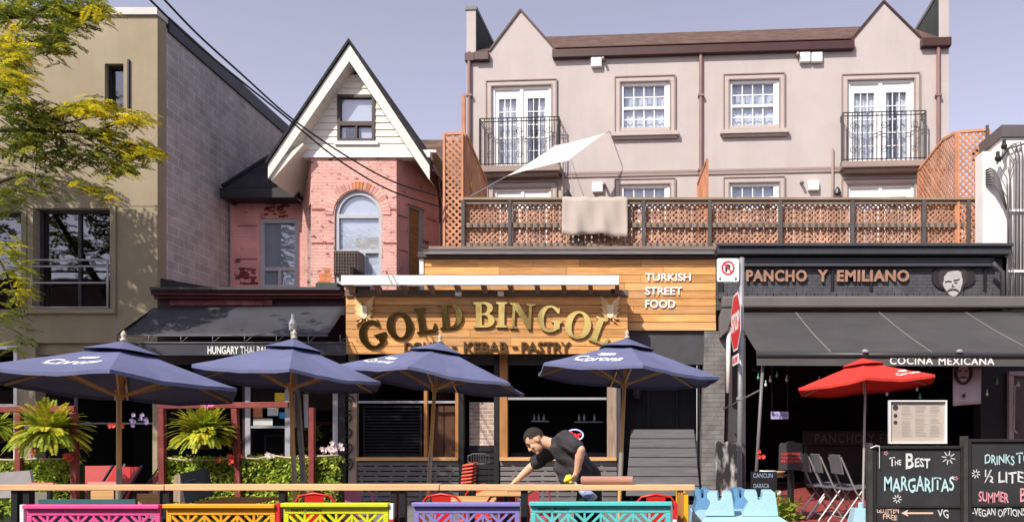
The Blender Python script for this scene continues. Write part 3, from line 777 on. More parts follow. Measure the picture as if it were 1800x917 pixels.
mb = MB(); ring(mb, PB, wx0 - .02, wz0 - .02, wx1 + .02, wz1 + .02, .07, -.06, .075); zz = PB.Z(627, 219); PB.boxw(mb, wx0 + .05, zz - .05, wx1 - .05, zz + .05, -.05, .07)
xm = PB.X(628); PB.boxw(mb, xm - .02, wz0 + .05, xm + .02, zz - .05, -.05, .065)
wf = mb.build("gable_window", M("dark_brown_frame", (.05, .028, .024), .5, .1, 3, 0), ho)
mb = MB(); PB.boxw(mb, wx0 + .04, wz0 + .04, wx1 - .04, wz1 - .04, .0, .008); mb.build("pane", m_glass, wf)
mb = MB(); PB.boxw(mb, wx0 + .04, zz, wx1 - .04, wz1 - .04, -.05, -.045); PB.box(mb, 597, 224, 606, 248, -.05, -.045); PB.box(mb, 634, 224, 657, 246, -.05, -.044)
mb.build("window_blind", m_blind, wf)
mb = MB(); PB.boxw(mb, wx0 - .08, wz0 - .1, wx1 + .1, wz0 - .022, .03, .10); mb.build_each("window_sill", m_white, wf)
room(ho, PB, wx0 + .03, wz0 + .03, wx1 - .03, wz1 - .03, .5, m_charcoal, o=-.062)
# brown roof of the house behind
mb = MB(); mb.prism([(-9.6, 20.6, 8.0), (-4.7, 20.6, 8.0), (-4.7, 25.2, 11.35), (-9.6, 25.2, 11.35)], (0, .05, -.15)); mb.build("rear_roof", m_shingle, ho)

# ------------------------------------------------------------------ mauve three storey block with two pointed gables
N3 = Pl(20.92, -0.0616)
tb = thing("apartment_building", "pale mauve three storey block with two pointed gables and juliet balconies", "building", N3.at(1.9, 0.0, 0.0))
ze = 12.2; z0 = 5.2
xl3, xr3 = N3.X(820), N3.X(1668)
fd = [(865, 152, 969, 298), (1490, 141, 1606, 290)]; ww = [(1091, 145, 1177, 233), (1282, 141, 1369, 229)]
lo_d = [(868, 331, 969, 478), (1490, 325, 1606, 476)]; lo_w = [(1091, 325, 1177, 412), (1282, 322, 1369, 410)]
H = [N3.rect(*q) for q in fd + ww + lo_d + lo_w]
mb = MB(); N3.wall(mb, (xl3, z0, xr3, ze), H, 0.18)
def gable(p0, pa, p1):
    a, b, c = (N3.X(p0[0]), ze), (N3.X(pa[0]), N3.Z(*pa)), (N3.X(p1[0]), ze)
    mb.prism([N3.at(*q, 0) for q in (a, c, b)], N3.n * -0.3)
    return a, b, c
g1 = gable((860, 88), (915, 19), (976, 88)); g2 = gable((1496, 74), (1553, 4), (1618, 70))
mb.build("front_wall", m_mauve, tb)
mb = MB()
for g in (g1, g2):
    for q in (0, 2):
        a = N3.at(*g[q], -.14); b = N3.at(*g[1], -.14); mb.bar(a + Vector((0, 0, .02)), b + Vector((0, 0, .02)), .36, .05)
mb.build_each("gable_coping", m_brown_metal, tb)
mb = MB()
N3.boxw(mb, xl3 + .25, ze - .28, g1[0][0] + .02, ze - .05, .001, .16); N3.boxw(mb, g1[2][0] - .06, ze - .28, g2[0][0] + .06, ze - .05, .001, .16); N3.boxw(mb, g2[2][0] - .02, ze - .28, xr3 + .02, ze - .05, .001, .16)
N3.boxw(mb, xl3 - .02, ze - .28, xl3 + .248, ze - .05, .001, .12)
N3.boxw(mb, g1[2][0] + .03, ze - .045, g2[0][0] - .03, ze - .01, -.06, .18)
mb.build_each("gutter", m_brown_metal, tb, bevel=.015)
mb = MB()
def slope(x0, x1):
    zt_ = lambda o: ze + (-o) * 0.66
    mb.hexa([N3.at(x0, ze - .02, .10), N3.at(x1, ze - .02, .10), N3.at(x1, ze + 1.95, -3.0), N3.at(x0, ze + 1.95, -3.0),
             N3.at(x0, ze - .1, .10), N3.at(x1, ze - .1, .10), N3.at(x1, ze + 1.85, -3.0), N3.at(x0, ze + 1.85, -3.0)])
slope(xl3 + .3, g1[0][0] - .02); slope(g1[2][0] + .02, g2[0][0] - .02); slope(g2[2][0] + .02, xr3 - .3)
for g in (g1, g2): mb.hexa([N3.at(g[0][0] - .02, ze + .18, -.31), N3.at(g[2][0] + .02, ze + .18, -.31), N3.at(g[2][0] + .02, ze + 1.95, -3.0), N3.at(g[0][0] - .02, ze + 1.95, -3.0), N3.at(g[0][0] - .02, ze + .1, -.31), N3.at(g[2][0] + .02, ze + .1, -.31), N3.at(g[2][0] + .02, ze + 1.85, -3.0), N3.at(g[0][0] - .02, ze + 1.85, -3.0)])
mb.build("roof", m_shingle, tb)
for x0_, x1_ in ((xl3, xl3 + .26), (xr3 - .26, xr3)):
    zt_ = N3.Z(829, 18)
    mb = MB(); mb.prism([N3.at(x0_, ze - .02, 0), N3.at(x0_, zt_, 0), N3.at(x0_, zt_ + .05, -3.2), N3.at(x0_, ze - .02, -3.2)], N3.t * (x1_ - x0_))
    o = mb.build("fire_wall", m_mauve, tb)
    mb = MB(); mb.prism([N3.at(x0_ - .03, zt_, .03), N3.at(x0_ - .03, zt_ + .10, .03), N3.at(x0_ - .03, zt_ + .15, -3.2), N3.at(x0_ - .03, zt_ + .05, -3.2)], N3.t * (x1_ - x0_ + .06)); mb.build("coping", M("grey_lead", (.16, .155, .155), .6, .1, 3, .03), o)
    ix = x1_ if x0_ < 0 else x0_; sg = 1 if x0_ < 0 else -1
    mb = MB(); mb.prism([N3.at(ix, ze + .0, .0), N3.at(ix, zt_, -.02), N3.at(ix, zt_ + .05, -3.2), N3.at(ix, ze, -3.2)], N3.t * (.012 * sg)); mb.build("wall_flashing", M("dark_green_felt", (.05, .06, .055), .8, .2, 3, .05), o)
for px, py0, py1 in ((826, 94, 440), (1232, 88, 440), (1648, 78, 440)):
    mb = MB(); x = N3.X(px); mb.tube([N3.at(x, N3.Z(px, py0), .07), N3.at(x, N3.Z(px, py1), .07)], .05, 10)
    dpo = mb.build("downpipe", m_mauve_pipe, tb, smooth=False)
    for py in (170, 300): mb = MB(); N3.boxw(mb, x - .08, N3.Z(px, py) - .03, x + .08, N3.Z(px, py) + .03, 0, .13); mb.build("bracket", m_mauve_pipe, dpo)
mb = MB(); zb_ = N3.Z(1232, 306); N3.boxw(mb, N3.X(985), zb_ - .025, xr3 - .01, zb_ + .025, 0, .035); N3.boxw(mb, N3.X(985), zb_ + .06, N3.X(1474), zb_ + .12, 0, .014); mb.build_each("string_course", m_trim, tb)
mb = MB(); mb.tube([N3.pt(989, 300, .05), N3.pt(989, 440, .05)], .035, 8); mb.tube([N3.pt(1463, 262, .05), N3.pt(1463, 440, .05)], .032, 8); mb.build_each("conduit", m_trim, tb, smooth=True)
# windows
def trim(hole, parent, sill=True, w=.13):
    x0_, z0_, x1_, z1_ = hole
    mb = MB(); ring(mb, N3, x0_ - w, z0_ - (.0 if sill else w * .2), x1_ + w, z1_ + w, w - .004, 0.0, .045); mb.build("window_trim", m_trim_lt, parent)
    mb = MB(); ring(mb, N3, x0_ - w - .035, z0_ - .02, x1_ + w + .035, z1_ + w + .035, .028, 0, .07); ring(mb, N3, x0_ - .03, z0_, x1_ + .03, z1_ + .03, .026, .046, .062); mb.build("trim_bead", m_trim, parent)
    if sill:
        mb = MB(); N3.boxw(mb, x0_ - w - .12, z0_ - .13, x1_ + w + .12, z0_ - .022, .0, .16); N3.boxw(mb, x0_ - w - .07, z0_ - .19, x1_ + w + .07, z0_ - .132, 0, .10); mb.build_each("window_sill", m_trim_lt, parent, bevel=.01)
def sash_window(h):
    x0_, z0_, x1_, z1_ = h
    mb = MB(); ring(mb, N3, x0_ + .002, z0_ + .002, x1_ - .002, z1_ - .002, .075, -.14, -.02); zm = (z0_ + z1_) / 2
    N3.boxw(mb, x0_ + .075, zm - .035, x1_ - .075, zm + .035, -.13, -.03)
    N3.boxw(mb, x1_ - .14, z0_ + .08, x1_ - .077, z1_ - .08, -.13, -.035)
    for i in (1, 2, 3): x = x0_ + .075 + (x1_ - .14 - x0_ - .075) * i / 4; N3.boxw(mb, x - .013, z0_ + .077, x + .013, z1_ - .077, -.085, -.06)
    for a in (.25, .75):
        z = z0_ + .07 + (z1_ - z0_ - .14) * a; N3.boxw(mb, x0_ + .077, z - .013, x1_ - .142, z + .013, -.0855, -.0595)
    wf = mb.build("sash_window", m_white_clean, tb)
    mb = MB(); N3.boxw(mb, x0_ + .07, z0_ + .07, x1_ - .07, z1_ - .07, -.105, -.098); mb.build("pane", m_glass, wf)
    mb = curtain(N3, x0_ + .02, z0_, x1_ - .02, z0_ + (z1_ - z0_) * .52, -.165, .02); mb.build("curtain", m_curtain, wf, smooth=True)
    mb = curtain(N3, x0_ + .02, z0_ + .45, x1_ - .02, z1_, -.24, .03, .22); mb.build("curtain", m_blind, wf, smooth=True)
    trim(h, wf)
    room(tb, N3, x0_, z0_, x1_, z1_, 1.2, m_charcoal, o=-.19)
def french_door(h):
    x0_, z0_, x1_, z1_ = h
    mb = MB(); ring(mb, N3, x0_ + .002, z0_ + .002, x1_ - .002, z1_ - .002, .07, -.15, -.02); xm = (x0_ + x1_) / 2
    N3.boxw(mb, xm - .045, z0_ + .07, xm + .045, z1_ - .07, -.14, -.015)
    N3.boxw(mb, x0_ + .07, z1_ - .2, xm - .045, z1_ - .072, -.14, -.06); N3.boxw(mb, xm + .045, z1_ - .2, x1_ - .07, z1_ - .072, -.14, -.05)
    wf = mb.build("french_door_frame", m_white_clean, tb)
    for a, b in ((x0_ + .075, xm - .05), (xm + .05, x1_ - .075)):
        mb = MB(); ring(mb, N3, a, z0_ + .075, b, z1_ - .205, .105, -.12, -.05)
        for i in (1, 2): x = a + .105 + (b - a - .21) * i / 3; N3.boxw(mb, x - .011, z0_ + .18, x + .011, z1_ - .31, -.1, -.065)
        for i in range(1, 5): z = z0_ + .18 + (z1_ - .31 - z0_ - .18) * i / 5; N3.boxw(mb, a + .107, z - .011, b - .107, z + .011, -.0985, -.0665)
        mb.build("door_leaf", m_white_clean, wf)
    mb = MB(); N3.boxw(mb, x0_ + .16, z0_ + .16, xm - .14, z1_ - .29, -.115, -.108); N3.boxw(mb, xm + .14, z0_ + .16, x1_ - .16, z1_ - .29, -.115, -.108); mb.build("pane", m_glass, wf)
    mb = curtain(N3, x0_ + .1, z0_, x1_ - .1, z1_ - .12, -.20, .03, .2, gap=(x1_ - .56, x1_ - .40)); mb.build("curtain", m_curtain, wf, smooth=True)
    trim(h, wf, sill=False)
    room(tb, N3, x0_, z0_, x1_, z1_, 1.4, m_charcoal, o=-.19)
for q in fd + lo_d: french_door(N3.rect(*q))
for q in ww + lo_w: sash_window(N3.rect(*q))
def balcony(px0, px1, py0, py1):
    x0_, z0_, x1_, z1_ = N3.rect(px0, py0, px1, py1); d = .34
    mb = MB(); N3.boxw(mb, x0_ - .03, z0_ - .16, x1_ + .03, z0_, 0, d + .06); N3.boxw(mb, x0_ + .05, z0_ - .24, x1_ - .05, z0_ - .162, 0, d - .05)
    sl_ = mb.build("balcony_slab", m_trim, tb, bevel=.01)
    mb = MB()
    for z in (z1_, z1_ - .09, z0_ + .06):
        mb.tube([N3.at(x0_, z, .01), N3.at(x0_, z, d), N3.at(x1_, z, d), N3.at(x1_, z, .01)], .014, 6)
    n = 17
    for i in range(n + 1):
        x = x0_ + (x1_ - x0_) * i / n; mb.tube([N3.at(x, z0_ - .01, d), N3.at(x, z1_, d)], .0125 if 0 < i < n else .022, 6)
    for k in (.33, .66):
        for x in (x0_, x1_): mb.tube([N3.at(x, z0_ - .01, d * k), N3.at(x, z1_, d * k)], .009, 6)
    for xs, sg in ((x0_ + .28, 1), ((x0_ + x1_) / 2, 1), (x1_ - .28, -1)):          # wrought scrolls
        for zc, s2 in ((z0_ + .30, 1), (z1_ - .34, -1)):
            pts = [N3.at(xs + sg * (.02 + .085 * (1 - t / 22)) * math.cos(t * .5), zc + s2 * (.02 + .085 * (1 - t / 22)) * math.sin(t * .5), d + .004) for t in range(23)]
            mb.tube(pts, .008, 5)
    mb.build("balcony_railing", m_black_metal, tb)
balcony(849, 986, 216, 299); balcony(1477, 1620, 206, 291)
mb = MB()
for px, py in ((1049, 112), (1414, 104), (1435, 104), (1051, 331), (1429, 328)):
    N3.box(mb, px - 9.5, py - 8.5, px + 9.5, py + 8.5, 0, .13)
mb.build_each("wall_vent_cover", m_white_clean, tb, bevel=.02)
mb = MB()
for px, py, s_ in ((1061, 107, 1), (1401, 99, -.5), (1063, 326, 1), (1408, 322, 1)):
    mb.tube([N3.pt(px, py, 0), N3.pt(px, py, .16), N3.pt(px + 1, py + 4, .2)], .04, 8)
mb.build_each("exhaust_pipe", m_trim, tb, smooth=True)
for px, py in ((999, 340), (1471, 336)):
    mb = MB(); mb.lathe(N3.pt(px, py, .1), [(.10, -.1), (.06, .02), (.02, .08)], 10); N3.box(mb, px - 2, py - 4, px + 2, py + 4, 0, .12)
    mb.build("wall_lamp", m_black_metal, tb)
# side walls close the block
mb = MB(); a = N3.at(xl3, 0, -.18); mb.box(a.x, a.x + .2, a.y, a.y + 6, z0, ze); a = N3.at(xr3, 0, -.18); mb.box(a.x - .2, a.x, a.y, a.y + 6, z0, ze); mb.build("side_wall", m_mauve, tb)
# ------------------------------------------------------------------ unseen street side, added for the windows and the gilt letters to reflect
m_opp = brick_mat("street_brick", (0.16, 0.065, 0.045), (0.12, 0.05, 0.038), (0.16, 0.13, 0.11), 0.22, 0.075, 0.012)
mb = MB(); PA = Pl(0)
hs_ = []
for k in range(16):
    x = -40 + k * 5.2
    for z in (4.4, 7.4): hs_ += [(x + .7, z, x + 1.9, z + 1.9), (x + 3.0, z, x + 4.2, z + 1.9)]
    hs_.append((x + .5, .7, x + 4.6, 3.2))
FR = ((-42, -9.2, 10.6), (-9.1, -6.75, 6.4), (-6.7, -5.3, 10.4), (-5.25, 3.5, 6.7), (3.6, 12, 9.4), (12.1, 44, 7.4))  # heights shaped so some gilt letters mirror brick and others sky
x0_, x1_ = -42, 44
xs_ = sorted({x0_, x1_, *[h[0] for h in hs_], *[h[2] for h in hs_], *[f[0] for f in FR], *[f[1] for f in FR]}); zs_ = sorted({0, *[f[2] for f in FR], *[h[1] for h in hs_], *[h[3] for h in hs_]})
for i in range(len(xs_) - 1):
    for j in range(len(zs_) - 1):
        xm, zm = (xs_[i] + xs_[i + 1]) / 2, (zs_[j] + zs_[j + 1]) / 2
        if any(f[0] < xm < f[1] and zm < f[2] for f in FR) and not any(h[0] < xm < h[2] and h[1] < zm < h[3] for h in hs_): mb.box(xs_[i], xs_[i + 1], -11.3, -11, zs_[j], zs_[j + 1])
struct("unseen_street_front", mb, m_opp)
mb = MB()
for f in FR: mb.box(f[0], f[1], -11.8, -11.6, 0, f[2] - .1)
struct("unseen_street_interior", mb, m_dark)
mb = MB()
for f in FR: mb.box(f[0] + .01, f[1] - .01, -11.9, -10.8, f[2], f[2] + .3)
struct("unseen_street_roof", mb, m_charcoal)
# ------------------------------------------------------------------ cedar clad kebab shop
ks = thing("restaurant_building", "cedar clad kebab shop with gold serif lettering under a white topped pergola", "shop building", (-1.5, 16.9, 0.0))
PS = Pl(16.42)
zc = P.Z(1000, 446)
mb = MB(); planks(mb, P, 746, 455, 1258, 566, 8, -.03, 0.0, .8, 2.4, gap=.014); mb.build("upper_cladding", m_wood, ks)
mb = MB(); P.box(mb, 738, 455, 1258, 640, -.25, -.032); mb.build("upper_wall", m_charcoal, ks)
mb = MB(); P.box(mb, 738, 455, 745, 482, -.03, .03); mb.build("corner_trim", m_white, ks)
mb = MB(); planks(mb, P, 1090, 567, 1258, 581, 1, -.03, .05, 3, 4); mb.build("lower_fascia_board", m_wood_pale, ks)
mb = MB(); P.box(mb, 736, 444.5, 1256, 454.5, -.25, .10); mb.build("fascia", M("brown_black_fascia", (.060, .042, .042), .5, .15, 2, .03), ks, bevel=.01)
mb = MB(); mb.hexa([W(745, 444, 16.70), W(1256, 444, 16.70), Vector((XX(1256, 16.7), 17.9, 5.98)), Vector((XX(745, 16.7), 17.9, 5.98))] + [v - Vector((0, 0, .03)) for v in (W(745, 444, 16.70), W(1256, 444, 16.70), Vector((XX(1256, 16.7), 17.9, 5.98)), Vector((XX(745, 16.7), 17.9, 5.98)))])
mb.build("roof_flashing", M("grey_roof_felt", (.16, .15, .152), .8, .2, 1.5, .08), ks)
mb = MB(); mb.box(XX(738, 16.9), XX(1258, 16.9), 17.15, 21.4, 5.55, 5.80); mb.build("roof", m_charcoal, ks)
for s_, a, b, c, d in (("TURKISH", 1134, 480.5, 1214, 494), ("STREET", 1134, 504.5, 1199, 518.5), ("FOOD", 1134, 527, 1187, 541.5)):
    mb = MB(); wall_text(mb, P, s_, a, b, c, d, .014, .02, bold=.022); mb.build("lettering", m_logo, ks)
mb = MB()                                               # weed growing over the cladding edge
for i in range(16):
    x = P.X(796 + random.uniform(0, 34)); z = P.Z(800, 483); pts = [Vector((x + random.uniform(-.02, .02) * k, 16.62 + .03 * math.sin(k + i), z + k * random.uniform(.03, .07))) for k in range(6)]
    mb.tube(pts, [.010, .009, .008, .006, .004, .002], 5)
m_weed = M("green_weed", (.13, .20, .04), .7, .3, 5, 0)
# main sign panel
sign = MB(); planks(sign, PS, 608, 521, 1103, 622, 7, -.05, 0.0, 1.4, 3.4, gap=.011); sg_o = sign.build("sign_board", m_wood, ks)
mb = MB(); mb.box(XX(609, 16.5), XX(1102, 16.5), 16.48, 16.86, ZZ(618, 16.5), ZZ(524, 16.5)); mb.build("sign_backing", m_rail_wood, sg_o)
mb = MB(); PS.box(mb, 608, 510, 1105, 521, -.10, .06); mb.build("ledger_beam", M("grey_brown_beam", (.17, .125, .10), .8, .3, 2, .12, 25, stretch=(.7, 6, 6), grime=.4), ks)
# serif letters
def ar_(cx_, cy_, rx, ry, a0, a1, n=16): return [(cx_ + rx * math.cos(R(a0 + (a1 - a0) * i / n)), cy_ + ry * math.sin(R(a0 + (a1 - a0) * i / n))) for i in range(n + 1)]
GL = {
 'I': (.42, [[(0, 0), (.42, 0), (.42, .06), (.32, .10), (.32, .90), (.42, .94), (.42, 1), (0, 1), (0, .94), (.10, .90), (.10, .10), (0, .06)]]),
 'L': (.74, [[(0, 0), (.72, 0), (.74, .32), (.68, .32), (.60, .11), (.32, .08), (.32, .90), (.42, .94), (.42, 1), (0, 1), (0, .94), (.10, .90), (.10, .10), (0, .06)]]),
 'N': (.92, [[(0, 0), (.30, 0), (.30, .06), (.20, .10), (.20, .74), (.68, 0), (.80, 0), (.80, .90), (.92, .94), (.92, 1), (.60, 1), (.60, .94), (.70, .90), (.70, .38), (.30, 1), (0, 1), (0, .94), (.10, .90), (.10, .10), (0, .06)]]),
 'O': (.92, [ar_(.46, .5, .46, .52, 0, 345, 30), ar_(.46, .5, .22, .44, 0, 345, 30)]),
 'D': (.88, [[(0, 0), (.42, 0)] + ar_(.42, .5, .46, .5, -80, 80, 18) + [(.42, 1), (0, 1), (0, .94), (.10, .90), (.10, .10), (0, .06)], [(.32, .08), (.40, .08)] + ar_(.40, .5, .24, .42, -80, 80, 16) + [(.40, .92), (.32, .92)]]),
 'B': (.80, [[(0, 0), (.45, 0)] + ar_(.47, .27, .33, .27, -80, 62, 12) + ar_(.45, .76, .29, .24, -58, 80, 12) + [(.42, 1), (0, 1), (0, .94), (.10, .90), (.10, .10), (0, .06)],
              [(.32, .08), (.40, .08)] + ar_(.42, .28, .15, .20, -80, 80, 10) + [(.40, .48), (.32, .48)], [(.32, .56), (.38, .56)] + ar_(.40, .74, .13, .18, -80, 80, 10) + [(.38, .92), (.32, .92)]]),
 'G': (.94, [ar_(.46, .5, .46, .52, 48, 318, 26) + [(.84, .12), (.84, .36), (.92, .40), (.92, .45), (.50, .45), (.50, .40), (.62, .36), (.62, .10)] + ar_(.46, .5, .23, .44, 300, 62, 22) + [(.72, .74), (.78, .74), (.78, .96), (.73, .96)]]),
}
m_gold = M("gilded_letter", (0.66, 0.48, 0.15), 0.12, 0.15, 2.2, 0.10, 2.6, metal=1.0)
m_gold_dk = M("dark_reflection_letter", (0.075, 0.072, 0.030), 0.22, 0.3, 2.2, 0.06, 5, metal=0.7, spec=.5)  # dark mirror reflection put into the letter colour; no letter uses it
m_letter_side = M("dark_letter_return", (0.035, 0.03, 0.018), 0.5, 0.2, 3, 0)
LET = [('G', 255, 425, 160, 17, 1), ('O', 412, 375, 156, 11, 1), ('L', 563, 343, 148, 7, 1), ('D', 712, 320, 146, 4, 1), ('B', 905, 312, 148, 1, 1), ('I', 1008, 312, 148, -1, 0), ('N', 1128, 320, 150, -3, 1), ('G', 1293, 336, 150, -6, 0), ('O', 1455, 372, 158, -11, 1), ('L', 1592, 408, 148, -20, 1)]
KX = .88
for g, cx_, cy_, h, rot, dk in LET:
    px, py = 580 + cx_ / 3.3333, 460 + cy_ / 3.3333
    hh = h / 3.3333 / F * 16.4; w_, loops = GL[g]
    c, s_ = math.cos(R(rot)), math.sin(R(rot))
    def put(lp_ext, o):
        vs, fs = lp_ext; out = []
        for v in vs:
            u, w2 = (v.x - w_ / 2) * hh * 1.06, (v.y - .5) * hh
            out.append(PS.at(PS.X(px) + u * c - w2 * s_, PS.Z(px, py) + u * s_ + w2 * c, o + v.z))
        return out, fs
    cc = curve_data(loops, .022)
    mb = MB(); mb.add(*put(cc, .030)); lo_ = mb.build("sign_letter", m_letter_side, sg_o)
    cc = curve_data(loops, .003, .002)
    mb = MB(); mb.add(*put(cc, .058)); mb.build("letter_face", m_gold, lo_ if False else sg_o, smooth=False)
for s_, a, b in (("DONER", 712, 785), ("-", 795, 803), ("KEBAB", 816, 893), ("-", 901, 910), ("PASTRY", 917, 1003)):
    y0, y1 = (601, 620) if s_ != "-" else (609, 612); mb = MB()
    wall_text(mb, PS, s_, a, y0, b, y1, .012, .045, bold=.02)
    mb.build("small_lettering", M("bronze_small_letters", (.10, .055, .022), .4, .3, 4, .02, metal=.4), sg_o)
# two winged emblems
def wing_emblem(px, py, sc):
    mb = MB()
    for sg in (-1, 1):
        for k in range(6):
            a = (sg * 4, 14 - k * 5.4); L_ = 24 - k * 2.6
            tip = (sg * (8 + L_ * .52), 10 + L_ * .95 - k * 9)
            pts = [(a[0], a[1] - 3), (a[0] + sg * 6, a[1] - 6), tip, (a[0], a[1] + 3)]
            PS.prism(mb, [(px + x * sc, py - y_ * sc + 4) for x, y_ in pts], .0, .035 + k * .004)
    mb.build("wing_emblem", M("gilt_wing", (.66, .44, .20), .45, .2, 4, .02, metal=.15, island=.2), sg_o)
    mb = MB(); PS.prism(mb, [(px - 5.5, py - 8), (px + 5.5, py - 8), (px + 5.5, py + 13), (px, py + 16), (px - 5.5, py + 13)], .0, .065); mb.build("emblem_shield", M("cream_shield", (.78, .64, .42), .5, .1, 4, .02), sg_o)
wing_emblem(641, 545, 1.0); wing_emblem(1073, 544, 1.0)
# pergola
fz0, fz1 = ZZ(500.5, 15.9), ZZ(484, 15.9); pxl, pxr = XX(600, 15.9), XX(1088, 15.9)
mb = MB(); mb.box(pxl, pxr, 15.88, 15.93, fz0, fz1); mb.build("pergola_fascia", M("white_pergola_board", (.82, .81, .79), .5, .04, 2, .03), ks, bevel=.004)
mb = MB()
for px in [609 + k * 47.6 for k in range(11)]:
    x = XX(px, 15.9) - .05; zt_ = fz1 - .01; zb2 = PS.Z(900, 511)
    mb.prism([(x, 15.931, fz0 + .03), (x, 15.931, zt_ - .03), (x, 16.355, zb2 + .04), (x, 16.355, zb2 - .09)], (.085, 0, 0))
mb.build_each("pergola_joist", M("grey_brown_joist", (.26, .18, .14), .8, .3, 2.5, .1, 25, island=.2), ks)
mb = MB(); zb2 = PS.Z(900, 511); mb.hexa([(pxl + .02, 15.932, fz1 - .012), (pxr - .02, 15.932, fz1 - .012), (pxr - .02, 16.40, zb2 + .10), (pxl + .02, 16.40, zb2 + .10), (pxl + .02, 15.932, fz1), (pxr - .02, 15.932, fz1), (pxr - .02, 16.40, zb2 + .112), (pxl + .02, 16.40, zb2 + .112)])
mb.build("pergola_roof_sheet", M("white_corrugated_sheet", (.82, .82, .81), .5, .04, 2, .0, transl=.5), ks)
mb = MB()
for px in (808, 882): PS.box(mb, px - 5, 514, px + 5, 522, .06, .17)
mb.build_each("floodlight", m_sign_white, ks, bevel=.01)
mb = MB()
for px in (623, 1081): PS.box(mb, px - 7, 509, px + 7, 517, .061, .085)
mb.build_each("beam_bracket", m_black_metal, ks)
# ground floor
zs = P.Z(800, 805); zt_ = PS.Z(800, 622)
def post(px0, px1, py0, py1, mat, o0=-.14, o1=0.0, nm="post"):
    mb = MB(); P.box(mb, px0, py0, px1, py1, o0, o1); return mb.build(nm, mat, ks, bevel=.006)
post(612, 627, 618, 884, m_wood_grey, -.14, -.002); post(745, 751, 640, 803, m_wood_post); post(800, 806, 640, 803, m_wood_post); post(807, 815, 610, 884, m_black); post(868, 877, 610, 884, m_black)
post(878, 892, 610, 803, m_wood_post); post(1067, 1084, 610, 803, m_wood_grey); post(1085, 1091, 610, 884, m_charcoal, -.16, .02)
post(597, 608, 622, 884, m_black, -.3, .04)
mb = MB(); P.box(mb, 628, 704, 806, 708, -.06, -.02); P.box(mb, 893, 698, 1066, 702, -.06, -.02); mb.build_each("transom_rail", m_alu, ks)
mb = MB(); P.box(mb, 627, 803, 806, 809, -.20, .07); P.box(mb, 879, 803, 1084, 809, -.20, .07); mb.build_each("window_sill", m_wood_pale, ks, bevel=.006)
mb = MB()
for a, b in ((612, 806), (879, 1084)):
    py = 810.5; r = 0
    while py < 884:
        P.box(mb, a, py, b, py + 6.9, -.07, -.03 + random.uniform(0, .006))
        px = a + 20 + (5 if r % 3 == 1 else 0)
        while px < b - 4: P.box(mb, px, py + 6.95, px + 5, py + 8.95, -.08, -.034); px += 26
        py += 9; r += 1
mb.build("slatted_skirting", m_grey_slat, ks)
mb = MB(); P.box(mb, 612, 811, 806, 884, -.16, -.105); P.box(mb, 879, 811, 1084, 884, -.16, -.105); mb.build_each("skirting_backing", m_black, ks)
# louvred screen and brown doors behind the first opening
mb = MB(); x0_, z0_, x1_, z1_ = P.rect(632, 712, 737, 803); ring(mb, P, x0_, z0_, x1_, z1_, .04, -.30, -.22)
n = 15
for i in range(n):
    z = z0_ + .05 + (z1_ - z0_ - .1) * (i + .5) / n; mb.hexa([P.at(x0_ + .04, z - .028, -.23), P.at(x1_ - .04, z - .028, -.23), P.at(x1_ - .04, z + .004, -.285), P.at(x0_ + .04, z + .004, -.285), P.at(x0_ + .04, z - .016, -.23), P.at(x1_ - .04, z - .016, -.23), P.at(x1_ - .04, z + .016, -.285), P.at(x0_ + .04, z + .016, -.285)])
mb.build("louvre_screen", m_black, ks)
mb = MB(); P.box(mb, 752, 712, 774, 803, -.34, -.28); P.box(mb, 776, 712, 799, 803, -.34, -.28); P.box(mb, 757, 722, 770, 790, -.279, -.27); P.box(mb, 780, 722, 794, 790, -.279, -.27); mb.build("brown_door", M("dark_brown_door", (.085, .035, .018), .5, .25, 2, .06, 20, stretch=(6, 6, .7)), ks)
mb = MB()                                              # painted scroll ornament on the end post
for k in range(5):
    zc_ = P.Z(612, 705 + k * 27); pts = [P.at(P.X(614) + (.03 + .10 * (1 - t / 20)) * math.cos(t * .45 + k) - .02, zc_ + (.02 + .13 * (1 - t / 20)) * math.sin(t * .45 + k), .03) for t in range(21)]
    mb.tube(pts, .017, 5)
mb.build("wrought_scroll", m_black_metal, ks)
# doorway with a bare brick wall inside
m_inbrick = brick_mat("pale_bare_brick", (.50, .36, .29), (.36, .25, .20), (.58, .50, .44), .24, .085, .014, bump=.9, var=.4)
mb = MB(); P.box(mb, 818, 705, 866, 783, -.52, -.42); mb.build("brick_wall", m_inbrick, ks)
mb = MB(); P.box(mb, 818, 784, 866, 884, -.52, -.40)
for k in range(9): P.box(mb, 818, 788 + k * 10.5, 866, 793 + k * 10.5, -.40, -.375)
mb.build("counter_slats", m_black, ks)
# shop interior
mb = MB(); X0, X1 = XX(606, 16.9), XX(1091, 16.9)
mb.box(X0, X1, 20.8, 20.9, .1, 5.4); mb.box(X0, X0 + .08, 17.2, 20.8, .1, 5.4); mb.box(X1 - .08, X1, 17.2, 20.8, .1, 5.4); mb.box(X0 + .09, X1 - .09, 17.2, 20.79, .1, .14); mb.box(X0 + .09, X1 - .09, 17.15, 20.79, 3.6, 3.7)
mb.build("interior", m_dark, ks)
mb = MB(); mb.box(XX(934, 18.2), XX(965, 18.2), 18.1, 18.4, ZZ(741, 18.2), ZZ(739, 18.2)); mb.box(XX(1010, 18.2), XX(1060, 18.2), 18.1, 18.4, ZZ(742, 18.2), ZZ(740.5, 18.2)); mb.build_each("shelf", m_alu, ks)
mb = MB()
for px in (939, 947, 956, 1018, 1027, 1045): mb.lathe(W(px, 739.5, 18.25), [(.03, 0), (.034, .08), (.012, .12), (.012, .17)], 8)
mb.build_each("shelf_bottle", M("pale_bottle", (.35, .35, .36), .2, .3, 5, 0, island=.5), ks, smooth=True)
mb = MB(); mb.box(XX(900, 18.6), XX(1065, 18.6), 18.5, 18.9, ZZ(812, 18.6), ZZ(795, 18.6)); mb.build("bar_top", m_charcoal, ks)
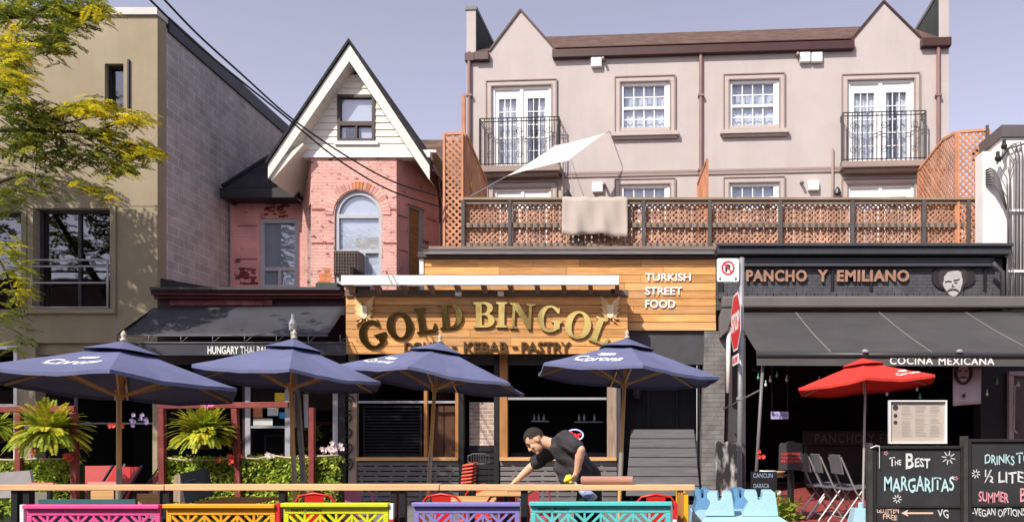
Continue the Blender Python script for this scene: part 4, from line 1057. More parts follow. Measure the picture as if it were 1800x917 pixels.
PN = Pl(17.6)
mb = MB(); pts = [PN.pt(1010 + 15 * math.cos(t), 764 + 9.5 * math.sin(t), 0) for t in [2 * math.pi * i / 28 for i in range(28)]]; mb.tube(pts, .016, 6, closed=True)
ne = mb.build("neon_sign", M("blue_white_neon", (.45, .5, .9), .4, 0, 1, 0, emit=1.2), ks)
mb = MB(); wall_text(mb, PN, "Bar", 999, 757, 1022, 771, 0, .02, bold=.02); mb.build("neon_lettering", M("red_neon", (.9, .03, .04), .4, 0, 1, 0, emit=1.6), ne)
# dark recess beside it
X2 = XX(1234, 16.9)
mb = MB(); mb.box(X1 + .005, X2, 18.3, 18.4, .1, 4.6); mb.box(X1 + .002, X1 + .05, 17.0, 18.3, .1, 4.6); mb.box(X1 + .06, X2, 17.1, 18.3, 3.95, 4.05); mb.build("recess_wall", M("near_black_cladding", (.024, .024, .027), .7, .3, 2, .05), ks)
mb = MB()
for px in (1092, 1140, 1190, 1232): mb.box(XX(px, 18.2) - .03, XX(px, 18.2) + .03, 18.22, 18.296, .1, 3.9)
mb.build_each("recess_panel_strip", m_black, ks)
mb = MB(); PO = Pl(17.02)
oc = [(1175 + 21 * math.cos(R(22.5 + 45 * k)), 597 + 20 * math.sin(R(22.5 + 45 * k))) for k in range(8)]; ic = [(1175 + 15 * math.cos(R(22.5 + 45 * k)), 597 + 14 * math.sin(R(22.5 + 45 * k))) for k in range(8)]
for k in range(8):
    a, b, c, d = oc[k], oc[(k + 1) % 8], ic[(k + 1) % 8], ic[k]; PO.prism(mb, [a, b, c, d], 0, .06)
mb.build("octagon_frame", m_charcoal, ks)
mb = MB(); PO.prism(mb, ic, .01, .02); mb.build("octagon_pane", m_glass_dark, ks)
mb = MB()
for px in (1119, 1218): mb.lathe(W(px, 700 if px < 1200 else 640, 17.9), [(.06, 0), (.10, .10), (.10, .22), (.03, .26), (.012, .5)], 10)
mb.build_each("hanging_lantern", m_charcoal, ks)

# leaning stand of grey planks
t_ = thing("plank_panel", "weathered grey plank screen leaning in the dark recess by the pier", "wooden screen", W(1165, 885, 16.4))
mb = MB(); N_ = 7
for k in range(N_):
    v0, v1 = k / N_, (k + .93) / N_
    tl, tr, bl, br = W(1109, 755, 17.3), W(1220, 755, 17.3), W(1100, 872, 16.35), W(1231, 872, 16.35)
    q = [tl.lerp(bl, v1), tr.lerp(br, v1), tr.lerp(br, v0) + Vector((0, .03, 0)), tl.lerp(bl, v0) + Vector((0, .03, 0))]
    mb.hexa(q + [p + Vector((0, .035, .012)) for p in q])
mb.build_each("plank", m_grey_plank, t_, bevel=.004)
mb = MB()
for f in (.08, .92): mb.bar(W(1109, 757, 17.36).lerp(W(1220, 757, 17.36), f), W(1100, 876, 16.45).lerp(W(1231, 876, 16.45), f) , .06, .05)
mb.build_each("batten", m_black, t_)

# ------------------------------------------------------------------ grey brick cantina
cb_ = thing("cantina_building", "charcoal painted brick cantina with copper letters, a moustached face emblem and wide awning", "restaurant building", (5.2, 16.9, 0.0))
xa, xb = XX(1258.5, 16.9), XX(1770, 16.9)
mb = MB(); P.box(mb, 1259, 452, 1770, 545, -.25, 0); mb.build("upper_wall", m_grey_brick, cb_)
mb = MB(); mb.box(xa, xb, 17.16, 21.4, 5.5, 5.78); mb.build("roof", m_charcoal, cb_)
mb = MB(); P.box(mb, 1259, 440, 1765, 452, -.25, .30); P.box(mb, 1259, 434, 1768, 439.5, -.25, .36); mb.build("cornice", M("blue_black_cornice", (.045, .047, .055), .5, .15, 2, .03), cb_, bevel=.012)
mb = MB(); P.box(mb, 1306, 455, 1742, 470, .001, .14); mb.build("frieze_board", M("slate_frieze", (.055, .058, .070), .6, .15, 2, .04), cb_, bevel=.008)
mb = MB()
for px in (1462, 1530, 1730): P.box(mb, px - 1.6, 471, px + 1.6, 514, .001, .06)
P.box(mb, 1262, 495, 1270, 522, .001, .05)
mb.build_each("pilaster_strip", m_black, cb_)
mb = MB()
px = 1262
while px < 1760:
    w_ = random.uniform(9, 18); P.box(mb, px, 514 + random.uniform(-1, 1), px + w_ - .8, 526, .001, .07 + random.uniform(-.02, .02)); px += w_
mb.build("brick_ledge", m_grey_brick, cb_, bevel=.01)
m_copper = M("copper_letters", (.34, .185, .125), .55, .2, 3, .05)
for s_, a, b in (("PANCHO", 1311, 1417), ("Y", 1436, 1454), ("EMILIANO", 1470, 1596)):
    mb = MB(); wall_text(mb, P, s_, a, 475.5, b, 496, .02, .06, bold=.035, space=1.12); mb.build("sign_lettering", m_copper, cb_)
def plate(pts, mat, o0, o1, nm, par):
    mb = MB(); vs, fs = curve_data([[(x, -y_) for x, y_ in pts]], abs(o1 - o0) / 2)
    mb.add([P.pt(v.x, -v.y, (o0 + o1) / 2 + v.z) for v in vs], fs); return mb.build(nm, mat, par)
ell_ = lambda cx_, cy_, rx, ry, a0=0, a1=348, n=30: [(cx_ + rx * math.cos(R(a0 + (a1 - a0) * i / n)), cy_ + ry * math.sin(R(a0 + (a1 - a0) * i / n))) for i in range(n + 1)]
m_hat = M("black_emblem_hat", (.022, .018, .020), .6, .2, 3, .05); m_face = M("grey_emblem_face", (.42, .40, .39), .7, .12, 6, .03); m_hair = M("dark_emblem_hair", (.045, .035, .035), .7, .2, 3, .05)
em = plate([(1637, 490), (1638, 482), (1642, 475), (1650, 469), (1660, 465), (1672, 463), (1686, 464), (1698, 467), (1707, 473), (1711, 481), (1713, 489), (1711, 496), (1704, 502), (1696, 505), (1690, 506), (1656, 509), (1646, 505), (1640, 499)], m_hat, .001, .05, "face_emblem", cb_)
plate([(1649, 500), (1647, 492), (1648, 483), (1652, 474), (1660, 468), (1672, 465), (1686, 466), (1693, 470), (1697, 478), (1699, 488), (1698, 498), (1692, 502), (1656, 507)], m_hair, .0, .066, "hat_crown", em)
plate([(1655, 500), (1657, 494), (1657, 487), (1661, 483), (1664, 479), (1672, 477.5), (1681, 476.5), (1687, 479), (1688, 486), (1690, 493), (1689, 501), (1687, 508), (1684, 515), (1679, 520), (1673, 522), (1667, 519), (1662, 514), (1658, 508)], m_face, .0, .070, "emblem_face", em)
for pts in ([(1658, 495.5), (1664, 494), (1671, 495), (1670, 497.5), (1664, 496.8), (1659, 498)], [(1673, 493), (1679, 492), (1685, 490.5), (1684, 493.5), (1680, 495), (1674, 495.5)], [(1674, 497), (1681, 497), (1680, 499.5), (1676, 499.5)],
            [(1662, 513), (1666, 509.5), (1671, 507.5), (1673, 508.5), (1675, 507.5), (1680, 509.5), (1684, 513), (1683, 515), (1678, 512.5), (1673, 511.5), (1668, 512.5), (1663, 515)], [(1688, 503), (1692, 503), (1689, 512), (1682, 520), (1679, 520), (1685, 513)], [(1657, 508), (1659, 508), (1664, 517), (1662, 518)], [(1672, 500), (1674, 504), (1677, 505), (1673, 506), (1670, 505)]):
    plate(pts, m_hair, .066, .074, "emblem_feature", em)
# awning
mb = MB(); P.box(mb, 1266, 526, 1860, 546, .12, .42); mb.build("awning_housing", m_awning_lt, cb_, bevel=.04)
mb = MB(); P.prism(mb, [(1266, 547), (1284, 547), (1284, 552), (1276, 585), (1262, 598), (1262, 560)], .12, .40); mb.build("awning_end_bracket", m_awning_lt, cb_, bevel=.01)
DA, DB = 16.48, 13.6
b0, b1 = W(1330, 618, DB), W(1955, 620, DB); a0 = Vector((b0.x, DA, ZZ(549, DA))); a1 = Vector((b1.x, DA, ZZ(549, DA)))
mb = MB(); n = 20
for i in range(n):
    for j in range(6):
        def q(i, j):
            p = a0.lerp(a1, i / n).lerp(b0.lerp(b1, i / n), j / 6); p.z -= .03 * math.sin(math.pi * j / 6); return p
        mb.poly(q(i, j), q(i + 1, j), q(i + 1, j + 1), q(i, j + 1))
aw2 = mb.build("awning", m_awning, cb_, smooth=True, solid=.006)
mb = MB()
for px in (1395, 1540, 1690):
    x = XX(px, 16.7)
    pts = []
    for j in range(7):
        f = (x - a0.x) / (a1.x - a0.x); p = a0.lerp(a1, f).lerp(b0.lerp(b1, f), j / 6); p.z -= .03 * math.sin(math.pi * j / 6) - .006; pts.append(p)
    for k in range(6): mb.bar(pts[k], pts[k + 1], .016, .004)
mb.build_each("awning_seam", M("pale_seam", (.24, .23, .23), .8, .1, 3, 0), aw2)
mb = MB(); mb.tube([b0 + Vector((0, 0, -.05)), b1 + Vector((0, 0, -.05))], .055, 10); mb.build("awning_roller_bar", M("dark_bar", (.035, .035, .038), .4, .1, 3, 0), aw2, smooth=True)
mb = MB()
for px in (1521, 1687): mb.ell(W(px, 617, DB - .07), .06, .035, .035, 8, 6)
mb.build_each("bar_clip", m_alu, aw2)
mb = MB(); mb.hexa([(b0.x, DB - .01, ZZ(642, DB)), (b1.x, DB - .01, ZZ(644, DB)), (b1.x, DB - .01, ZZ(625, DB)), (b0.x, DB - .01, ZZ(625, DB)), (b0.x, DB, ZZ(642, DB)), (b1.x, DB, ZZ(644, DB)), (b1.x, DB, ZZ(625, DB)), (b0.x, DB, ZZ(625, DB))]); mb.build("valance", M("dark_valance_canvas", (.085, .08, .08), .85, .1, 2, .05, 200), aw2)
mb = MB(); PV = Pl(DB - .012); wall_text(mb, PV, "COCINA", 1564, 627.5, 1640, 640, 0, .004, bold=.015, space=1.1); wall_text(mb, PV, "MEXICANA", 1650, 628, 1748, 641, 0, .004, bold=.015, space=1.1); mb.build("lettering", m_logo, aw2)
mb = MB()
for px in (1340, 1560, 1760):
    x = XX(px, DB); mb.tube([Vector((x, 16.5, ZZ(566, 16.5))), Vector((x - .5 if px > 1400 else x + .55, 15.2, 3.25)), Vector((x, DB + .05, ZZ(623, DB)))], .028, 8)
x = b0.x; mb.tube([Vector((x - .02, 13.75, .3)), Vector((x + .14, 13.72, 3.06))], .03, 8); mb.tube([Vector((x - .25, 16.4, 2.2)), Vector((x + .10, 13.8, 2.45))], .016, 6)
mb.build_each("awning_arm", M("grey_arm", (.16, .16, .165), .4, .1, 3, 0), aw2, smooth=True)
# interior
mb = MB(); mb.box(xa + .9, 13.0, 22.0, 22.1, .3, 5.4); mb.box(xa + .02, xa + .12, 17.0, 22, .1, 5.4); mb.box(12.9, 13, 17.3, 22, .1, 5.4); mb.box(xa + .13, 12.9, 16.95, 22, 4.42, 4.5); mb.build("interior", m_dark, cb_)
mb = MB(); mb.box(XX(1722, 16.6), XX(1770, 16.6), 16.55, 16.9, .15, 4.3); mb.box(XX(1768, 16.5), XX(1900, 16.5), 16.60, 16.70, .15, 4.3); mb.build("end_wall", m_black, cb_)
PX = Pl(16.45)
mb = MB(); ring(mb, PX, XX(1774, 16.45), .35, XX(1850, 16.45), ZZ(652, 16.45), .10, -.14, 0); PX.boxw(mb, XX(1774, 16.45) + .1, 1.3, XX(1850, 16.45) - .1, 1.38, -.13, -.01); o = mb.build("side_door", M("pale_grey_frame", (.36, .34, .33), .6, .1, 3, .03), cb_)
mb = MB(); PX.boxw(mb, XX(1774, 16.45) + .1, .45, XX(1850, 16.45) - .1, ZZ(652, 16.45) - .1, -.10, -.08); mb.build("door_panel", M("dim_red_grey_panel", (.10, .075, .075), .4, .2, 3, .03), o)
mb = MB(); mb.tube([W(1790, 674, 16.25), W(1783, 678, 16.25), W(1782, 755, 16.25), W(1788, 762, 16.25)], .02, 8); mb.build("door_handle", m_grey_metal, o, smooth=True)
PC = Pl(18.6)
mb = MB(); PC.box(mb, 1412, 757, 1562, 782, -.05, 0); PC.box(mb, 1420, 783, 1562, 850, -.4, -.1); mb.build("bar_counter", M("bar_black", (.022, .02, .02), .5, .3, 2, .03), cb_)
mb = MB(); wall_text(mb, PC, "PANCHO Y EMILIANO", 1432, 762, 1640, 778, .002, .01, bold=.01, space=1.15); mb.build("bar_lettering", M("dim_letter", (.10, .09, .088), .6, .1, 3, 0), cb_)
# pier and things fixed to it
pi_ = thing("brick_pier", "worn grey painted brick pier between the kebab shop and the cantina", "pillar", (XX(1265, 16.75), 16.75, .15))
PP = Pl(16.75)
mb = MB(); x0_, x1_ = XX(1236, 16.75), XX(1272, 16.75); mb.hexa([(x0_ - .06, 16.72, .15), (x1_ - .03, 16.72, .15), (x1_ + .06, 16.72, ZZ(582, 16.75)), (x0_ + .03, 16.72, ZZ(582, 16.75)), (x0_ - .06, 17.15, .15), (x1_ - .03, 17.15, .15), (x1_ + .06, 17.15, ZZ(582, 16.75)), (x0_ + .03, 17.15, ZZ(582, 16.75))]); mb.build("pier_shaft", m_pier, pi_)
mb = MB(); PP.box(mb, 1276, 582, 1312, 884, -.4, -.12); mb.build("return_wall", m_charcoal, pi_)
mb = MB(); mb.tube([W(1281, 574, 16.6), W(1280, 690, 16.6)], .05, 8); mb.build("drain_pipe", m_white, pi_, smooth=True)
mm = bpy.data.materials.new("black_white_mural"); mm.use_nodes = True
nt = mm.node_tree; p = nt.nodes['Principled BSDF']; tc = nt.nodes.new('ShaderNodeTexCoord'); nz = nt.nodes.new('ShaderNodeTexNoise'); nz.inputs['Scale'].default_value = 4.2; nz.inputs['Detail'].default_value = 9; cr = nt.nodes.new('ShaderNodeValToRGB')
cr.color_ramp.elements[0].position = .46; cr.color_ramp.elements[0].color = (.02, .02, .02, 1); cr.color_ramp.elements[1].position = .62; cr.color_ramp.elements[1].color = (.42, .41, .40, 1)
mpv = nt.nodes.new('ShaderNodeMapping'); mpv.inputs['Scale'].default_value = (1.6, 1, .55); nt.links.new(tc.outputs['Object'], mpv.inputs[0]); nt.links.new(mpv.outputs[0], nz.inputs[0]); nt.links.new(nz.outputs[0], cr.inputs[0]); nt.links.new(cr.outputs[0], p.inputs['Base Color'])
mb = MB(); PP.prism(mb, [(1257, 778), (1262, 774), (1270, 780), (1277, 775), (1286, 781), (1296, 776), (1298, 870), (1258, 870)], .01, .16); mb.build("mural_panel", mm, pi_)

# ------------------------------------------------------------------ white building at the far end of the row
wb = thing("white_building", "white rendered end building with a dark flat roof edge beyond the lattice", "building", (10.5, 16.9, 0))
xw = XX(1762, 16.9); zw = ZZ(226, 16.9)
mb = MB(); mb.box(xw, 16, 16.9, 18.3, .1, zw); mb.build("front_wall", m_white, wb)
mb = MB(); mb.box(xw - .04, 16.05, 16.84, 18.34, zw - .20, zw + .06); mb.build("roof_edge", M("grey_roof_edge", (.11, .10, .10), .6, .1, 2, .03), wb)
mb = MB(); mb.box(xw - .42, xw - .003, 16.93, 17.3, .3, ZZ(268, 17)); mb.build("party_wall", m_white, wb)
ut = thing("utility_pipes", "bundle of grey service conduits and cables climbing the white end wall", "conduits", (XX(1785, 16.8), 16.85, 4.4))
mb = MB()
for k, px in enumerate((1772, 1779, 1786, 1793, 1800)):
    mb.tube([W(px, 262 + 8 * math.sin(k * 2), 16.78), W(px + .5, 400, 16.78), W(px + (k - 2) * .6, 530, 16.78)], .03, 8)
mb.build_each("conduit", M("pale_conduit", (.48, .46, .45), .5, .12, 3, .02), ut, smooth=True)
mb = MB()
for k in range(7):
    mb.tube([W(1733, 300 + k * 4, 16.9), W(1741, 296 + k * 4.5, 16.8), W(1748, 300 + k * 4, 16.75), W(1757, 318 + k * 3, 16.72), W(1764 + k, 345 + 4 * k, 16.74)], .022, 6)
for k in range(6):
    if k % 2 == 0: mb.tube([W(1758 + k, 285 - k * 2, 16.7), W(1763 + k * 4, 266 - k * 3, 16.68), W(1778 + k * 4, 258 - k * 2, 16.68), W(1786 + k * 3, 275, 16.70), W(1785 + k * 3, 540, 16.72)], .014, 5)
for k in range(4):
    a_, b_, c__ = random.uniform(1746, 1775), random.uniform(262, 330), random.uniform(300, 520)
    mb.tube([W(a_, b_, 16.72), W(a_ + random.uniform(4, 14), b_ + 22, 16.66), W(1772 + 3 * k, c__, 16.68), W(1766 + 4 * k, 545, 16.70)], .011, 5)
mb.tube([W(1752, 288, 16.7), W(1770, 262, 16.68), W(1810, 250, 16.68)], .02, 6)
mb.build("cable", M("dark_cable", (.11, .105, .105), .6, .1, 3, 0), ut, smooth=True)
mb = MB()
for px, py in ((1754, 283), (1765, 262)): mb.lathe(W(px, py, 16.68), [(.05, 0), (.07, .06), (.04, .12), (.04, .2)], 8)
mb.build_each("insulator", m_black, ut)
mb = MB()
for py in (372, 478): mb.box(XX(1768, 16.8), XX(1806, 16.8), 16.70, 16.74, ZZ(py + 2, 16.8), ZZ(py - 2, 16.8))
mb.build_each("pipe_strap", m_white, ut)
dp_ = MB(); dp_.tube([W(1745, 462, 16.6), W(1752, 470, 16.6), W(1762, 478, 16.6), W(1763, 545, 16.6)], .055, 8)
solo("drainpipe", dp_, m_charcoal, "short dark grey elbowed drainpipe beside the cantina cornice", "drainpipe", smooth=True)

# ------------------------------------------------------------------ roof terrace: lattice railing and screens
mb = MB(); mb.box(XX(745, 16.9), xw - .43, 17.3, 20.9, 5.82, 5.90); struct("terrace_floor", mb, m_rail_wood)
PT = Pl(18.0)
rl = thing("terrace_railing", "long weathered lattice railing along the roof terrace", "railing", (XX(1278, 18), 18.0, 5.90))
zt_ = PT.Z(1278, 350); zb_ = PT.Z(1278, 435)
xs = [815, 897, 1013, 1131, 1247, 1371, 1497, 1622, 1700]
mb = MB(); PT.box(mb, 815, 349, 1741, 353, -.03, .10); mb.build("top_rail", M("top_rail_wood", (.30, .22, .14), .8, .25, 2, .1, 25, stretch=(.6, 6, 6)), rl)
mb = MB(); PT.box(mb, 815, 354, 1741, 359.5, -.01, .05); PT.box(mb, 815, 392, 1741, 400, -.01, .035); PT.box(mb, 815, 427, 1741, 435, -.01, .035); mb.build("rail_board", m_rail_wood, rl)
for i, px in enumerate(xs):
    mb = MB(); PT.box(mb, px - 3, 354, px + 3, 439, -.02, .09); mb.build("railing_post", m_rail_grey, rl)
fnT = lambda u, z, o: PT.at(u, z, -.05 - o)
allx = xs + [1741]
for a, b in zip(allx[:-1], allx[1:]):
    mb = MB(); x0_, z0_, x1_, z1_ = PT.rect(a + 3, 358, b - 3, 437)
    lattice(mb, [(x0_, z0_), (x1_, z0_), (x1_, z1_), (x0_, z1_)], fnT, .088, .036, .009); mb.build("lattice_panel", m_lattice_dk, rl)
    mb = MB(); x = x0_ + .02                               # slatted inner boards
    while x < x1_ - .08:
        PT.boxw(mb, x, z0_, x + .118, z1_ - random.uniform(0, .12), -.17, -.15); x += .158
    mb.build("inner_slat", M("pale_inner_slat", (.47, .31, .235), .85, .25, 2, .08, 30, island=.35), rl)
mb = MB()
x = PT.X(816)
while x < PT.X(1740):
    for py0, py1 in ((393, 400), (428, 436)): PT.boxw(mb, x, PT.Z(0, py1 + 1), x + .045, PT.Z(0, py0), .036, .062)
    x += .155
mb.build("rail_slats", m_rail_grey, rl)
def screen(name, label, pts, pitch=.11, mat=None, frame=True):
    """pts: list of convex polygons as (P0, P1, z-profile [(t,z)...]) along a ground line"""
    o = thing(name, label, "lattice screen", (pts[0][0][0], pts[0][0][1], 5.90), "lattice privacy screens on the terrace")
    for A, B, poly in pts:
        A = Vector((*A, 0)); B = Vector((*B, 0)); L_ = (B - A).length; t = (B - A).normalized(); n = Vector((t.y, -t.x, 0))
        fn = lambda u, z, off: A + t * u + n * off + Vector((0, 0, z))
        pp = [(u * L_, z) for u, z in poly]
        mb = MB(); lattice(mb, pp, fn, pitch, .05, .01); mb.build("lattice_panel", mat or m_lattice, o)
        mb = MB()
        for k in range(len(pp)):
            a, b = pp[k], pp[(k + 1) % len(pp)]; mb.bar(fn(*a, .012), fn(*b, .012), .05, .06)
        mb.build("screen_frame", m_lattice, o)
    return o
xL = XX(815, 18)
zb = 5.95
screen("lattice_screen", "tall lattice screen beside the pink house end of the terrace",
       [((XX(781, 18), 18.0), (XX(813, 18), 18.0), [(0, zb - .3), (1, zb - .3), (1, ZZ(235, 18)), (0, ZZ(236, 18))]),
        ((xL, 18.05), (xL + .02, 20.6), [(0, zb), (1, zb), (1, ZZ(318, 20.6)), (.12, ZZ(240, 18.3)), (0, ZZ(238, 18.1))])])
xM = XX(1243, 18)
screen("lattice_screen", "narrow lattice divider splitting the terrace at the middle downpipe",
       [((xM, 18.05), (xM - .02, 20.4), [(0, zb), (1, zb), (1, ZZ(322, 20.4)), (.10, ZZ(283, 18.2)), (0, ZZ(281, 18.1))])])
xq = XX(1681, 18)
screen("lattice_screen", "broad orange lattice screen at the white building end of the terrace",
       [((XX(1615, 20.2), 20.2), (xq, 18.0), [(0, zb), (1, zb), (1, ZZ(233, 18.0)), (.7, ZZ(243, 18.6)), (0, ZZ(300, 20.2))]),
        ((xq + .03, 17.98), (XX(1736, 18), 17.95), [(0, zb), (1, zb), (1, ZZ(230, 18.0)), (0, ZZ(233, 18.0))])])
mb = MB(); mb.box(XX(812, 18.2), XX(818, 18.2), 18.15, 18.25, 5.9, ZZ(168, 18.2)); solo("timber_post", mb, m_lattice, "thin bare timber post rising above the tall lattice screen", "post")
mb = MB(); mb.box(XX(1733, 17.9), XX(1737, 17.9), 17.86, 17.92, 5.9, ZZ(221, 17.9)); solo("timber_post", mb, m_rail_grey, "grey terrace corner post against the white end building", "post")
mb = MB()
for k in range(9): mb.ell(W(826, 326, 18.6) + Vector((random.uniform(-.04, .04), random.uniform(-.03, .03), random.uniform(-.05, .05))), .03, .03, .03, 6, 5)
solo("lantern", mb, M("yellow_lantern", (.7, .5, .05), .6, .2, 8, 0), "small yellow ornament hung on the brown terrace lattice", "ornament")
# cloth over the rail and shade sail
n = 26; mb = MB()
m_cloth = M("beige_cloth", (.43, .365, .32), .9, .06, 2, .06, 120)
def cl(u, v):
    x = XX(989, 17.85) + (XX(1103, 17.85) - XX(989, 17.85)) * u
    z = ZZ(347, 17.85) - (ZZ(347, 17.85) - ZZ(412, 17.85)) * v - .05 * u * v - .03 * math.sin(u * 9) * v + .012 * math.sin(u * 23)
    return Vector((x - .02 * v * (1 - u), 17.84 + (.035 * math.sin(u * 15 + 2 * v) + .018 * math.sin(u * 31 - 3 * v)) * (.15 + v) - (.03 + .03 * v), z))
for i in range(n):
    for j in range(8): mb.poly(cl(i / n, j / 8), cl((i + 1) / n, j / 8), cl((i + 1) / n, (j + 1) / 8), cl(i / n, (j + 1) / 8))
for i in range(n):
    a, b = cl(i / n, 0), cl((i + 1) / n, 0); mb.poly(a, b, b + Vector((0, .16, -.03)), a + Vector((0, .16, -.03)))
solo("hanging_cloth", mb, m_cloth, "beige cloth hung over the terrace railing", "cloth", smooth=True, solid=.006)
A, B, C_, D_ = W(890, 310, 18.2), W(975, 256, 19.6), W(1067, 233, 20.3), W(1000, 283, 18.9)
mb = MB(); n = 14
for i in range(n):
    for j in range(n):
        def q(i, j):
            u, v = i / n, j / n; p = A.lerp(B, u).lerp(D_.lerp(C_, u), v); e = 16 * u * (1 - u) * v * (1 - v)
            c_ = (A + B + C_ + D_) / 4; p = p + (c_ - p) * .10 * (1 - (2 * abs(u - .5)) ** 4 * (2 * abs(v - .5)) ** 4) * (1 - e); return p + Vector((0, 0, -.06 * e))
        mb.poly(q(i, j), q(i + 1, j), q(i + 1, j + 1), q(i, j + 1))
o = solo("shade_sail", mb, M("white_sail", (.80, .78, .74), .8, .03, 2, .02, 80, transl=.2), "white four cornered shade sail stretched above the roof terrace", "shade sail", smooth=True, solid=.004)
mb = MB()
mb.tube([C_, N3.pt(1072, 231, 0)], .012, 5); mb.tube([A, W(826, 345, 18.1)], .008, 5); mb.tube([B, N3.pt(980, 215, .03)], .008, 5); mb.tube([D_, W(1010, 350, 18.0)], .008, 5)
mb.build("sail_cord", m_grey_metal, o)
# air conditioner in the arched window
ac = thing("air_conditioner", "brown grilled window air conditioner below the arched window", "air conditioner", W(612, 484, 17.95))
mb = MB(); x0_, x1_, z0_, z1_ = XX(586, 17.9), XX(629, 17.9), ZZ(484, 17.9), ZZ(440, 17.9)
mb.box(x0_, x1_, 17.9, 18.45, z0_, z1_); mb.build("casing", M("brown_grey_casing", (.16, .12, .105), .5, .2, 3, .03), ac, bevel=.012)
mb = MB(); mb.box(x0_ + .02, x1_ - .02, 17.888, 17.897, z0_ + .02, z1_ - .02); mb.build("coil", m_black, ac)
mb = MB()
for i in range(1, 9): x = x0_ + (x1_ - x0_) * i / 9; mb.box(x - .005, x + .005, 17.872, 17.886, z0_ + .02, z1_ - .02)
for i in range(1, 8): z = z0_ + (z1_ - z0_) * i / 8; mb.box(x0_ + .02, x1_ - .02, 17.862, 17.871, z - .004, z + .004)
mb.build("grille", M("rust_grille", (.20, .13, .09), .5, .2, 4, 0), ac)
mb = MB(); mb.box(XX(556, 17.8), XX(594, 17.8), 17.75, 18.2, ZZ(507, 17.8), ZZ(497, 17.8)); solo("window_box", mb, M("dark_green_box", (.04, .055, .045), .6, .2, 3, .03), "low dark green planter box on the roof ledge under the pink bay", "planter box", bevel=.01)
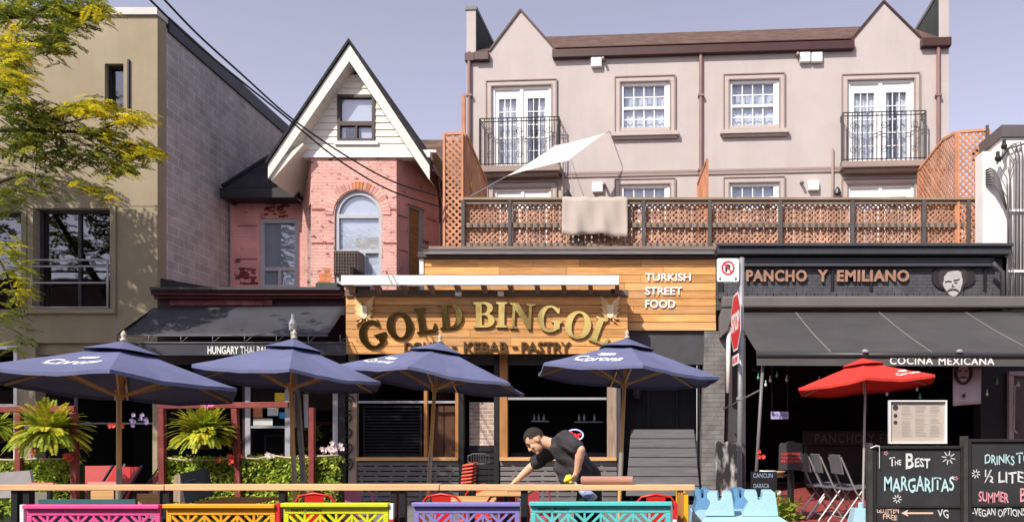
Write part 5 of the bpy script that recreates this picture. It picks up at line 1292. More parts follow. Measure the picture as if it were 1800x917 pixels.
# ------------------------------------------------------------------ market umbrellas
def canopy_pt(th, r, RR, rise, sag=.035):
    """height below the apex on a six ribbed canopy; th from a rib, r from the pole"""
    k = th % (math.pi / 3); f = r / RR
    cr = RR * math.cos(math.pi / 6) / math.cos(k - math.pi / 6)   # straight hem between ribs
    rr = f * cr
    z = -rise * (f ** .93) - sag * f * math.sin(k * 3) * (1 if f > .05 else 0)
    return rr, z
def umbrella(name, label, px, py, D, RR, rise, th0, tilt, lean, canopy_m, flap_m, wood, foot_z, logo=None, group=None, finial=True, cat="umbrella", strut=True):
    """px,py: the apex in the photo; tilt: (about X, about Y) of the canopy; lean: how far the foot stands beside the apex"""
    apex = W(px, py, D)
    foot = Vector((apex.x + lean[0], apex.y + lean[1], foot_z))
    o = thing(name, label, cat, foot, group)
    rot = Matrix.Rotation(R(tilt[0]), 3, 'X') @ Matrix.Rotation(R(tilt[1]), 3, 'Y')
    def CP(th, f, dz=0.0, R_=RR, rise_=rise):
        rr, z = canopy_pt(th - R(th0), f * R_, R_, rise_); z += .007 * f * math.sin(5 * th + 9 * f + px) * math.sin(3 * th - 13 * f) + .004 * f * f * math.sin(17 * th + px)
        return apex + rot @ Vector((rr * math.cos(th), rr * math.sin(th), z + dz))
    mb = MB(); n = 48; fs_ = [.10, .2, .35, .5, .65, .8, .92, 1.0]
    th = [R(th0) + 2 * math.pi * i / n for i in range(n)]
    for i in range(n):
        a, b = th[i], th[i] + 2 * math.pi / n
        for f0, f1 in zip(fs_[:-1], fs_[1:]): mb.poly(CP(a, f0), CP(b, f0), CP(b, f1), CP(a, f1))
        e0, e1 = CP(a, 1.0), CP(b, 1.0); mb.poly(e0, e1, e1 + rot @ Vector((0, 0, -.035)), e0 + rot @ Vector((0, 0, -.035)))
    can = mb.build("canopy", canopy_m, o, solid=.004, recalc=False)
    # vent flap: a small second canopy standing proud of the hole
    mb = MB()
    for i in range(n):
        a, b = th[i], th[i] + 2 * math.pi / n
        for f0, f1 in ((.03, .12), (.12, .22), (.22, .31)):
            g = lambda t, f: CP(t, f, .045 + .045 * f * abs(math.sin((t - R(th0)) * 3)))
            mb.poly(g(a, f0), g(b, f0), g(b, f1), g(a, f1))
    mb.build("vent_flap", flap_m, can, solid=.004)
    hub = apex + rot @ Vector((0, 0, -rise * .16)); slide = apex + rot @ Vector((0, 0, -rise - .10))
    for k in range(6):
        t = R(th0 + 60 * k)
        mb = MB(); mb.bar(hub, CP(t, .985, -.028), .020, .026)
        rb = mb.build("rib", wood, o)
        if strut:
            mb = MB(); mb.bar(slide + rot @ Vector((.05 * math.cos(t), .05 * math.sin(t), 0)), CP(t, .56, -.045), .018, .024); mb.build("strut", wood, rb)
    top = apex + rot @ Vector((0, 0, .03))
    mb = MB(); mb.tube([foot, slide + (slide - foot).normalized() * -.05, hub, top], .024 if strut else .017, 12); mb.build("pole", wood, o, smooth=False)
    if strut:
        mb = MB(); mb.tube([slide + Vector((0, 0, -.05)), slide + Vector((0, 0, .05))], .042, 12); mb.build("runner", wood, o)
        mid = foot.lerp(slide, .5); mb = MB(); mb.tube([mid + (foot - slide) * .10, mid - (foot - slide) * .10], .028, 12); mb.build("pole_joint", M("steel_sleeve", (.42, .38, .32), .35, .1, 3, 0, metal=.4), o)
    if finial:
        mb = MB(); mb.lathe(top, [(.02, 0), (.034, .015), (.034, .03), (.016, .045), (.028, .065), (.026, .085), (.004, .12)], 12); mb.build("finial", M("pale_finial", (.5, .42, .32), .4, .2, 4, 0), o, smooth=True)
    if logo:                                               # printed brewery mark on one panel, following its cloth
        panel, fcen, w_, shift = logo
        tc_ = R(th0 + 60 * panel + 30)
        ax_r = Vector((math.cos(tc_), math.sin(tc_), 0)); ax_t = Vector((-math.sin(tc_), math.cos(tc_), 0))
        def on_cloth(u, v):
            q = ax_r * (fcen * RR * .866 - v) + ax_t * (u + shift)
            rr = math.hypot(q.x, q.y); t = math.atan2(q.y, q.x)
            k = (t - R(th0)) % (math.pi / 3); cr = RR * math.cos(math.pi / 6) / math.cos(k - math.pi / 6)
            return CP(t, min(.99, rr / cr), .007)
        mb = MB(); vs, fs = fit_text("Corona", w_, w_ * .30, 0.0, bold=.02, shear=.25)
        mb.add([on_cloth(v.x - w_ / 2, v.y) for v in vs], fs)
        bs = [(-w_ * .50, w_ * .11), (-w_ * .46, w_ * .30), (-w_ * .38, w_ * .26)]
        mb.poly(*[on_cloth(*q) for q in [(-w_ * .52, .0), (-w_ * .44, -.01), (-w_ * .2, -.02), (-w_ * .2, -.012), (-w_ * .44, .012)]])
        mb.build("brand_lettering", m_logo, can)
        mb = MB()
        el = [(w_ * .02 + w_ * .20 * math.cos(2 * math.pi * i / 20), w_ * .46 + w_ * .055 * math.sin(2 * math.pi * i / 20)) for i in range(20)]
        mb.poly(*[on_cloth(*q) for q in el])
        for k in range(5):
            c = -w_ * .12 + k * w_ * .07; mb.poly(*[on_cloth(*q) for q in [(c - w_ * .022, w_ * .50), (c + w_ * .022, w_ * .50), (c + w_ * .03, w_ * .60), (c, w_ * .56), (c - w_ * .03, w_ * .60)]])
        mb.build("crown_mark", m_logo_gold if False else m_logo, can)
    return o
GU = "navy market umbrellas along the patio"
umbrella("market_umbrella", "navy market umbrella above the fern and the pink barrier, with a small white print", 217, 606, 7.9, 1.20, .42, 0, (-5, 1.5), (-.05, .0), m_navy, m_navy_dk, m_pole_wood, .15, (4, .74, .50, .03), GU)
umbrella("market_umbrella", "plain navy market umbrella between the fern and the cedar sign", 517, 601, 9.0, 1.10, .43, -7, (-3, 3), (.04, 0), m_navy, m_navy_dk, m_pole_wood, .15, None, GU)
umbrella("market_umbrella", "navy market umbrella on a leaning pole in front of the small sign lettering", 773, 607, 9.7, 1.20, .44, 30, (-3, 6), (-.19, 0), m_navy, m_navy_dk, m_pole_wood, .15, (3, .80, .44, -.16), GU)
umbrella("market_umbrella", "navy market umbrella over the bending man, with the clearest white brewery print", 1102, 600, 9.5, 1.19, .42, -20, (-2, 3.5), (-.12, 0), m_navy, m_navy_dk, m_pole_wood, .15, (4, .80, .58, -.04), GU)
umbrella("market_umbrella", "red umbrella with a white print on a thin pale pole beside the chalkboards", 1516, 634, 11.3, 1.06, .36, 14, (-3, -4), (0, 0), m_red_canvas, m_red_canvas, M("pale_metal_pole", (.52, .48, .46), .4, .1, 3, 0, metal=.3), .30, (4, .84, .36, .24), None, finial=False, strut=False)

# ------------------------------------------------------------------ patio handrail and coloured barriers
DR = 7.0
rl2 = thing("patio_handrail", "long pale pine handrail running along the coloured barriers", "handrail", (XX(612, DR), DR + .07, 0))
zr1, zr0 = ZZ(851.5, DR), ZZ(861.5, DR)
mb = MB()
for a, b in ((-30, 288), (289, 772), (773, 1222)): mb.box(XX(a, DR) + .001, XX(b, DR) - .001, DR, DR + .14, zr0, zr1 + random.uniform(-.003, .003))
mb.build("rail_board", M("new_pine_rail", (.66, .42, .22), .55, .16, 2.2, .08, 18, stretch=(.5, 7, 7), island=.1, grime=.3, grime_scale=2.2, grime_col=(.45, .25, .10)), rl2, bevel=.005)
for px in (20, 41, 288, 492, 690, 705, 920):
    mb = MB(); mb.box(XX(px, DR) - .028, XX(px, DR) + .028, DR + .03, DR + .10, 0.0, zr0 - .002); mb.build("post", m_black, rl2)
def barrier(name_col, px0, px1, col, label, yt=883, ledge=(None, None), mark=True):
    D = 6.86; x0, x1 = XX(px0, D), XX(px1, D); zt = ZZ(yt, D); zb = .10
    o = thing("street_barrier", label, "barrier", ((x0 + x1) / 2, D, 0), "coloured patio barriers")
    m = M(name_col, col, .42, .06, 2, .03, 60, spec=.45, grime=.35, grime_scale=9, grime_col=tuple(c * .55 + .03 for c in col), grime_stretch=(1, 1, .5))
    mb = MB(); mb.box(x0, x1, D - .05, D + .04, zt - .033, zt); mb.box(x0 + .01, x1 - .01, D - .008, D + .018, zt - .098, zt - .034)
    mb.box(x0 + .01, x0 + .055, D - .008, D + .018, zb, zt - .099); mb.box(x1 - .055, x1 - .01, D - .008, D + .018, zb, zt - .099); mb.box(x0 + .056, x1 - .056, D - .008, D + .018, zb, zb + .06)
    mb.build("frame", m, o, bevel=.004)
    mb = MB(); xa, xb = x0 + .056, x1 - .056; za, zc = zb + .061, zt - .100; nu = max(3, round((xb - xa) / .27)); uw = (xb - xa) / nu
    def seg(ax, az, bx, bz, w=.022):
        mb.bar((ax, D + .005, az), (bx, D + .005, bz), w, .016, up=(0, 1, 0))
    for k in range(nu):
        c = xa + uw * (k + .5); h = uw / 2
        mb.box(c - .009, c + .009, D - .004, D + .014, za, zc)
        if k: mb.box(xa + uw * k - .009, xa + uw * k + .009, D - .0035, D + .0135, za, zc)
        z = zc + h
        while z > za - h:
            for sg in (-1, 1):                     # feather pattern: slats rise from the stem outwards
                p0, p1 = (c, z - h), (c + sg * h, z)
                t0, t1 = 0.0, 1.0
                if p1[1] > zc: t1 = (zc - p0[1]) / h
                if p0[1] < za: t0 = (za - p0[1]) / h
                if t1 - t0 > .05: seg(p0[0] + sg * h * t0, p0[1] + h * t0, p0[0] + sg * h * t1, p0[1] + h * t1)
            z -= .078
    mb.build("fretwork", m, o)
    if mark:
        pb = Pl(D - .008); mb = MB(); vs, fs = fit_text("PARTY_WORKS", .27, .028, .0008, .02); mb.add([pb.at(x0 + .08 + v.x, zt - .082 + v.y, .002 + v.z) for v in vs], fs); mb.build("small_lettering", m_sign_black, o)
    mb = MB()
    for sx in (-1, 1): mb.box((x0 + x1) / 2 + sx * (x1 - x0) * .38 - .03, (x0 + x1) / 2 + sx * (x1 - x0) * .38 + .03, D - .22, D + .22, 0.0, .03); mb.box((x0 + x1) / 2 + sx * (x1 - x0) * .38 - .02, (x0 + x1) / 2 + sx * (x1 - x0) * .38 + .02, D - .018, D + .018, .031, zb - .002)
    mb.build("foot", m_black_metal, o)
    return o
barrier("pink_paint", 46, 284, (.78, .085, .30), "hot pink fretwork barrier with a solid top band", 886, mark=False)
barrier("orange_paint", 291, 486, (.80, .36, .015), "orange yellow fretwork barrier next to the pink one", 885, mark=False)
barrier("lime_paint", 497, 685, (.62, .66, .012), "lime yellow fretwork barrier next to the orange one", 883)
barrier("lilac_paint", 726, 916, (.22, .20, .50), "lilac blue fretwork barrier below the leaning umbrella pole", 882, mark=False)
barrier("turquoise_paint", 931, 1181, (.11, .56, .56), "turquoise fretwork barrier below the bending man", 881)
for px, lab, top, a, b in ((41, "white marker post at the outer end of the pink barrier", 886, m_white_clean, m_white_clean), (490, "red marker post between the orange and lime barriers", 882, m_sign_red, m_sign_red), (689, "red and white marker post beside the lime barrier", 884, m_white_clean, m_sign_red), (1186, "red and white marker post at the end of the turquoise barrier", 881, m_sign_red, m_white_clean)):
    D = 6.86; o = thing("marker_post", lab, "post", (XX(px, D), D, 0), "marker posts between the barriers")
    zt = ZZ(top, D); zm = ZZ(912, D)
    mb = MB(); mb.box(XX(px - 3.4, D), XX(px + 3.4, D), D - .02, D + .02, zm + .001, zt); mb.build("post_top", a, o, bevel=.003)
    mb = MB(); mb.box(XX(px - 3.4, D), XX(px + 3.4, D), D - .02, D + .02, 0, zm); mb.build("post_bottom", b, o, bevel=.003)
o = thing("street_barrier", "yellow barrier seen edge on at the end of the handrail", "barrier", (XX(1206, 7.0), 7.6, 0), "coloured patio barriers")
m_yel = M("yellow_paint", (.80, .42, .012), .38, .04, 2, .02)
mb = MB(); mb.box(XX(1202, 7.0), XX(1210, 7.0), 7.0, 7.05, .1, ZZ(869, 7.0)); mb.box(XX(1202, 7.0), XX(1210, 7.0), 8.2, 8.25, .1, ZZ(869, 7.0)); mb.box(XX(1202, 7.0), XX(1210, 7.0), 7.051, 8.199, ZZ(869, 7.0) - .09, ZZ(869, 7.0)); mb.build("frame", m_yel, o, bevel=.004)
mb = MB()
for k in range(8): mb.bar((XX(1206, 7), 7.05 + k * .14, .12), (XX(1206, 7), 7.2 + k * .14, ZZ(869, 7) - .09), .016, .022)
mb.build("fretwork", m_yel, o)
mb = MB(); mb.box(XX(1191, 7.04), XX(1201, 7.04), 7.02, 7.09, 0, zr0 - .002); solo("timber_post", mb, m_wood_post, "reddish brown end post under the handrail beside the yellow barrier", "post")
# rolled mat lying on the rail
mb = MB(); a, b = W(1022, 846, DR + .07), W(1112, 846, DR + .07)
a.z = b.z = zr1 + .040; mb.tube([a, b], .036, 14); pts = []
for e in (a, b):
    pts = [e + Vector(((.001 if e is a else -.001) * -1, .03 * (1 - t / 26) * math.cos(t * .6), .03 * (1 - t / 26) * math.sin(t * .6))) for t in range(24)]
    mb.tube(pts, .004, 4)
solo("rolled_mat", mb, M("dusty_pink_mat", (.42, .215, .165), .8, .1, 6, .05, 60), "dusty pink rolled mat lying on the handrail", "rolled mat")

# ------------------------------------------------------------------ chairs and tables of the patio
def steel_chair(label, px, D, rz, mat, zbase=.15, group="red steel patio chairs"):
    x = XX(px, D); o = thing("metal_chair", label, "chair", (x, D, zbase), group)
    m = Matrix.Translation((x, D, zbase)) @ Matrix.Rotation(rz, 4, 'Z')
    def B(mb, nm, **k): mb.xf(m); return mb.build(nm, mat, o, **k)
    mb = MB(); mb.box(-.18, .18, -.18, .18, .44, .46); B(mb, "seat", bevel=.01)
    for sx in (-1, 1):
        for sy in (-1, 1):
            mb = MB(); mb.bar((sx * .165, sy * .165, .445), (sx * .215, sy * .225, 0), .035, .03); B(mb, "leg")
    mb = MB()
    arc = [(-.215, -.16, .46), (-.235, -.19, .62), (-.225, -.20, .74), (-.15, -.225, .835), (0, -.235, .862), (.15, -.225, .835), (.225, -.20, .74), (.235, -.19, .62), (.215, -.16, .46)]
    mb.tube(arc, .013, 8); B(mb, "back_frame", smooth=True)
    mb = MB(); mb.hexa([(-.085, -.19, .46), (.085, -.19, .46), (.10, -.236, .85), (-.10, -.236, .85), (-.085, -.185, .46), (.085, -.185, .46), (.10, -.230, .85), (-.10, -.230, .85)]); B(mb, "back_splat")
    return o
for px, D, rz, lab in ((566, 8.3, 0.05, "red steel chair showing behind the lime barrier"), (787, 8.2, -.05, "red steel chair behind the near end of the lilac barrier"), (893, 8.2, .06, "red steel chair behind the lilac barrier, beside the bending man"), (1150, 8.15, .05, "red steel chair behind the turquoise barrier under the handrail end"), (836, 9.4, 2.9, "red steel chair set deeper between the two lilac barrier chairs")):
    steel_chair(lab, px, D, rz, m_red_metal)
m_pinkm = M("pink_powder_coat", (.55, .17, .30), .4, .08, 3, .02)
steel_chair("faded pink steel chair beyond the lime barrier", 625, 9.6, .2, m_pinkm, group="pink steel chairs")
steel_chair("pinkish red steel chair standing just behind the man", 948, 9.9, -.3, M("dull_red_coat", (.40, .05, .07), .4, .1, 3, .02), group="pink steel chairs")
def cafe_table(label, px, D, top_m, w=.62, h=.76, zbase=.15):
    x = XX(px, D); o = thing("cafe_table", label, "table", (x, D, zbase), "patio tables")
    mb = MB(); mb.box(x - w / 2, x + w / 2, D - .3, D + .3, zbase + h - .03, zbase + h); mb.build("table_top", top_m, o, bevel=.006)
    mb = MB(); mb.tube([(x, D, zbase + .02), (x, D, zbase + h - .03)], .03, 10); mb.build("pedestal", m_black_metal, o)
    mb = MB(); mb.box(x - .22, x + .22, D - .03, D + .03, zbase, zbase + .02); mb.box(x - .03, x + .03, D - .22, D + .22, zbase + .001, zbase + .022); mb.build("foot", m_black_metal, o)
    return o
cafe_table("small orange topped table behind the lilac barrier chairs", 830, 8.75, m_wood_pale); cafe_table("small pine topped table the man is wiping", 890, 7.85, m_wood_pale, .5, .90)
cafe_table("small table behind the orange barrier", 420, 8.6, m_wood_post)
def slat_chair(label, px0, px1, ytop, D, mat, seat_m, zb=.15, lean=.10):
    x0, x1 = XX(px0, D), XX(px1, D); zt = ZZ(ytop, D); xc = (x0 + x1) / 2
    o = thing("dining_chair", label, "chair", (xc, D, zb), "red backed patio chairs"); zs = zb + .48
    mb = MB(); mb.hexa([(x0, D, zt - .07), (x1, D, zt - .07), (x1, D + lean * .3, zt), (x0, D + lean * .3, zt), (x0, D + .03, zt - .07), (x1, D + .03, zt - .07), (x1, D + .03 + lean * .3, zt), (x0, D + .03 + lean * .3, zt)]); mb.build("back_rest", mat, o, bevel=.006)
    mb = MB(); mb.box(x0 + .03, x1 - .03, D + .005, D + .03, zt - .24, zt - .10); mb.build("back_panel", seat_m, o, bevel=.006)
    mb = MB(); mb.box(x0 + .02, x1 - .02, D - .05, D + .42, zs - .03, zs); mb.build("seat", seat_m, o, bevel=.006)
    for x in (x0 + .025, x1 - .025):
        for y, z in ((D + .015, zt - .071), (D + .38, zs - .031)): mb = MB(); mb.box(x - .018, x + .018, y - .018, y + .018, zb, z); mb.build("leg", m_black_metal, o)
    return o
m_coral = M("coral_red_top", (.62, .12, .11), .5, .1, 3, .03)
slat_chair("coral topped chair behind the outer end of the pink barrier", 44, 90, 848, 7.75, m_coral, M("grey_chair_panel", (.22, .19, .17), .7, .2, 3, .05)); slat_chair("coral topped chair with an orange panel at the foot of the fern umbrella", 151, 207, 846, 8.35, m_coral, m_wood_pale)
slat_chair("brown topped chair with an orange panel behind the join of the pink and orange barriers", 232, 288, 850, 8.1, m_wood_post, m_wood_pale)
# red folding lounge seats in the dark bay before the bar
def lounge(label, pxc, D, rz, w=.55):
    x = XX(pxc, D); o = thing("deck_chair", label, "chair", (x, D, .15), "red slung chairs before the bar")
    m = Matrix.Translation((x, D, .15)) @ Matrix.Rotation(rz, 4, 'Z')
    mb = MB(); mb.hexa([(-w / 2, .12, .40), (w / 2, .12, .40), (w / 2, .34, .98), (-w / 2, .34, .98), (-w / 2, .14, .40), (w / 2, .14, .40), (w / 2, .36, .98), (-w / 2, .36, .98)]).xf(m); mb.build("back_rest", m_red_seat, o, bevel=.006)
    mb = MB(); mb.hexa([(-w / 2, -.36, .45), (w / 2, -.36, .45), (w / 2, .12, .40), (-w / 2, .12, .40), (-w / 2, -.36, .47), (w / 2, -.36, .47), (w / 2, .12, .42), (-w / 2, .12, .42)]).xf(m); mb.build("seat", m_red_seat, o, bevel=.006)
    for sx in (-1, 1):
        mb = MB(); mb.bar((sx * (w / 2 + .02), -.36, .46), (sx * (w / 2 + .02), .36, 0), .03, .03).xf(m); mb.build("leg", m_black_metal, o)
        mb = MB(); mb.bar((sx * (w / 2 + .045), .36, 1.0), (sx * (w / 2 + .045), -.30, 0), .03, .03).xf(m); mb.build("leg", m_black_metal, o)
lounge("red slung chair facing the street in the dark bar entrance", 160, 12.4, .25, .62); lounge("red slung chair turned towards the fern frame in the bar entrance", 185, 11.9, -.35, .55); lounge("bright red slung chair turned aside beside the red frame post", 238, 12.0, -1.1, .62)
# black spindle stool and a stack of red chairs at the kebab door
o = thing("spindle_chair", "black spindle backed armchair in the kebab shop doorway", "chair", (XX(842, 14.5), 14.5, .15)); x = XX(842, 14.5)
zt = ZZ(797, 14.5); mb = MB(); arc = [(x - .2, 14.5, zt - .16), (x - .2, 14.46, zt - .04), (x - .1, 14.44, zt), (x + .1, 14.44, zt), (x + .2, 14.46, zt - .04), (x + .2, 14.5, zt - .16)]; mb.tube(arc, .014, 6)
mb.tube([(x - .2, 14.5, zt - .16), (x - .1, 14.46, zt - .19), (x + .1, 14.46, zt - .19), (x + .2, 14.5, zt - .16)], .012, 6)
for k in range(-3, 4): mb.tube([(x + k * .045, 14.46, zt - .19), (x + k * .045, 14.44, zt)], .008, 5)
mb.build("back_rest", M("worn_black_metal", (.09, .085, .085), .4, .2, 4, .02), o)
mb = MB(); mb.box(x - .2, x + .2, 14.44, 14.84, .62, .65); mb.build("seat", m_black_metal, o, bevel=.01)
for sx in (-.18, .18):
    for y in (14.46, 14.82): mb = MB(); mb.tube([(x + sx, y, .62), (x + sx * 1.1, y, .15)], .015, 6); mb.build("leg", m_black_metal, o)
    mb = MB(); mb.tube([(x + sx * 1.1, 14.48, .65), (x + sx * 1.1, 14.5, zt - .16)], .012, 6); mb.build("arm_post", m_black_metal, o)
for k in range(7):
    D = 13.9; x = XX(822 + k * .6, D); z = .15 + .55 + k * .062
    mb = MB(); mb.hexa([(x - .10, D - .16, z), (x + .10, D - .16, z + .03), (x + .12, D + .16, z + .05), (x - .09, D + .16, z + .02), (x - .10, D - .16, z + .035), (x + .10, D - .16, z + .06), (x + .12, D + .16, z + .08), (x - .09, D + .16, z + .05)])
    solo("stacked_seat", mb, M("orange_red_seat", (.66, .07, .03), .4, .1, 3, 0), "red curved seat in the leaning stack by the kebab shop door, %s" % ("bottom of the stack", "second from the bottom", "third from the bottom", "middle of the stack", "third from the top", "second from the top", "top of the stack")[k], "chair", "stack of red seats by the door", bevel=.01)
o = thing("stool_base", "black stool frame carrying the stack of red seats", "stool", (XX(823, 13.9), 13.9, .15)); x = XX(823, 13.9)
for sx, sy in ((-.1, -.14), (.1, -.14), (-.1, .14), (.1, .14)): mb = MB(); mb.tube([(x + sx, 13.9 + sy, .15), (x + sx, 13.9 + sy, .68)], .015, 6); mb.build("leg", m_black_metal, o)
mb = MB(); mb.box(x - .12, x + .12, 13.74, 14.06, .68, .70); mb.build("top", m_black_metal, o)

# ------------------------------------------------------------------ hedge panels in dark red frames, ferns
m_hleaf = M("hedge_leaf", (.30, .42, .05), .6, .35, 1.2, 0, island=.45, transl=.3)
m_hleaf2 = M("young_hedge_leaf", (.55, .60, .085), .6, .3, 1.2, 0, island=.4, transl=.35)
def leaf(mb, p, d, l, w, n=None):
    d = d.normalized(); s = d.cross(n or Vector((random.uniform(-1, 1), random.uniform(-1, 1), random.uniform(-1, 1)))); s = s.normalized() if s.length > 1e-3 else d.orthogonal().normalized()
    q = d.cross(s)
    mb.poly(p, p + d * l * .5 + s * w / 2 + q * l * .06, p + d * l, p + d * l * .5 - s * w / 2 + q * l * .06)
def hedge(label, px0, px1, py0, D, cnt):
    x0, x1 = XX(px0, D), XX(px1, D); zt = ZZ(py0, D)
    o = thing("hedge_panel", label, "hedge", ((x0 + x1) / 2, D, .15), "leafy hedge panels in front of the bar")
    mb = MB(); mb.box(x0 + .02, x1 - .02, D + .02, D + .28, .15, zt - .04); mb.build("planter_core", M("dark_hedge_core", (.022, .040, .012), .9, .3, 6, .1), o)  # dark green box behind the leaves
    for mat, c, nm in ((m_hleaf, int(cnt * .6), "foliage"), (m_hleaf2, int(cnt * .4), "foliage_light")):
        mb = MB()
        for k in range(c):
            top = random.random() < .15
            p = Vector((random.uniform(x0, x1), D + random.uniform(-.07, .04), random.uniform(.5, zt))) if not top else Vector((random.uniform(x0, x1), D + random.uniform(-.05, .26), zt + random.uniform(-.05, .035)))
            bulge = .045 * math.sin(p.x * 9 + 1.3 * math.sin(p.z * 7)) * math.cos(p.z * 11); p.y -= bulge
            leaf(mb, p, Vector((random.uniform(-1, 1), random.uniform(-1.2, .2), random.uniform(-1, .6))), random.uniform(.04, .085), random.uniform(.025, .05))
        mb.build(nm, mat, o, recalc=False, merge=False)
    return o
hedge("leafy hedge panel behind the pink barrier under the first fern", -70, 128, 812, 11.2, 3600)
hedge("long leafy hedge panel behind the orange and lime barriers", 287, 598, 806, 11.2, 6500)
def frame(label, px0, px1, py, posts, D):
    o = thing("plant_trellis", label, "trellis", (XX((px0 + px1) / 2, D), D - .1, .15), "red timber frames over the hedge panels")
    mb = MB(); mb.bar(W(px0, py + 1, D - .1), W(px1, py - 1, D - .1), .07, .085); mb.build("top_rail", m_red_wood, o, bevel=.008)
    for px, lean in posts:
        a = W(px, py, D - .1); a.z -= .05; b = Vector((a.x + lean, D - .1, .15)); mb = MB(); mb.bar(b, a, .085, .085, up=(0, 1, 0)); mb.build("post", m_red_wood, o, bevel=.01)
    return o
frame("dark red timber frame holding the first fern", -60, 133, 719, ((34, 0), (130, .03)), 11.2)
frame("dark red timber frame holding the yellow fern and flowers", 279, 508, 712, ((285, .02), (413, .09)), 11.2)
mb = MB(); mb.box(XX(544, 11.1), XX(553, 11.1), 11.06, 11.14, .15, ZZ(716, 11.1)); solo("timber_post", mb, m_red_wood, "short dark red post behind the leaning sign pole", "post")
def rope(label, pts, D):
    mb = MB(); mb.tube([W(x, y, D) for x, y in pts], .014, 6); solo("rope", mb, M("pale_rope", (.5, .40, .30), .9, .2, 8, .1), label, "rope", smooth=True)
rope("pale rope along the top of the first hedge panel", [(-30, 806), (20, 808), (60, 806), (110, 806), (130, 803)], 11.12); rope("pale rope sagging along the long hedge panel", [(285, 803), (320, 808), (380, 808), (415, 803), (450, 806), (480, 800), (520, 806), (560, 801), (595, 800)], 11.12)
m_frond = M("fern_frond", (.32, .40, .030), .55, .3, 1.5, 0, island=.35, transl=.4)
m_frond_y = M("yellow_fern_frond", (.60, .56, .040), .55, .25, 1.5, 0, island=.3, transl=.4)
def fern(label, px, py, D, rad, cnt, mat, mat2, droop=1.0):
    c = W(px, py, D); o = thing("hanging_fern", label, "fern", c - Vector((0, 0, .22)), "ferns hanging in the red frames")
    mb = MB(); mb.lathe(c + Vector((0, 0, -.22)), [(.10, 0), (.14, .02), (.17, .16), (.18, .18)], 14); mb.build("pot", M("dark_pot", (.045, .02, .018), .6, .2, 4, .04), o)
    mb = MB()
    for k in range(3):
        t = k * 2.1; mb.tube([c + Vector((.16 * math.cos(t), .16 * math.sin(t), -.04)), Vector((c.x, c.y, ZZ(719, D)))], .004, 4)
    mb.build_each("hanger", m_black_metal, o)
    bufs = (MB(), MB())
    for k in range(cnt):
        mbx = bufs[random.random() < .45]; az = random.uniform(0, 6.283); el = random.uniform(-.15, 1.35); L_ = rad * random.uniform(.55, 1.2)
        d = Vector((math.cos(az) * math.cos(el), math.sin(az) * math.cos(el) * .8, math.sin(el))); p = c + Vector((math.cos(az), math.sin(az), 0)) * .07; n = 13; st = L_ / n; v = d.copy()
        for i in range(n):
            q = p + v * st; side = v.cross(Vector((0, 0, 1)))
            side = side.normalized() if side.length > .05 else Vector((1, 0, 0))
            wl = (.075 * math.sin(math.pi * (i + 1.2) / (n + 2.2)) + .012) * rad / .5
            for sg in (-1, 1):
                leaf(mbx, p, side * sg + v * .55, wl, .022, side.cross(v))
                leaf(mbx, p.lerp(q, .5), side * sg + v * .55, wl, .022, side.cross(v))
            p = q; v = (v + Vector((random.uniform(-.03, .03), random.uniform(-.03, .03), -.105 * droop * random.uniform(.6, 1.4)))).normalized()
    bufs[0].build("fronds", mat, o, recalc=False, merge=False); bufs[1].build("fronds_light", mat2, o, recalc=False, merge=False)
    return o
fern("green and yellow fern hanging in the frame at the pink barrier end", 84, 762, 11.0, .50, 150, m_frond, m_frond_y)
fern("dense yellow fern hanging in the frame above the long hedge", 358, 762, 11.0, .40, 250, m_frond_y, m_frond, .9)
fern("fern cut by the photo's edge behind the first frame", -12, 752, 11.3, .40, 70, m_frond, m_frond, 1.0)
def flowers(label, px, py, D, n, spread, mat, nm="flowers"):
    o = MB()
    for k in range(n):
        p = W(px, py, D) + Vector((random.gauss(0, spread), random.uniform(-.08, .08), random.gauss(0, spread * .7)))
        for i in range(5):
            a = i * 1.257 + random.random(); leaf(o, p, Vector((math.cos(a), -.35, math.sin(a))), .045, .036, Vector((0, -1, 0)))
    return solo(nm, o, mat, label, "flowers", recalc=False, merge=False)
m_fl_pink = M("pink_petal", (.75, .16, .36), .6, .2, 5, 0); m_fl_red = M("red_petal", (.65, .06, .03), .6, .2, 5, 0); m_fl_lil = M("shaded_lilac_petal", (.30, .24, .42), .6, .2, 5, 0); m_fl_white = M("pale_pink_petal", (.72, .58, .58), .6, .1, 5, 0)  # lilac petals toned down so their colour carries the shade
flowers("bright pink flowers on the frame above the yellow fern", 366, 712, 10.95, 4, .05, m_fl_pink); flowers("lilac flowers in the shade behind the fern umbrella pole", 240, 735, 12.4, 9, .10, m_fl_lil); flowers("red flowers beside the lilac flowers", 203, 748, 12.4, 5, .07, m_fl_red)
flowers("red flowers under the first fern", 72, 786, 10.95, 6, .10, m_fl_red); flowers("orange red flowers beside the red post of the first frame", 121, 803, 10.95, 6, .05, m_fl_red); flowers("orange red flowers on the rope under the yellow fern", 405, 803, 10.95, 6, .06, m_fl_red)
flowers("pale pink blossom near the dark end of the long hedge", 583, 788, 11.2, 16, .07, m_fl_white); flowers("pink blossom on the rope above the long hedge", 472, 799, 11.0, 3, .03, m_fl_white)
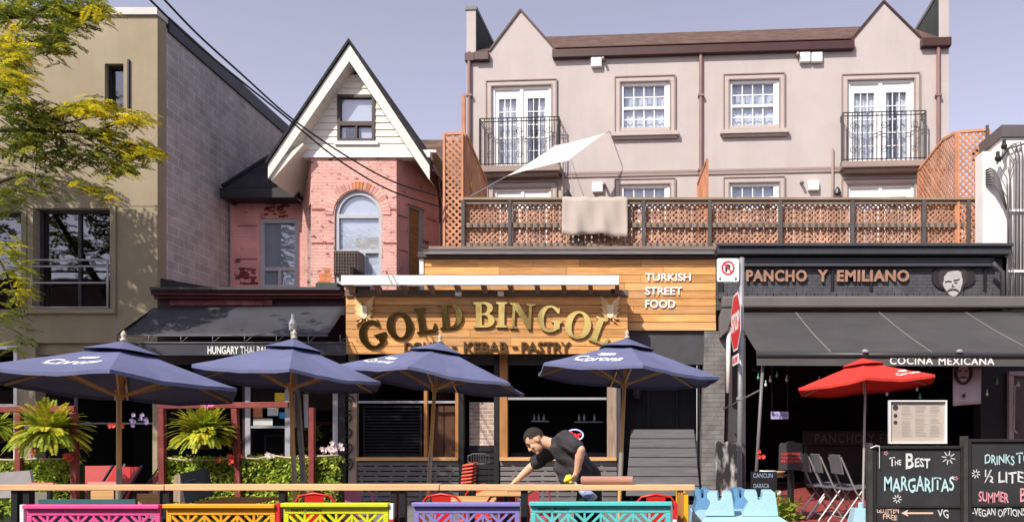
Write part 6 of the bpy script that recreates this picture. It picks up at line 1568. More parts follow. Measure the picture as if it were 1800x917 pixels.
# small slanted chalkboard and grey board leaning on hedges
o = thing("sandwich_board", "small dark chalkboard sandwich board leaning before the long hedge", "chalkboard", W(338, 905, 9.2))
mb = MB(); a, b, c_, d = W(316, 832, 9.2), W(359, 822, 9.2), W(369, 870, 8.9), W(326, 884, 8.9); mb.hexa([a, b, c_, d] + [q + Vector((.02, .05, 0)) for q in (a, b, c_, d)]); mb.build("board", M("slate_board", (.025, .028, .035), .6, .3, 5, .03), o)
mb = MB(); e, f = W(307, 834, 9.6), W(298, 880, 9.9); mb.hexa([a + Vector((0, .06, 0)), e, f, d + Vector((0, .06, 0)), a + Vector((0, .08, 0)), e + Vector((0, .02, 0)), f + Vector((0, .02, 0)), d + Vector((0, .08, 0))]); mb.build("side_panel", m_wood_grey, o)
mb = MB()
for k in range(2): mb.bar(a.lerp(d, .3 + .14 * k) + (b - a) * .15 + Vector((0, -.006, 0)), a.lerp(d, .3 + .14 * k) + (b - a) * (.6 + .15 * k) + Vector((0, -.006, 0)), .012, .004)
mb.build("chalk_marks", M("blue_chalk", (.4, .5, .6), .9, .2, 6, 0), o)
mb = MB(); a, b, c_, d = W(-30, 832, 9.6), W(52, 826, 9.6), W(60, 872, 9.3), W(-25, 876, 9.3); mb.hexa([a, b, c_, d] + [q + Vector((0, .04, 0)) for q in (a, b, c_, d)])
solo("grey_board", mb, M("grey_panel", (.20, .185, .18), .8, .2, 3, .08), "grey board leaning before the first hedge panel", "board")
mb = MB(); mb.box(XX(70, 7.4), XX(240, 7.4), 7.38, 7.42, .3, ZZ(877, 7.4)); solo("teal_board", mb, M("teal_paint", (.035, .13, .14), .6, .15, 3, .03), "dark teal board standing just behind the pink barrier", "board")

# ------------------------------------------------------------------ sign poles
sp = thing("sign_pole", "galvanised street sign pole between the kebab shop and the cantina", "sign pole", (XX(1301, 10.2), 10.2, .15))
mb = MB(); mb.tube([W(1299, 1000, 10.2), W(1301, 700, 10.2), W(1304, 453, 10.2)], .034, 10); mb.v = [Vector((v.x, v.y, max(v.z, .15))) for v in mb.v]; mb.build("pole", m_grey_metal, sp, smooth=True)
mb = MB()
for py in (700, 790): mb.tube([W(1300, py, 10.2) + Vector((0, 0, -.02)), W(1300, py, 10.2) + Vector((0, 0, .02))], .045, 10)
mb.build_each("clamp", m_grey_metal, sp)
PK = Pl(10.14)
np_ = thing("no_parking_sign", "white no parking sign with a red ringed P on the street pole", "traffic sign", W(1279, 496, 10.14))
def rrect(px0, py0, px1, py1, r): return [(px0 + r + r * math.cos(t) * -1 if k in (0, 1) else px1 - r + r * math.cos(t), (py0 + r - r * math.sin(t)) if k in (1, 2) else (py1 - r + r * math.sin(t))) for k in range(4) for t in [R(a) for a in ((90, 45, 0), (0, 45, 90), (90, 45, 0), (0, 45, 90))[k]]]
mb = MB(); PK.prism(mb, rrect(1260, 454, 1299, 495, 3), 0, .006); mb.build("sign_plate", m_sign_white, np_)
vs, fs = curve_data([ell_(0, 0, 11.5, 12.5), ell_(0, 0, 8.6, 9.6)], .5)
mb = MB(); mb.add([PK.pt(1279.5 + v.x, 471 - v.y, .0065 + .003 * (v.z + .5)) for v in vs], fs); PK.prism(mb, [(1272, 463.5), (1274, 462), (1287, 478.5), (1285, 480)], .0095, .0115); mb.build("red_ring", m_sign_red, np_)
mb = MB(); wall_text(mb, PK, "P", 1274.8, 464.5, 1284, 478, .0065, .002, bold=.05)
PK.prism(mb, [(1263, 490), (1267, 487), (1267, 493)], .0062, .008); PK.prism(mb, [(1296, 490), (1292, 487), (1292, 493)], .0062, .008)
mb.build("black_legend", m_sign_black, np_)
st = thing("stop_sign", "red stop sign seen nearly edge on with an all way tab below", "traffic sign", W(1302, 620, 10.15))
nrm = Vector((-.9993, -.036, 0)); u = Vector((.036, -.9993, 0))
cS = W(1297.5, 566, 10.1) + Vector((-.03, 0, 0))
def sp_(x, z, o): return cS + u * x + Vector((0, 0, z)) + nrm * o
oct_ = lambda r: [(r * math.cos(R(22.5 + 45 * k)), r * math.sin(R(22.5 + 45 * k))) for k in range(8)]
sgn = -1
mb = MB(); q = oct_(.405); mb.prism([sp_(x, z, 0) for x, z in q], nrm * .004); mb.build("sign_back", m_sign_white, st)
mb = MB(); q = oct_(.375); mb.prism([sp_(x, z, .0045) for x, z in q], nrm * .002); mb.build("red_face", m_sign_red, st)
def side_text(s_, w_, h_, zc, mat, nm, par):
    vs, fs = fit_text(s_, w_, h_, .001, bold=.03); mb = MB()
    mb.add([sp_((v.x - w_ / 2), zc + v.y - h_ / 2, .0085 + v.z) for v in vs], fs); return mb.build(nm, mat, par)
side_text("STOP", .60, .25, 0, m_sign_white, "stop_lettering", st)
mb = MB(); mb.prism([sp_(x, z, 0) for x, z in ((-.22, -.56), (.22, -.56), (.22, -.43), (-.22, -.43))], nrm * .006); mb.build("tab_plate", m_sign_white, st)
side_text("ALL WAY", .36, .07, -.495, m_sign_red, "tab_lettering", st)
s2 = thing("sign_pole", "grey square post leaning behind the plain navy umbrella with two pale signs", "sign pole", W(541, 955, 9.6))
mb = MB(); mb.bar(W(541, 955, 9.6), W(515, 575, 9.6), .05, .05); mb.lathe(W(514.5, 580, 9.6), [(.045, 0), (.05, .08), (.02, .14), (.015, .2)], 8); mb.build("pole", m_grey_metal, s2)
for a, b in ((516, 523), (533, 541)):
    mb = MB(); q0, q1 = W(a, 692, 9.55), W(b, 692, 9.7 if a < 530 else 9.4); q2, q3 = W(b + 1, 751, 9.7 if a < 530 else 9.4), W(a + 2, 751, 9.55); mb.hexa([q0, q1, q2, q3] + [q + Vector((.01, .0, 0)) for q in (q0, q1, q2, q3)]); mb.build("sign_plate", M("pale_sign_edge", (.6, .6, .62), .5, .1, 3, 0), s2)
# overhead cables
def cable(label, pts):
    ps = [W(*p) for p in pts]; out = []
    for i in range(len(ps) - 1):
        for k in range(8): out.append(ps[i].lerp(ps[i + 1], k / 8))
    out.append(ps[-1])
    for _ in range(12): out = [out[0]] + [(out[i - 1] + out[i] * 2 + out[i + 1]) / 4 for i in range(1, len(out) - 1)] + [out[-1]]
    mb = MB(); mb.tube(out, .017, 6); solo("overhead_cable", mb, m_black, label, "cable", "overhead service cables", smooth=True)
cable("upper overhead cable sagging from the sky to the pink bay", [(278, -12, 11), (345, 60, 12), (430, 135, 13), (505, 205, 14.5), (600, 270, 16), (690, 322, 17), (778, 346, 17.85)])
cable("lower overhead cable sagging from the sky to the pink bay", [(250, -14, 11), (330, 66, 12), (420, 140, 13), (500, 203, 14.5), (590, 280, 16), (685, 338, 17), (778, 364, 17.85)])
# ------------------------------------------------------------------ cantina terrace
mb = MB()
m_reddeck = M("red_painted_deck", (.30, .055, .050), .75, .3, 2, .1, 20, stretch=(5, .6, 5), island=.15, grime=.5, grime_scale=2, grime_col=(.16, .05, .05))
x = 1.75
while x < 9.6: mb.box(x, x + .138, 10.6, 21.9, .17, .30); x += .145
struct("cantina_floor", mb, m_reddeck, "red painted deck in front of the cantina")
# chalkboards
m_chalkb = M("chalkboard_slate", (.028, .028, .030), .75, .25, 1.5, .03, 30, grime=.5, grime_scale=2.5, grime_col=(.055, .055, .055))
m_frame_b = M("black_timber_frame", (.022, .020, .020), .6, .25, 3, .08, 30)
m_ch_w = M("white_chalk", (.62, .65, .64), .9, .15, 30, 0); m_ch_p = M("pink_chalk", (.72, .30, .34), .9, .15, 30, 0); m_ch_b = M("pale_blue_chalk", (.45, .66, .68), .9, .15, 30, 0); m_ch_c = M("peach_chalk", (.75, .52, .40), .9, .15, 30, 0)
DC = 9.6; PQ = Pl(DC)
def hand(s_, px0, py0, px1, py1, mat, par, bold=.01, jit=.012):
    x0_, z0_, x1_, z1_ = PQ.rect(px0, py0, px1, py1); vs, fs = fit_text(s_, x1_ - x0_, z1_ - z0_, .001, bold)
    mb = MB(); mb.add([PQ.at(x0_ + v.x, z0_ + v.y + jit * math.sin(v.x * 31) + .4 * jit * math.sin(v.x * 87 + v.y * 40), .0035 + v.z) for v in vs], fs); return mb.build("chalk_lettering", mat, par)
def spark(px, py, r, mat, par, n=8):
    mb = MB()
    for k in range(n):
        a = 2 * math.pi * k / n + .2; c_, s_ = math.cos(a), math.sin(a)
        PQ.prism(mb, [(px + c_ * r * .35 - s_ * .9, py + s_ * r * .35 + c_ * .9), (px + c_ * r - s_ * .7, py + s_ * r + c_ * .7), (px + c_ * r + s_ * .7, py + s_ * r - c_ * .7), (px + c_ * r * .35 + s_ * .9, py + s_ * r * .35 - c_ * .9)], .003, .005)
    mb.build("chalk_star", mat, par)
def board(label, px0, py0, px1, py1, split):
    o = thing("chalkboard", label, "chalkboard", W((px0 + px1) / 2, 768 + 1.3 / DC * F, DC), "chalkboards before the cantina")
    mb = MB(); PQ.box(mb, px0 + 6, py0 + 4, px1 - 4, split - 2, -.03, .0); PQ.box(mb, px0 + 6, split + 3, px1 - 4, py1 + 40, -.03, .0); mb.build("board", m_chalkb, o)
    mb = MB(); x0_, z0_, x1_, z1_ = PQ.rect(px0, py0, px1, py1 + 46)
    PQ.boxw(mb, x0_, z1_ - .035, x1_, z1_, -.05, .03); PQ.box(mb, px0 + 5, split - 2, px1 - 3, split + 3, -.045, .02); PQ.boxw(mb, x0_, z0_, x0_ + .045, z1_ - .036, -.05, .028); PQ.boxw(mb, x1_ - .03, z0_, x1_, z1_ - .036, -.05, .028)
    mb.build("frame", m_frame_b, o, bevel=.004)
    for px in (px0 - 4, ):
        mb = MB(); PQ.box(mb, px - 4, py0 - 5, px + 3.5, py1 + 66, -.09, .05); mb.build("post", M("rough_black_post", (.05, .047, .045), .8, .4, 4, .15, 30), o, bevel=.006)
    return o
b1_ = board("chalkboard advertising the best margaritas", 1533, 783, 1692, 912, 889)
hand("T", 1563, 803, 1573, 820, m_ch_w, b1_, .02); hand("HE", 1573, 809, 1584, 818, m_ch_w, b1_, .02); hand("B", 1592, 797, 1606, 824, m_ch_w, b1_, .02); hand("EST", 1608, 805, 1635, 821, m_ch_w, b1_, .02); hand("MARGARITAS", 1554, 838, 1677, 863, m_ch_b, b1_, .015, .016)
spark(1667, 804, 12, m_ch_w, b1_); spark(1577, 876, 8, m_ch_w, b1_); spark(1557, 796, 4, m_ch_p, b1_, 5); spark(1680, 840, 4, m_ch_p, b1_, 5)
hand("GLUTTEN", 1541, 892, 1580, 902, m_ch_c, b1_, .005); hand("FREE", 1552, 903.5, 1577, 912, m_ch_c, b1_, .005); hand("VG", 1648, 895, 1667, 909, m_ch_w, b1_, .01)
mb = MB(); PQ.prism(mb, [(1584, 901), (1596, 895), (1594, 899.5), (1640, 899.5), (1640, 902.5), (1594, 902.5), (1597, 907)], .003, .005); mb.build("chalk_arrow", m_ch_c, b1_)
b2_ = board("chalkboard of summer drinks by the half liter", 1700, 771, 1880, 912, 887)
hand("DRINKS", 1731, 799, 1783, 815, m_ch_b, b2_, .01); hand("TO GO", 1786, 795, 1850, 815, m_ch_b, b2_, .01); hand("½", 1730, 826, 1746, 848, m_ch_w, b2_, .01); hand("LITER", 1755, 829, 1815, 848, m_ch_w, b2_, .01); hand("SUMMER", 1720, 864, 1773, 882, m_ch_p, b2_, .012); hand("BREEZE", 1793, 858, 1860, 882, m_ch_p, b2_, .012)
hand("-VEGAN OPTIONS-", 1709, 893, 1806, 906, m_ch_w, b2_, .006); spark(1715, 832, 8, m_ch_w, b2_)
mb = MB(); q = [W(1530, 787, DC - .06), W(1540, 783, DC - .06), W(1546, 784, DC - .06)]; mb.tube(q, .008, 5); mb.tube([W(1546, 784, DC - .06), W(1546, 822, DC - .04)], .004, 4); solo("cord", mb, m_white, "pale cord tied round the chalkboard post", "cord")
# menu board
me_ = thing("menu_board", "white framed menu board standing above the margaritas chalkboard", "menu board", W(1613, 781, 9.9))
PM = Pl(9.9); x0_, z0_, x1_, z1_ = PM.rect(1562.5, 703, 1664, 779)
mb = MB(); ring(mb, PM, x0_, z0_, x1_, z1_, .018, -.04, .02); mb.build("frame", m_white_clean, me_)
mb = MB(); PM.boxw(mb, x0_ + .019, z0_ + .019, x1_ - .019, z1_ - .019, -.035, -.02); mb.build("menu_paper", M("beige_paper", (.46, .40, .35), .7, .12, 2, .0), me_)
mb = MB()
for c0, c1 in ((1586, 1606), (1610, 1632), (1636, 1656)):
    py = 714
    while py < 768: PM.box(mb, c0, py, c1 - random.uniform(2, 9), py + .9, -.0195, -.0185); py += 2.6 if random.random() < .8 else 5
mb.build("menu_print", M("faint_print", (.30, .26, .23), .8, .1, 4, 0), me_)
mb = MB()
for py, r in ((716, 5), (730, 3.6), (742, 3.6)): PM.prism(mb, [(1575 + r * math.cos(R(a)), py + r * math.sin(R(a))) for a in range(0, 360, 30)], -.0195, -.018)
mb.build("menu_emblem", m_hair, me_)
mb = MB(); PM.box(mb, 1575, 780, 1580, 912, -.04, 0); PM.box(mb, 1646, 780, 1651, 912, -.04, 0); mb.build_each("stand_post", m_frame_b, me_)
# pedestal board with red lettering
pd_ = thing("pedestal_sign", "black pedestal sign with red lettering beside the folding chairs", "sign", W(1390, 893, 12.2))
PD = Pl(12.2); z_f = .30
mb = MB(); PD.prism(mb, [(1370, 782), (1374, 778), (1383, 778), (1384, 775), (1397, 775), (1398, 778), (1408, 778), (1411, 782), (1411, 826), (1369, 826)], -.04, 0); mb.build("board", M("dark_plastic", (.05, .048, .052), .5, .15, 4, .05), pd_, bevel=.006)
mb = MB(); xc = XX(1390, 12.2); mb.lathe((xc, 12.2, z_f), [(.18, 0), (.20, .02), (.17, .07), (.05, .09), (.05, ZZ(827, 12.2) - z_f)], 16); mb.build("pedestal", m_black, pd_)
mb = MB()
for t_s, py in (("PLEASE WAIT", 795), ("TO BE SEATED", 802), ("BY SERVER", 808)): wall_text(mb, PD, t_s, 1373, py, 1407, py + 4.2, .001, .003, bold=.03)
mb.build("red_lettering", M("red_letter", (.65, .05, .04), .5, .05, 3, 0), pd_)
# folding chairs
def folding_chair(label, px, D, rz):
    x = XX(px, D); o = thing("folding_chair", label, "chair", (x, D, .30), "grey folding chairs on the red deck")
    m = Matrix.Translation((x, D, .30)) @ Matrix.Rotation(rz, 4, 'Z'); g = M("grey_resin", (.12, .12, .135), .5, .1, 4, .03); gm = M("pale_chair_steel", (.45, .44, .43), .35, .1, 3, 0, metal=.5)
    def B(mb, nm, mat, **k): mb.xf(m); return mb.build(nm, mat, o, **k)
    mb = MB(); mb.hexa([(-.20, -.24, .74), (.20, -.24, .74), (.19, -.30, 1.04), (-.19, -.30, 1.04), (-.20, -.215, .74), (.20, -.215, .74), (.19, -.275, 1.04), (-.19, -.275, 1.04)]); B(mb, "backrest", g, bevel=.01)
    mb = MB(); mb.hexa([(-.21, -.16, .50), (.21, -.16, .50), (.21, .24, .54), (-.21, .24, .54), (-.21, -.16, .53), (.21, -.16, .53), (.21, .24, .57), (-.21, .24, .57)]); B(mb, "seat", g, bevel=.01)
    for sx in (-1, 1):
        mb = MB(); mb.tube([(sx * .215, -.28, 1.0), (sx * .22, -.05, .5), (sx * .22, .30, 0)], .014, 6); B(mb, "leg", gm)
        mb = MB(); mb.tube([(sx * .19, .10, .53), (sx * .19, -.30, 0)], .014, 6); B(mb, "leg", gm)
    mb = MB(); mb.tube([(-.22, .22, .12), (.22, .22, .12)], .010, 6); mb.tube([(-.19, -.24, .10), (.19, -.24, .10)], .010, 6); B(mb, "stretcher", gm)
folding_chair("grey folding chair standing next to the pedestal sign", 1441, 12.5, -1.42); folding_chair("grey folding chair in the middle of the three by the red umbrella pole", 1462, 12.2, -1.42); folding_chair("grey folding chair just behind the red umbrella pole", 1497, 11.7, -1.38)
# small table with clutter by the mural
ct = thing("side_table", "cluttered dark side table with bowls by the mural", "table", (XX(1350, 12.6), 12.6, .3)); x = XX(1350, 12.6)
mb = MB(); mb.box(x - .22, x + .40, 12.4, 12.8, .95, .98); mb.box(x - .2, x + .36, 12.42, 12.78, .62, .64); mb.build("table_top", M("dark_brown_shelf", (.07, .04, .03), .6, .2, 3, .03), ct)
for sx in (-.2, .37):
    for y in (12.42, 12.77): mb = MB(); mb.box(x + sx - .015, x + sx + .015, y - .015, y + .015, .3, .95); mb.build("leg", m_black, ct)
for nm, lab, dx, z, mat, pr in (("bowl", "white bowl stacked on the cluttered side table", -.02, .98, m_white_clean, [(.05, 0), (.12, .05), (.13, .08), (.11, .07)]), ("bowl", "tan basket bowl beside the white bowl", .16, .98, m_wood_pale, [(.06, 0), (.11, .05), (.12, .07), (.10, .06)]), ("box_stack", "white folded napkins on the lower shelf", .12, .64, m_white, [(.08, 0), (.09, .03), (.09, .08), (.07, .09)])):
    mb = MB(); mb.lathe((x + dx, 12.55, z), pr, 14); solo(nm, mb, mat, lab, "bowl" if nm == "bowl" else nm.replace("_", " "), smooth=True)
flowers("red flower standing over the cluttered side table", 1336, 800, 12.5, 4, .035, m_fl_red, "flower")
o = thing("lettered_board", "dark board with faded blue lettering leaning by the side table", "sign", W(1342, 870, 12.0)); PBd = Pl(12.0)
mb = MB(); PBd.box(mb, 1320, 828, 1366, 880, -.02, 0); mb.build("board", m_black, o)
mb = MB(); wall_text(mb, PBd, "CANCUN", 1324, 831, 1358, 839, .001, .003, bold=.01); wall_text(mb, PBd, "OAXACA", 1324, 849, 1352, 857, .001, .003, bold=.01); mb.build("board_lettering", M("faded_blue", (.25, .32, .45), .7, .2, 5, 0), o)
mb = MB()
for k in range(260): 
    p = Vector((XX(1372, 11.6) + random.gauss(0, .12), 11.6 + random.gauss(0, .1), .32 + abs(random.gauss(.12, .1)))); leaf(mb, p, Vector((random.uniform(-1, 1), random.uniform(-1, .3), random.uniform(-.2, 1))), .13, .05)
solo("potted_plant", mb, m_hleaf, "low leafy plant on the deck behind the blue blocks", "plant", recalc=False, merge=False)
# small notice, banner, bulbs
mb = MB(); Pn = Pl(15.0); Pn.box(mb, 1355, 723, 1386, 736, 0, .01); o = solo("notice", mb, M("pale_violet_notice", (.40, .38, .62), .7, .05, 3, 0), "small pale violet notice hanging in the dark cantina", "notice")
mb = MB(); wall_text(mb, Pn, "OPEN PATIO", 1358, 727, 1383, 732, .011, .002, bold=.02); mb.build("notice_lettering", M("violet_ink", (.12, .10, .3), .7, .1, 3, 0), o)
mb = MB(); mb.tube([W(1357, 723, 15), W(1357, 640, 15)], .004, 4); mb.tube([W(1384, 723, 15), W(1384, 640, 15)], .004, 4); mb.build_each("hanger", m_black, o)
Pb = Pl(14.2)
bn = thing("hanging_banner", "pale hanging banner printed with a dark face under the cantina awning", "banner", Pb.pt(1699, 714, 0))
mb = MB(); n = 12
for i in range(n):
    for j in range(8):
        g = lambda i, j: Pb.pt(1675 + 50 * i / n, 645 + (68 - 4 * i / n) * j / 8, .02 * math.sin(i * .9) * j / 8)
        mb.poly(g(i, j), g(i + 1, j), g(i + 1, j + 1), g(i, j + 1))
mb.build("cloth", M("grey_banner", (.42, .40, .42), .9, .06, 2, .03), bn, smooth=True, solid=.004)
mb = MB()
Pb.prism(mb, [(1692 + 17 * math.cos(R(a)), 655 + 21 * math.sin(R(a))) for a in range(0, 360, 20)], .026, .028)
mb.build("printed_hair", m_hair, bn)
mb = MB(); Pb.prism(mb, [(1692 + 10 * math.cos(R(a)), 656 + 15 * math.sin(R(a))) for a in range(0, 360, 20)], .029, .031); mb.build("printed_face", m_face, bn)
mb = MB()
for pts in ([(1684, 650), (1690, 651), (1690, 653), (1684, 653)], [(1694, 651), (1700, 650), (1700, 653), (1694, 653)], [(1684, 664), (1692, 661), (1700, 664), (1700, 666), (1692, 664), (1684, 666)], [(1690, 692), (1696, 692), (1696, 698), (1690, 698)]): Pb.prism(mb, pts, .032, .034)
mb.build("printed_feature", m_hair, bn)
sl_ = thing("string_lights", "string of green and white bulbs hung under the cantina awning", "string lights", (4.6, 14.4, 2.0))
mb = MB(); path = [(1322, 655), (1345, 662), (1375, 668), (1395, 662), (1440, 660), (1500, 672), (1545, 676), (1580, 690), (1610, 682), (1660, 670), (1735, 690), (1755, 662), (1800, 668)]
ps = [W(x_, y_ - 6, 14.4) for x_, y_ in path]; mb.tube(ps, .006, 5); mb.build("wire", m_black, sl_)
m_bulb = M("pale_bulb", (.55, .62, .60), .15, .1, 3, 0, spec=.8); m_bulb_g = M("green_bulb", (.05, .35, .18), .15, .1, 3, 0, spec=.8)
for k, (px, py) in enumerate(((1333, 664), (1346, 676), (1354, 668), (1366, 660), (1383, 667), (1440, 668), (1545, 684), (1559, 692), (1612, 684), (1617, 698), (1680, 690), (1735, 692), (1752, 672), (1790, 676), (1570, 668), (1470, 662))):
    mb = MB(); p = W(px, py, 14.4); mb.ell(p, .026, .026, .036, 8, 6); mb.tube([p + Vector((0, 0, .03)), p + Vector((0, 0, .085))], .010, 6); mb.build("bulb", m_bulb_g if k % 3 == 0 else m_bulb, sl_, smooth=True)
# blue concrete blocks
m_blue = M("pale_blue_paint", (.34, .56, .67), .6, .10, 2.5, .15, 40, grime=.45, grime_scale=3, grime_col=(.20, .40, .52))
m_blue_dk = M("deep_blue_paint", (.10, .24, .42), .6, .15, 2.5, .1, 40, grime=.4, grime_scale=3)
def block(label, px0, px1, D, py_top, py_bot, mat, skew=0.0):
    x0, x1 = XX(px0, D), XX(px1, D); zt = ZZ(py_top, D); zb = ZZ(py_bot, D); w = x1 - x0; x = (x0 + x1) / 2; H = zt - zb
    prof = [(0, 0), (.01, .10 * H), (.17, .48 * H), (.19, .58 * H), (.08, .80 * H), (.09, H), (.42, H), (.44, .95 * H), (.46, .66 * H), (.57, .66 * H), (.59, .96 * H), (.61, H), (.90, H), (.94, .95 * H), (1.0, .12 * H), (1.0, 0)]
    mb = MB(); a_ = [Vector((x0 + u * w, D - .14 - .05 * (1 - h / H), zb + h)) for u, h in prof]; b_ = [Vector((x0 + (u - .5) * w * .92 + .5 * w + skew, D + .24, zb + h)) for u, h in prof]; n = len(prof)
    mb.add(a_ + b_, [tuple(range(n)), tuple(range(2 * n - 1, n - 1, -1))] + [(i, i + n, (i + 1) % n + n, (i + 1) % n) for i in range(n)])
    return solo("traffic_block", mb, mat, label, "barrier block", "blue painted barrier blocks", bevel=.014)
block("pale blue notched block next to the yellow barrier", 1236, 1287, 7.75, 864, 903, m_blue, .05); block("wide pale blue notched block beside the red deck", 1299, 1362, 7.8, 862, 903, m_blue, .05)
block("deep blue block behind the pale ones, by the yellow barrier", 1217, 1248, 8.5, 858, 902, m_blue_dk); block("deep blue block half hidden between the two pale ones", 1284, 1312, 8.6, 858, 902, m_blue_dk)
zb2_ = ZZ(904.5, 7.75)
mb = MB(); xa_, xb_ = XX(1224, 7.75), XX(1379, 7.75)
mb.hexa([(xa_ - .03, 7.42, 0), (xb_ + .03, 7.42, 0), (xb_ - .02, 7.50, zb2_ - .04), (xa_ + .02, 7.50, zb2_ - .04), (xa_ - .03, 8.9, 0), (xb_ + .03, 8.9, 0), (xb_ - .02, 8.85, zb2_ - .04), (xa_ + .02, 8.85, zb2_ - .04)])
mb.hexa([(xa_ + .02, 7.50, zb2_ - .0401), (xb_ - .02, 7.50, zb2_ - .0401), (xb_ - .08, 7.56, zb2_), (xa_ + .07, 7.56, zb2_), (xa_ + .02, 8.85, zb2_ - .0401), (xb_ - .02, 8.85, zb2_ - .0401), (xb_ - .08, 8.8, zb2_), (xa_ + .07, 8.8, zb2_)])
solo("concrete_footing", mb, m_blue, "wide pale blue base carrying the notched blocks", "barrier block")
mb = MB(); D = 11.3; x = XX(1513, D); mb.hexa([(x - .17, D - .17, .30), (x + .17, D - .17, .30), (x + .11, D - .11, .56), (x - .11, D - .11, .56), (x - .17, D + .17, .30), (x + .17, D + .17, .30), (x + .11, D + .11, .56), (x - .11, D + .11, .56)]); mb.lathe((x, D, .555), [(.04, 0), (.04, .08), (.03, .09)], 12)
solo("umbrella_base", mb, m_blue, "pale blue block weighting the red umbrella pole", "umbrella base", bevel=.015)
# ------------------------------------------------------------------ street tree
tr = thing("locust_tree", "yellow green street tree whose sprays hang before the tan building", "tree", (-14.4, 12.3, 0))
m_bark = M("grey_brown_bark", (.075, .058, .045), .9, .35, 3, .3, 18, stretch=(6, 6, 1))
trunk = MB()
def limb(pts, r0, r1):
    ps = [Vector(p) for p in pts]; out = []
    for i in range(len(ps) - 1):
        for k in range(6): out.append(ps[i].lerp(ps[i + 1], k / 6))
    out.append(ps[-1])
    for _ in range(8): out = [out[0]] + [(out[i - 1] + 2 * out[i] + out[i + 1]) / 4 for i in range(1, len(out) - 1)] + [out[-1]]
    n = len(out); trunk.tube(out, [r0 + (r1 - r0) * (i / (n - 1)) ** .8 for i in range(n)], 8); return out
T = Vector((-14.4, 12.3, 0))
limb([T, T + Vector((.1, .1, 2)), T + Vector((-.1, .3, 5)), T + Vector((.2, .6, 8.5)), T + Vector((0, .9, 11))], .24, .05)
limbs = [limb([(-14.4, 12.45, 3.6), (-12.6, 12.2, 5.4), (-10.6, 12.0, 6.4), W(60, 228, 12), W(150, 232, 12), W(262, 262, 11.9)], .085, .006),
         limb([(-14.4, 12.5, 4.6), (-12.6, 11.6, 7.0), (-11, 11.4, 8.2), W(40, 45, 11.5), W(110, -10, 11.4), W(200, -60, 11.4)], .08, .007),
         limb([(-14.4, 12.4, 3.4), (-12.4, 11.5, 4.6), W(-20, 330, 11.5), W(40, 300, 11.5), W(150, 330, 11.6)], .07, .006),
         limb([(-14.4, 12.4, 3.0), (-12.3, 11.4, 4.0), W(-30, 420, 11.4), W(10, 470, 11.4), W(40, 560, 11.4)], .06, .006),
         limb([(-14.4, 12.6, 5.5), (-13.4, 13.0, 7.5), (-12.0, 13.4, 9.4)], .12, .02), limb([(-14.4, 12.6, 5), (-15.6, 13.2, 7.4), (-16.8, 13.6, 9.6)], .12, .02)]
for a, b in (((30, 228), (100, 195)), ((90, 226), (190, 205)), ((130, 230), (210, 300)), ((160, 235), (250, 210)), ((60, 230), (60, 320)), ((20, 60), (5, 150)), ((40, 45), (130, 60)), ((70, 20), (170, 20)), ((30, 60), (90, 110))):
    limb([W(*a, 11.8), W((a[0] + b[0]) / 2 + 6, (a[1] + b[1]) / 2 - 8, 11.75), W(*b, 11.7)], .014, .004)
trunk.build("trunk", m_bark, tr, smooth=True)
m_lf_g = M("green_locust_leaf", (.105, .135, .018), .55, .3, .8, 0, island=.4, transl=.45)
m_lf_m = M("yellow_green_locust_leaf", (.32, .32, .026), .55, .3, .8, 0, island=.35, transl=.5)
m_lf_y = M("yellow_locust_leaf", (.70, .57, .024), .55, .2, .8, 0, island=.25, transl=.5)
bufs = {'g': MB(), 'm': MB(), 'y': MB()}
def spray(p, d, L_, kind, lw=.075, w=.031, n=9):
    mbx = bufs[kind]; v = d.normalized(); st = L_ / n
    for i in range(n):
        q = p + v * st; side = v.cross(Vector((0, 0, 1))); side = side.normalized() if side.length > .08 else Vector((random.uniform(-1, 1), random.uniform(-1, 1), 0)).normalized()
        l = lw * (1 - .45 * abs(i - n * .45) / n * 2)
        for sg in (-1, 1): leaf(mbx, p, side * sg + v * .45 + Vector((0, 0, random.uniform(-.3, .1))), l, w, side.cross(v) + Vector((random.uniform(-.4, .4), random.uniform(-.4, .4), 0)))
        p = q; v = (v + Vector((0, 0, -.09))).normalized()
CL = [  # photo x, y, spread x, spread y, count, share yellow, share mid, distance
 (20, 15, 45, 22, 60, .02, .30, 11.5), (110, 12, 55, 18, 70, .05, .35, 11.4), (165, 18, 22, 14, 24, .20, .5, 11.4), (80, 60, 40, 25, 44, .04, .3, 11.5), (125, 45, 22, 14, 20, .05, .4, 11.4), (15, 95, 26, 30, 70, .45, .4, 11.4), (22, 140, 26, 24, 52, .30, .5, 11.4), (105, 85, 20, 16, 18, .05, .4, 11.5),
 (30, 190, 45, 22, 55, .04, .25, 11.7), (75, 215, 45, 22, 58, .04, .25, 11.8), (30, 250, 40, 32, 55, .01, .18, 11.7), (100, 265, 40, 28, 50, .02, .22, 11.8), (125, 190, 26, 10, 34, .70, .25, 11.6), (168, 188, 24, 13, 42, .78, .2, 11.6), (230, 208, 26, 10, 34, .72, .2, 11.7), (180, 235, 36, 16, 46, .06, .5, 11.8), (235, 262, 30, 14, 44, .30, .55, 11.8), (262, 268, 16, 9, 18, .55, .4, 11.8),
 (165, 280, 40, 22, 44, .03, .45, 11.8), (215, 295, 26, 14, 22, .10, .5, 11.8), (60, 315, 50, 26, 36, .02, .25, 11.6), (15, 350, 22, 30, 24, .02, .2, 11.5), (155, 330, 22, 12, 12, .25, .55, 11.7), (182, 338, 10, 12, 8, .5, .4, 11.7),
 (15, 440, 24, 24, 20, .10, .6, 11.4), (25, 480, 22, 26, 20, .12, .6, 11.4), (38, 510, 14, 16, 14, .2, .6, 11.4), (15, 560, 26, 30, 16, .02, .25, 11.4), (30, 600, 18, 18, 8, 0, .2, 11.4)]
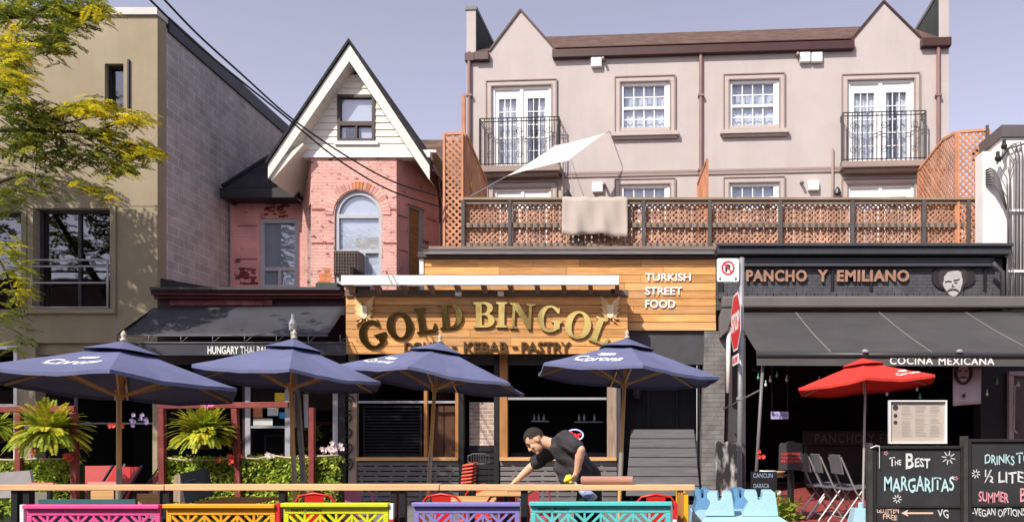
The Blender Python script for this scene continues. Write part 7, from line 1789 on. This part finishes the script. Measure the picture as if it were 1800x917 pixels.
for px, py, sx, sy, n, ye, mi, D in CL:
    for k in range(int(n * 2.1)):
        p = W(random.gauss(px, sx * .58), random.gauss(py, sy * .58), D + random.gauss(0, .35))
        r = random.random(); kd = 'y' if r < ye else ('m' if r < ye + mi else 'g')
        a = random.uniform(-.9, .9) + (0 if random.random() < .75 else 3.14)
        spray(p, Vector((math.cos(a), math.sin(a) * .8, random.uniform(-.35, .35))), random.uniform(.18, .30), kd)
for k in range(3600):                        # the rest of the crown, up and over beyond the frame
    th_, ph_ = random.uniform(0, 6.283), math.acos(random.uniform(-1, 1)); rr = random.random() ** .4
    p = Vector((-14.7 + 3.6 * rr * math.cos(th_) * math.sin(ph_), 13.1 + 1.7 * rr * math.sin(th_) * math.sin(ph_), 8.55 + 2.5 * rr * math.cos(ph_)))
    hole = math.sin(p.x * 2.1 + 1.0) * math.sin(p.z * 2.6 + p.x) * math.sin(p.y * 2.2)
    if hole > .16: continue
    a = random.uniform(0, 6.283); spray(p, Vector((math.cos(a), math.sin(a), random.uniform(-.4, .3))), .36, 'g' if random.random() < .7 else 'm', .13, .07, 6)
for kd, nm, mat in (('g', "crown", m_lf_g), ('m', "crown_light", m_lf_m), ('y', "crown_yellow", m_lf_y)): bufs[kd].build(nm, mat, tr, recalc=False, merge=False)

# ------------------------------------------------------------------ the man wiping down the patio
def blob(mb, voxel, smooth=4, name="tmp"):
    me = bpy.data.meshes.new(name); me.from_pydata([tuple(v) for v in mb.v], [], mb.f)
    bm = bmesh.new(); bm.from_mesh(me); bmesh.ops.recalc_face_normals(bm, faces=bm.faces); bm.to_mesh(me); bm.free()
    o = bpy.data.objects.new(name, me); COL.objects.link(o)
    r = o.modifiers.new("r", 'REMESH'); r.mode = 'VOXEL'; r.voxel_size = voxel
    s_ = o.modifiers.new("s", 'SMOOTH'); s_.iterations = smooth; s_.factor = .5
    dg = bpy.context.evaluated_depsgraph_get(); m2 = bpy.data.meshes.new_from_object(o.evaluated_get(dg))
    out = MB(); out.v = [v.co.copy() for v in m2.vertices]; out.f = [tuple(p.vertices) for p in m2.polygons]
    bpy.data.objects.remove(o); bpy.data.meshes.remove(me); bpy.data.meshes.remove(m2); return out
def cap(mb, a, b, ra, rb, n=12):
    a, b = Vector(a), Vector(b); mb.tube([a, b], [ra, rb], n); mb.ell(a, ra, ra, ra, 12, 8); mb.ell(b, rb, rb, rb, 12, 8)
def chain(mb, pts, rs):
    for i in range(len(pts) - 1): cap(mb, pts[i], pts[i + 1], rs[i], rs[i + 1])
m_skin = M("skin", (.66, .38, .25), .5, .16, 11, .03, 80, spec=.4); m_skin.node_tree.nodes['Principled BSDF'].inputs['Subsurface Weight'].default_value = .08
m_skin.node_tree.nodes['Principled BSDF'].inputs['Subsurface Radius'].default_value = (.02, .008, .004)
m_tee = M("charcoal_tshirt", (.040, .037, .042), .9, .2, 9, .9, 13); m_trous = M("black_trousers", (.016, .016, .018), .85, .2, 5, .1, 120); m_hair_m = M("dark_brown_hair", (.030, .022, .018), .7, .3, 40, .3, 200)
DM = 7.55
mn = thing("person", "man in a dark t-shirt bending over the handrail with a cloth and bottle in hand", "person", (XX(1035, DM), DM, .15))
Cc = W(941, 774, DM); fv = Vector((-.66, -.20, -.72)).normalized(); sv = Vector((0, 1, 0)); sv = (sv - fv * sv.dot(fv)).normalized(); uv = sv.cross(fv).normalized()
if uv.z < 0: uv = -uv
RH = Matrix((fv, sv, uv)).transposed()
H_ = lambda a, b, c: Cc + fv * a + sv * b + uv * c
bd = MB()
bd.ell(H_(-.012, 0, .028), .098, .077, .098, 18, 12, RH); bd.ell(H_(.030, 0, -.045), .064, .060, .072, 14, 10, RH); bd.ell(H_(.066, 0, -.098), .026, .030, .022, 10, 8, RH)
bd.ell(H_(.080, 0, .028), .016, .050, .014, 12, 8, RH); cap(bd, H_(.088, 0, .012), H_(.106, 0, -.026), .010, .014, 8); bd.ell(H_(.096, .012, -.032), .012, .010, .009, 8, 6, RH); bd.ell(H_(.096, -.012, -.032), .012, .010, .009, 8, 6, RH)
bd.ell(H_(.088, 0, -.056), .012, .024, .007, 10, 6, RH); bd.ell(H_(.085, 0, -.070), .012, .022, .008, 10, 6, RH)
for sg in (-1, 1):
    bd.ell(H_(-.012, sg * .078, -.010), .022, .010, .033, 10, 8, RH); bd.ell(H_(.066, sg * .042, -.025), .022, .020, .022, 8, 6, RH)
neck0, neck1 = H_(-.045, 0, -.055), W(977, 783, DM + .02)
cap(bd, neck0, neck1, .056, .064)
Ls, Rs = W(992, 772, DM - .17), W(974, 787, DM + .19)
Le, Re = W(1021, 790, DM - .30), W(936, 818, DM + .25)
Lw, Rw = W(1014, 829, DM - .25), W(909, 843, DM + .22)
ch, wa, pe = W(990, 785, DM + .01), W(1012, 812, DM + .02), W(1037, 842, DM + .03)
yo = Vector((0, .085, 0))
for sg in (-1, 1): chain(bd, [ch + yo * sg, wa + yo * sg * .9, pe + yo * sg], [.105, .098, .108])
chain(bd, [neck1, Ls], [.06, .058]); chain(bd, [neck1, Rs], [.06, .058])
chain(bd, [Ls, Ls.lerp(Le, .5), Le, Le.lerp(Lw, .3), Lw], [.055, .052, .043, .045, .029]); chain(bd, [Rs, Rs.lerp(Re, .5), Re, Re.lerp(Rw, .3), Rw], [.055, .05, .042, .043, .028])
def hand_at(wr, dv, nv, curl, thumb_dir):
    dv = dv.normalized(); nv = (nv - dv * nv.dot(dv)).normalized(); s_ = dv.cross(nv)
    pm = wr + dv * .055
    M3 = Matrix((dv, s_, nv)).transposed(); bd.ell(pm, .050, .041, .017, 14, 10, M3); cap(bd, wr, wr + dv * .03, .026, .026)
    for k, (off, ln) in enumerate(((-.030, .070), (-.010, .080), (.010, .074), (.029, .058))):
        p = pm + dv * .040 + s_ * off; d = dv.copy(); r = .0092
        for j, fr in enumerate((.45, .32, .23)):
            d = (d * math.cos(curl[j]) + nv * math.sin(curl[j])).normalized() if True else d
            q = p + d * ln * fr; cap(bd, p, q, r, r * .92, 8); p = q; r *= .92
    p = wr + dv * .03 + s_ * thumb_dir * .032; q = p + (dv * .6 + s_ * thumb_dir * .6 + nv * .5).normalized() * .036; r_ = q + (dv * .8 + nv * .6).normalized() * .030
    cap(bd, p, q, .013, .011, 8); cap(bd, q, r_, .011, .009, 8)
hand_at(Lw, Vector((-.45, .0, -.85)), Vector((-.75, .35, -.1)), (.75, .85, .6), 1)
hand_at(Rw, Vector((-.75, -.05, -.62)), Vector((-.3, 0, -.95)), (.25, .3, .2), -1)
Lk, Rk = W(1020, 930, DM - .06), W(1046, 935, DM + .16)
for sg, kn, fx in ((-1, Lk, -.02), (1, Rk, .10)):
    hp = pe + yo * sg * 1.05; an = Vector((kn.x + fx, kn.y + .03, .23))
    chain(bd, [hp, kn, kn.lerp(an, .3), an], [.085, .058, .056, .036]); cap(bd, an + Vector((.02, 0, -.03)), an + Vector((-.14, -.01, -.045)), .036, .030)
bb = blob(bd, .0065, 3); bdo = bb.build("body", m_skin, mn, smooth=True, merge=False)
sh = MB()
for sg in (-1, 1): chain(sh, [ch + yo * sg, wa + yo * sg * .95, pe + yo * sg + Vector((-.02, 0, .02))], [.130, .128, .128])
chain(sh, [neck1 + (neck1 - neck0).normalized() * .012, ch], [.072, .12]); chain(sh, [neck1 + Vector((.02, 0, 0)), Ls], [.072, .088]); chain(sh, [neck1 + Vector((.02, 0, 0)), Rs], [.072, .088])
Lc, Rc = Ls.lerp(Le, .72), Rs.lerp(Re, .80)
cap(sh, Ls, Lc, .090, .078); cap(sh, Rs, Rc, .090, .074)
cap(sh, W(985, 820, DM - .05), W(1002, 846, DM - .04), .07, .09)
ss = blob(sh, .011, 5)
for i, v in enumerate(ss.v):                    # folds of the cloth
    f = math.sin(v.x * 34 + v.z * 46 + 2 * math.sin(v.y * 17)) * math.sin(v.z * 21 - v.x * 13); c_ = ch.lerp(pe, .5); ss.v[i] = v + (v - c_).normalized() * .012 * f
ss.build("tshirt", m_tee, mn, smooth=True, merge=False)
tz = MB()
for sg, kn, fx in ((-1, Lk, -.02), (1, Rk, .10)):
    hp = pe + yo * sg * 1.05; an = Vector((kn.x + fx, kn.y + .03, .23)); chain(tz, [pe + yo * sg + Vector((-.01, 0, .03)), hp + Vector((0, 0, -.06)), kn, an], [.122, .115, .080, .062])
tt = blob(tz, .012, 4); tt.build("trousers", m_trous, mn, smooth=True, merge=False)
sho = MB()
for sg, kn, fx in ((-1, Lk, -.02), (1, Rk, .10)):
    an = Vector((kn.x + fx, kn.y + .03, .23)); cap(sho, an + Vector((.03, 0, -.035)), an + Vector((-.16, -.01, -.045)), .046, .036)
so = blob(sho, .01, 2); so.build("shoes", m_black, mn, smooth=True, merge=False)
hr_ = MB(); nu, nv_ = 40, 24
tmp = MB(); tmp.ell((0, 0, 0), 1, 1, 1, nu, nv_)
keep = []
for f in tmp.f:
    c_ = sum((tmp.v[i] for i in f), Vector()) / len(f)
    a, b, c2 = c_.x * .103, c_.y * .081, c_.z * .103
    lim = .050 if a > .045 else (.012 if a > .0 else (-.045 if a < -.045 else -.012))
    if c2 + .006 * math.sin(b * 300) > lim: keep.append(f)
hr_.add([H_(-.012 + v.x * .104, v.y * .0815, .030 + v.z * .104) + Vector((0, 0, .002 * math.sin(v.x * 40 + v.y * 57))) for v in tmp.v], keep)
hr_.build("hair", m_hair_m, mn, smooth=True, recalc=True)
for sg in (-1, 1):
    mb = MB(); mb.ell(H_(.0765, sg * .032, .008), .010, .013, .006, 10, 6, RH); mb.build("eye", M("dark_eye", (.03, .022, .018), .3, .1, 4, 0), mn, smooth=True)
    mb = MB(); mb.bar(H_(.094, sg * .016, .034), H_(.080, sg * .052, .034), .010, .008); mb.build("eyebrow", m_hair_m, mn)
# what he holds
gp = Lw + Vector((-.45, 0, -.85)).normalized() * .085
mb = MB()
for k in range(9): mb.ell(gp + Vector((random.uniform(-.07, .0), random.uniform(-.04, .03), random.uniform(-.02, .035))), .024, .024, .02, 8, 6)
yc = blob(mb, .006, 2); solo("cleaning_cloth", yc, M("yellow_cloth", (.72, .55, .06), .9, .12, 8, .15, 80), "crumpled yellow cleaning cloth in the man's hand above the handrail", "cloth", smooth=True, merge=False)
bo = thing("cleaning_bottle", "clear bottle with a blue printed label held tilted below the handrail", "bottle", W(1034, 884, 7.28))
p0, p1 = W(1012, 850, 7.30), W(1045, 878, 7.26); ax = (p1 - p0).normalized(); L_ = (p1 - p0).length
mb = MB(); mb.lathe(p0, [(.012, 0), (.012, .02), (.032, .06), (.046, .09), (.047, L_ - .01), (.042, L_)], 18, ax); mb.build("bottle_body", M("milky_plastic", (.50, .56, .66), .25, .08, 3, 0, spec=.5), bo, smooth=True)
mb = MB(); mb.lathe(p0 + ax * .115, [(.0478, 0), (.0482, .003), (.0482, L_ - .155), (.0478, L_ - .15)], 18, ax); mb.build("bottle_label", M("blue_label", (.30, .36, .60), .5, .5, 26, 0), bo, smooth=True)
mb = MB(); mb.lathe(p0 - ax * .03, [(.014, 0), (.016, .01), (.016, .03)], 12, ax); mb.build("bottle_cap", m_sign_white, bo, smooth=True)
bpy.context.view_layer.update()
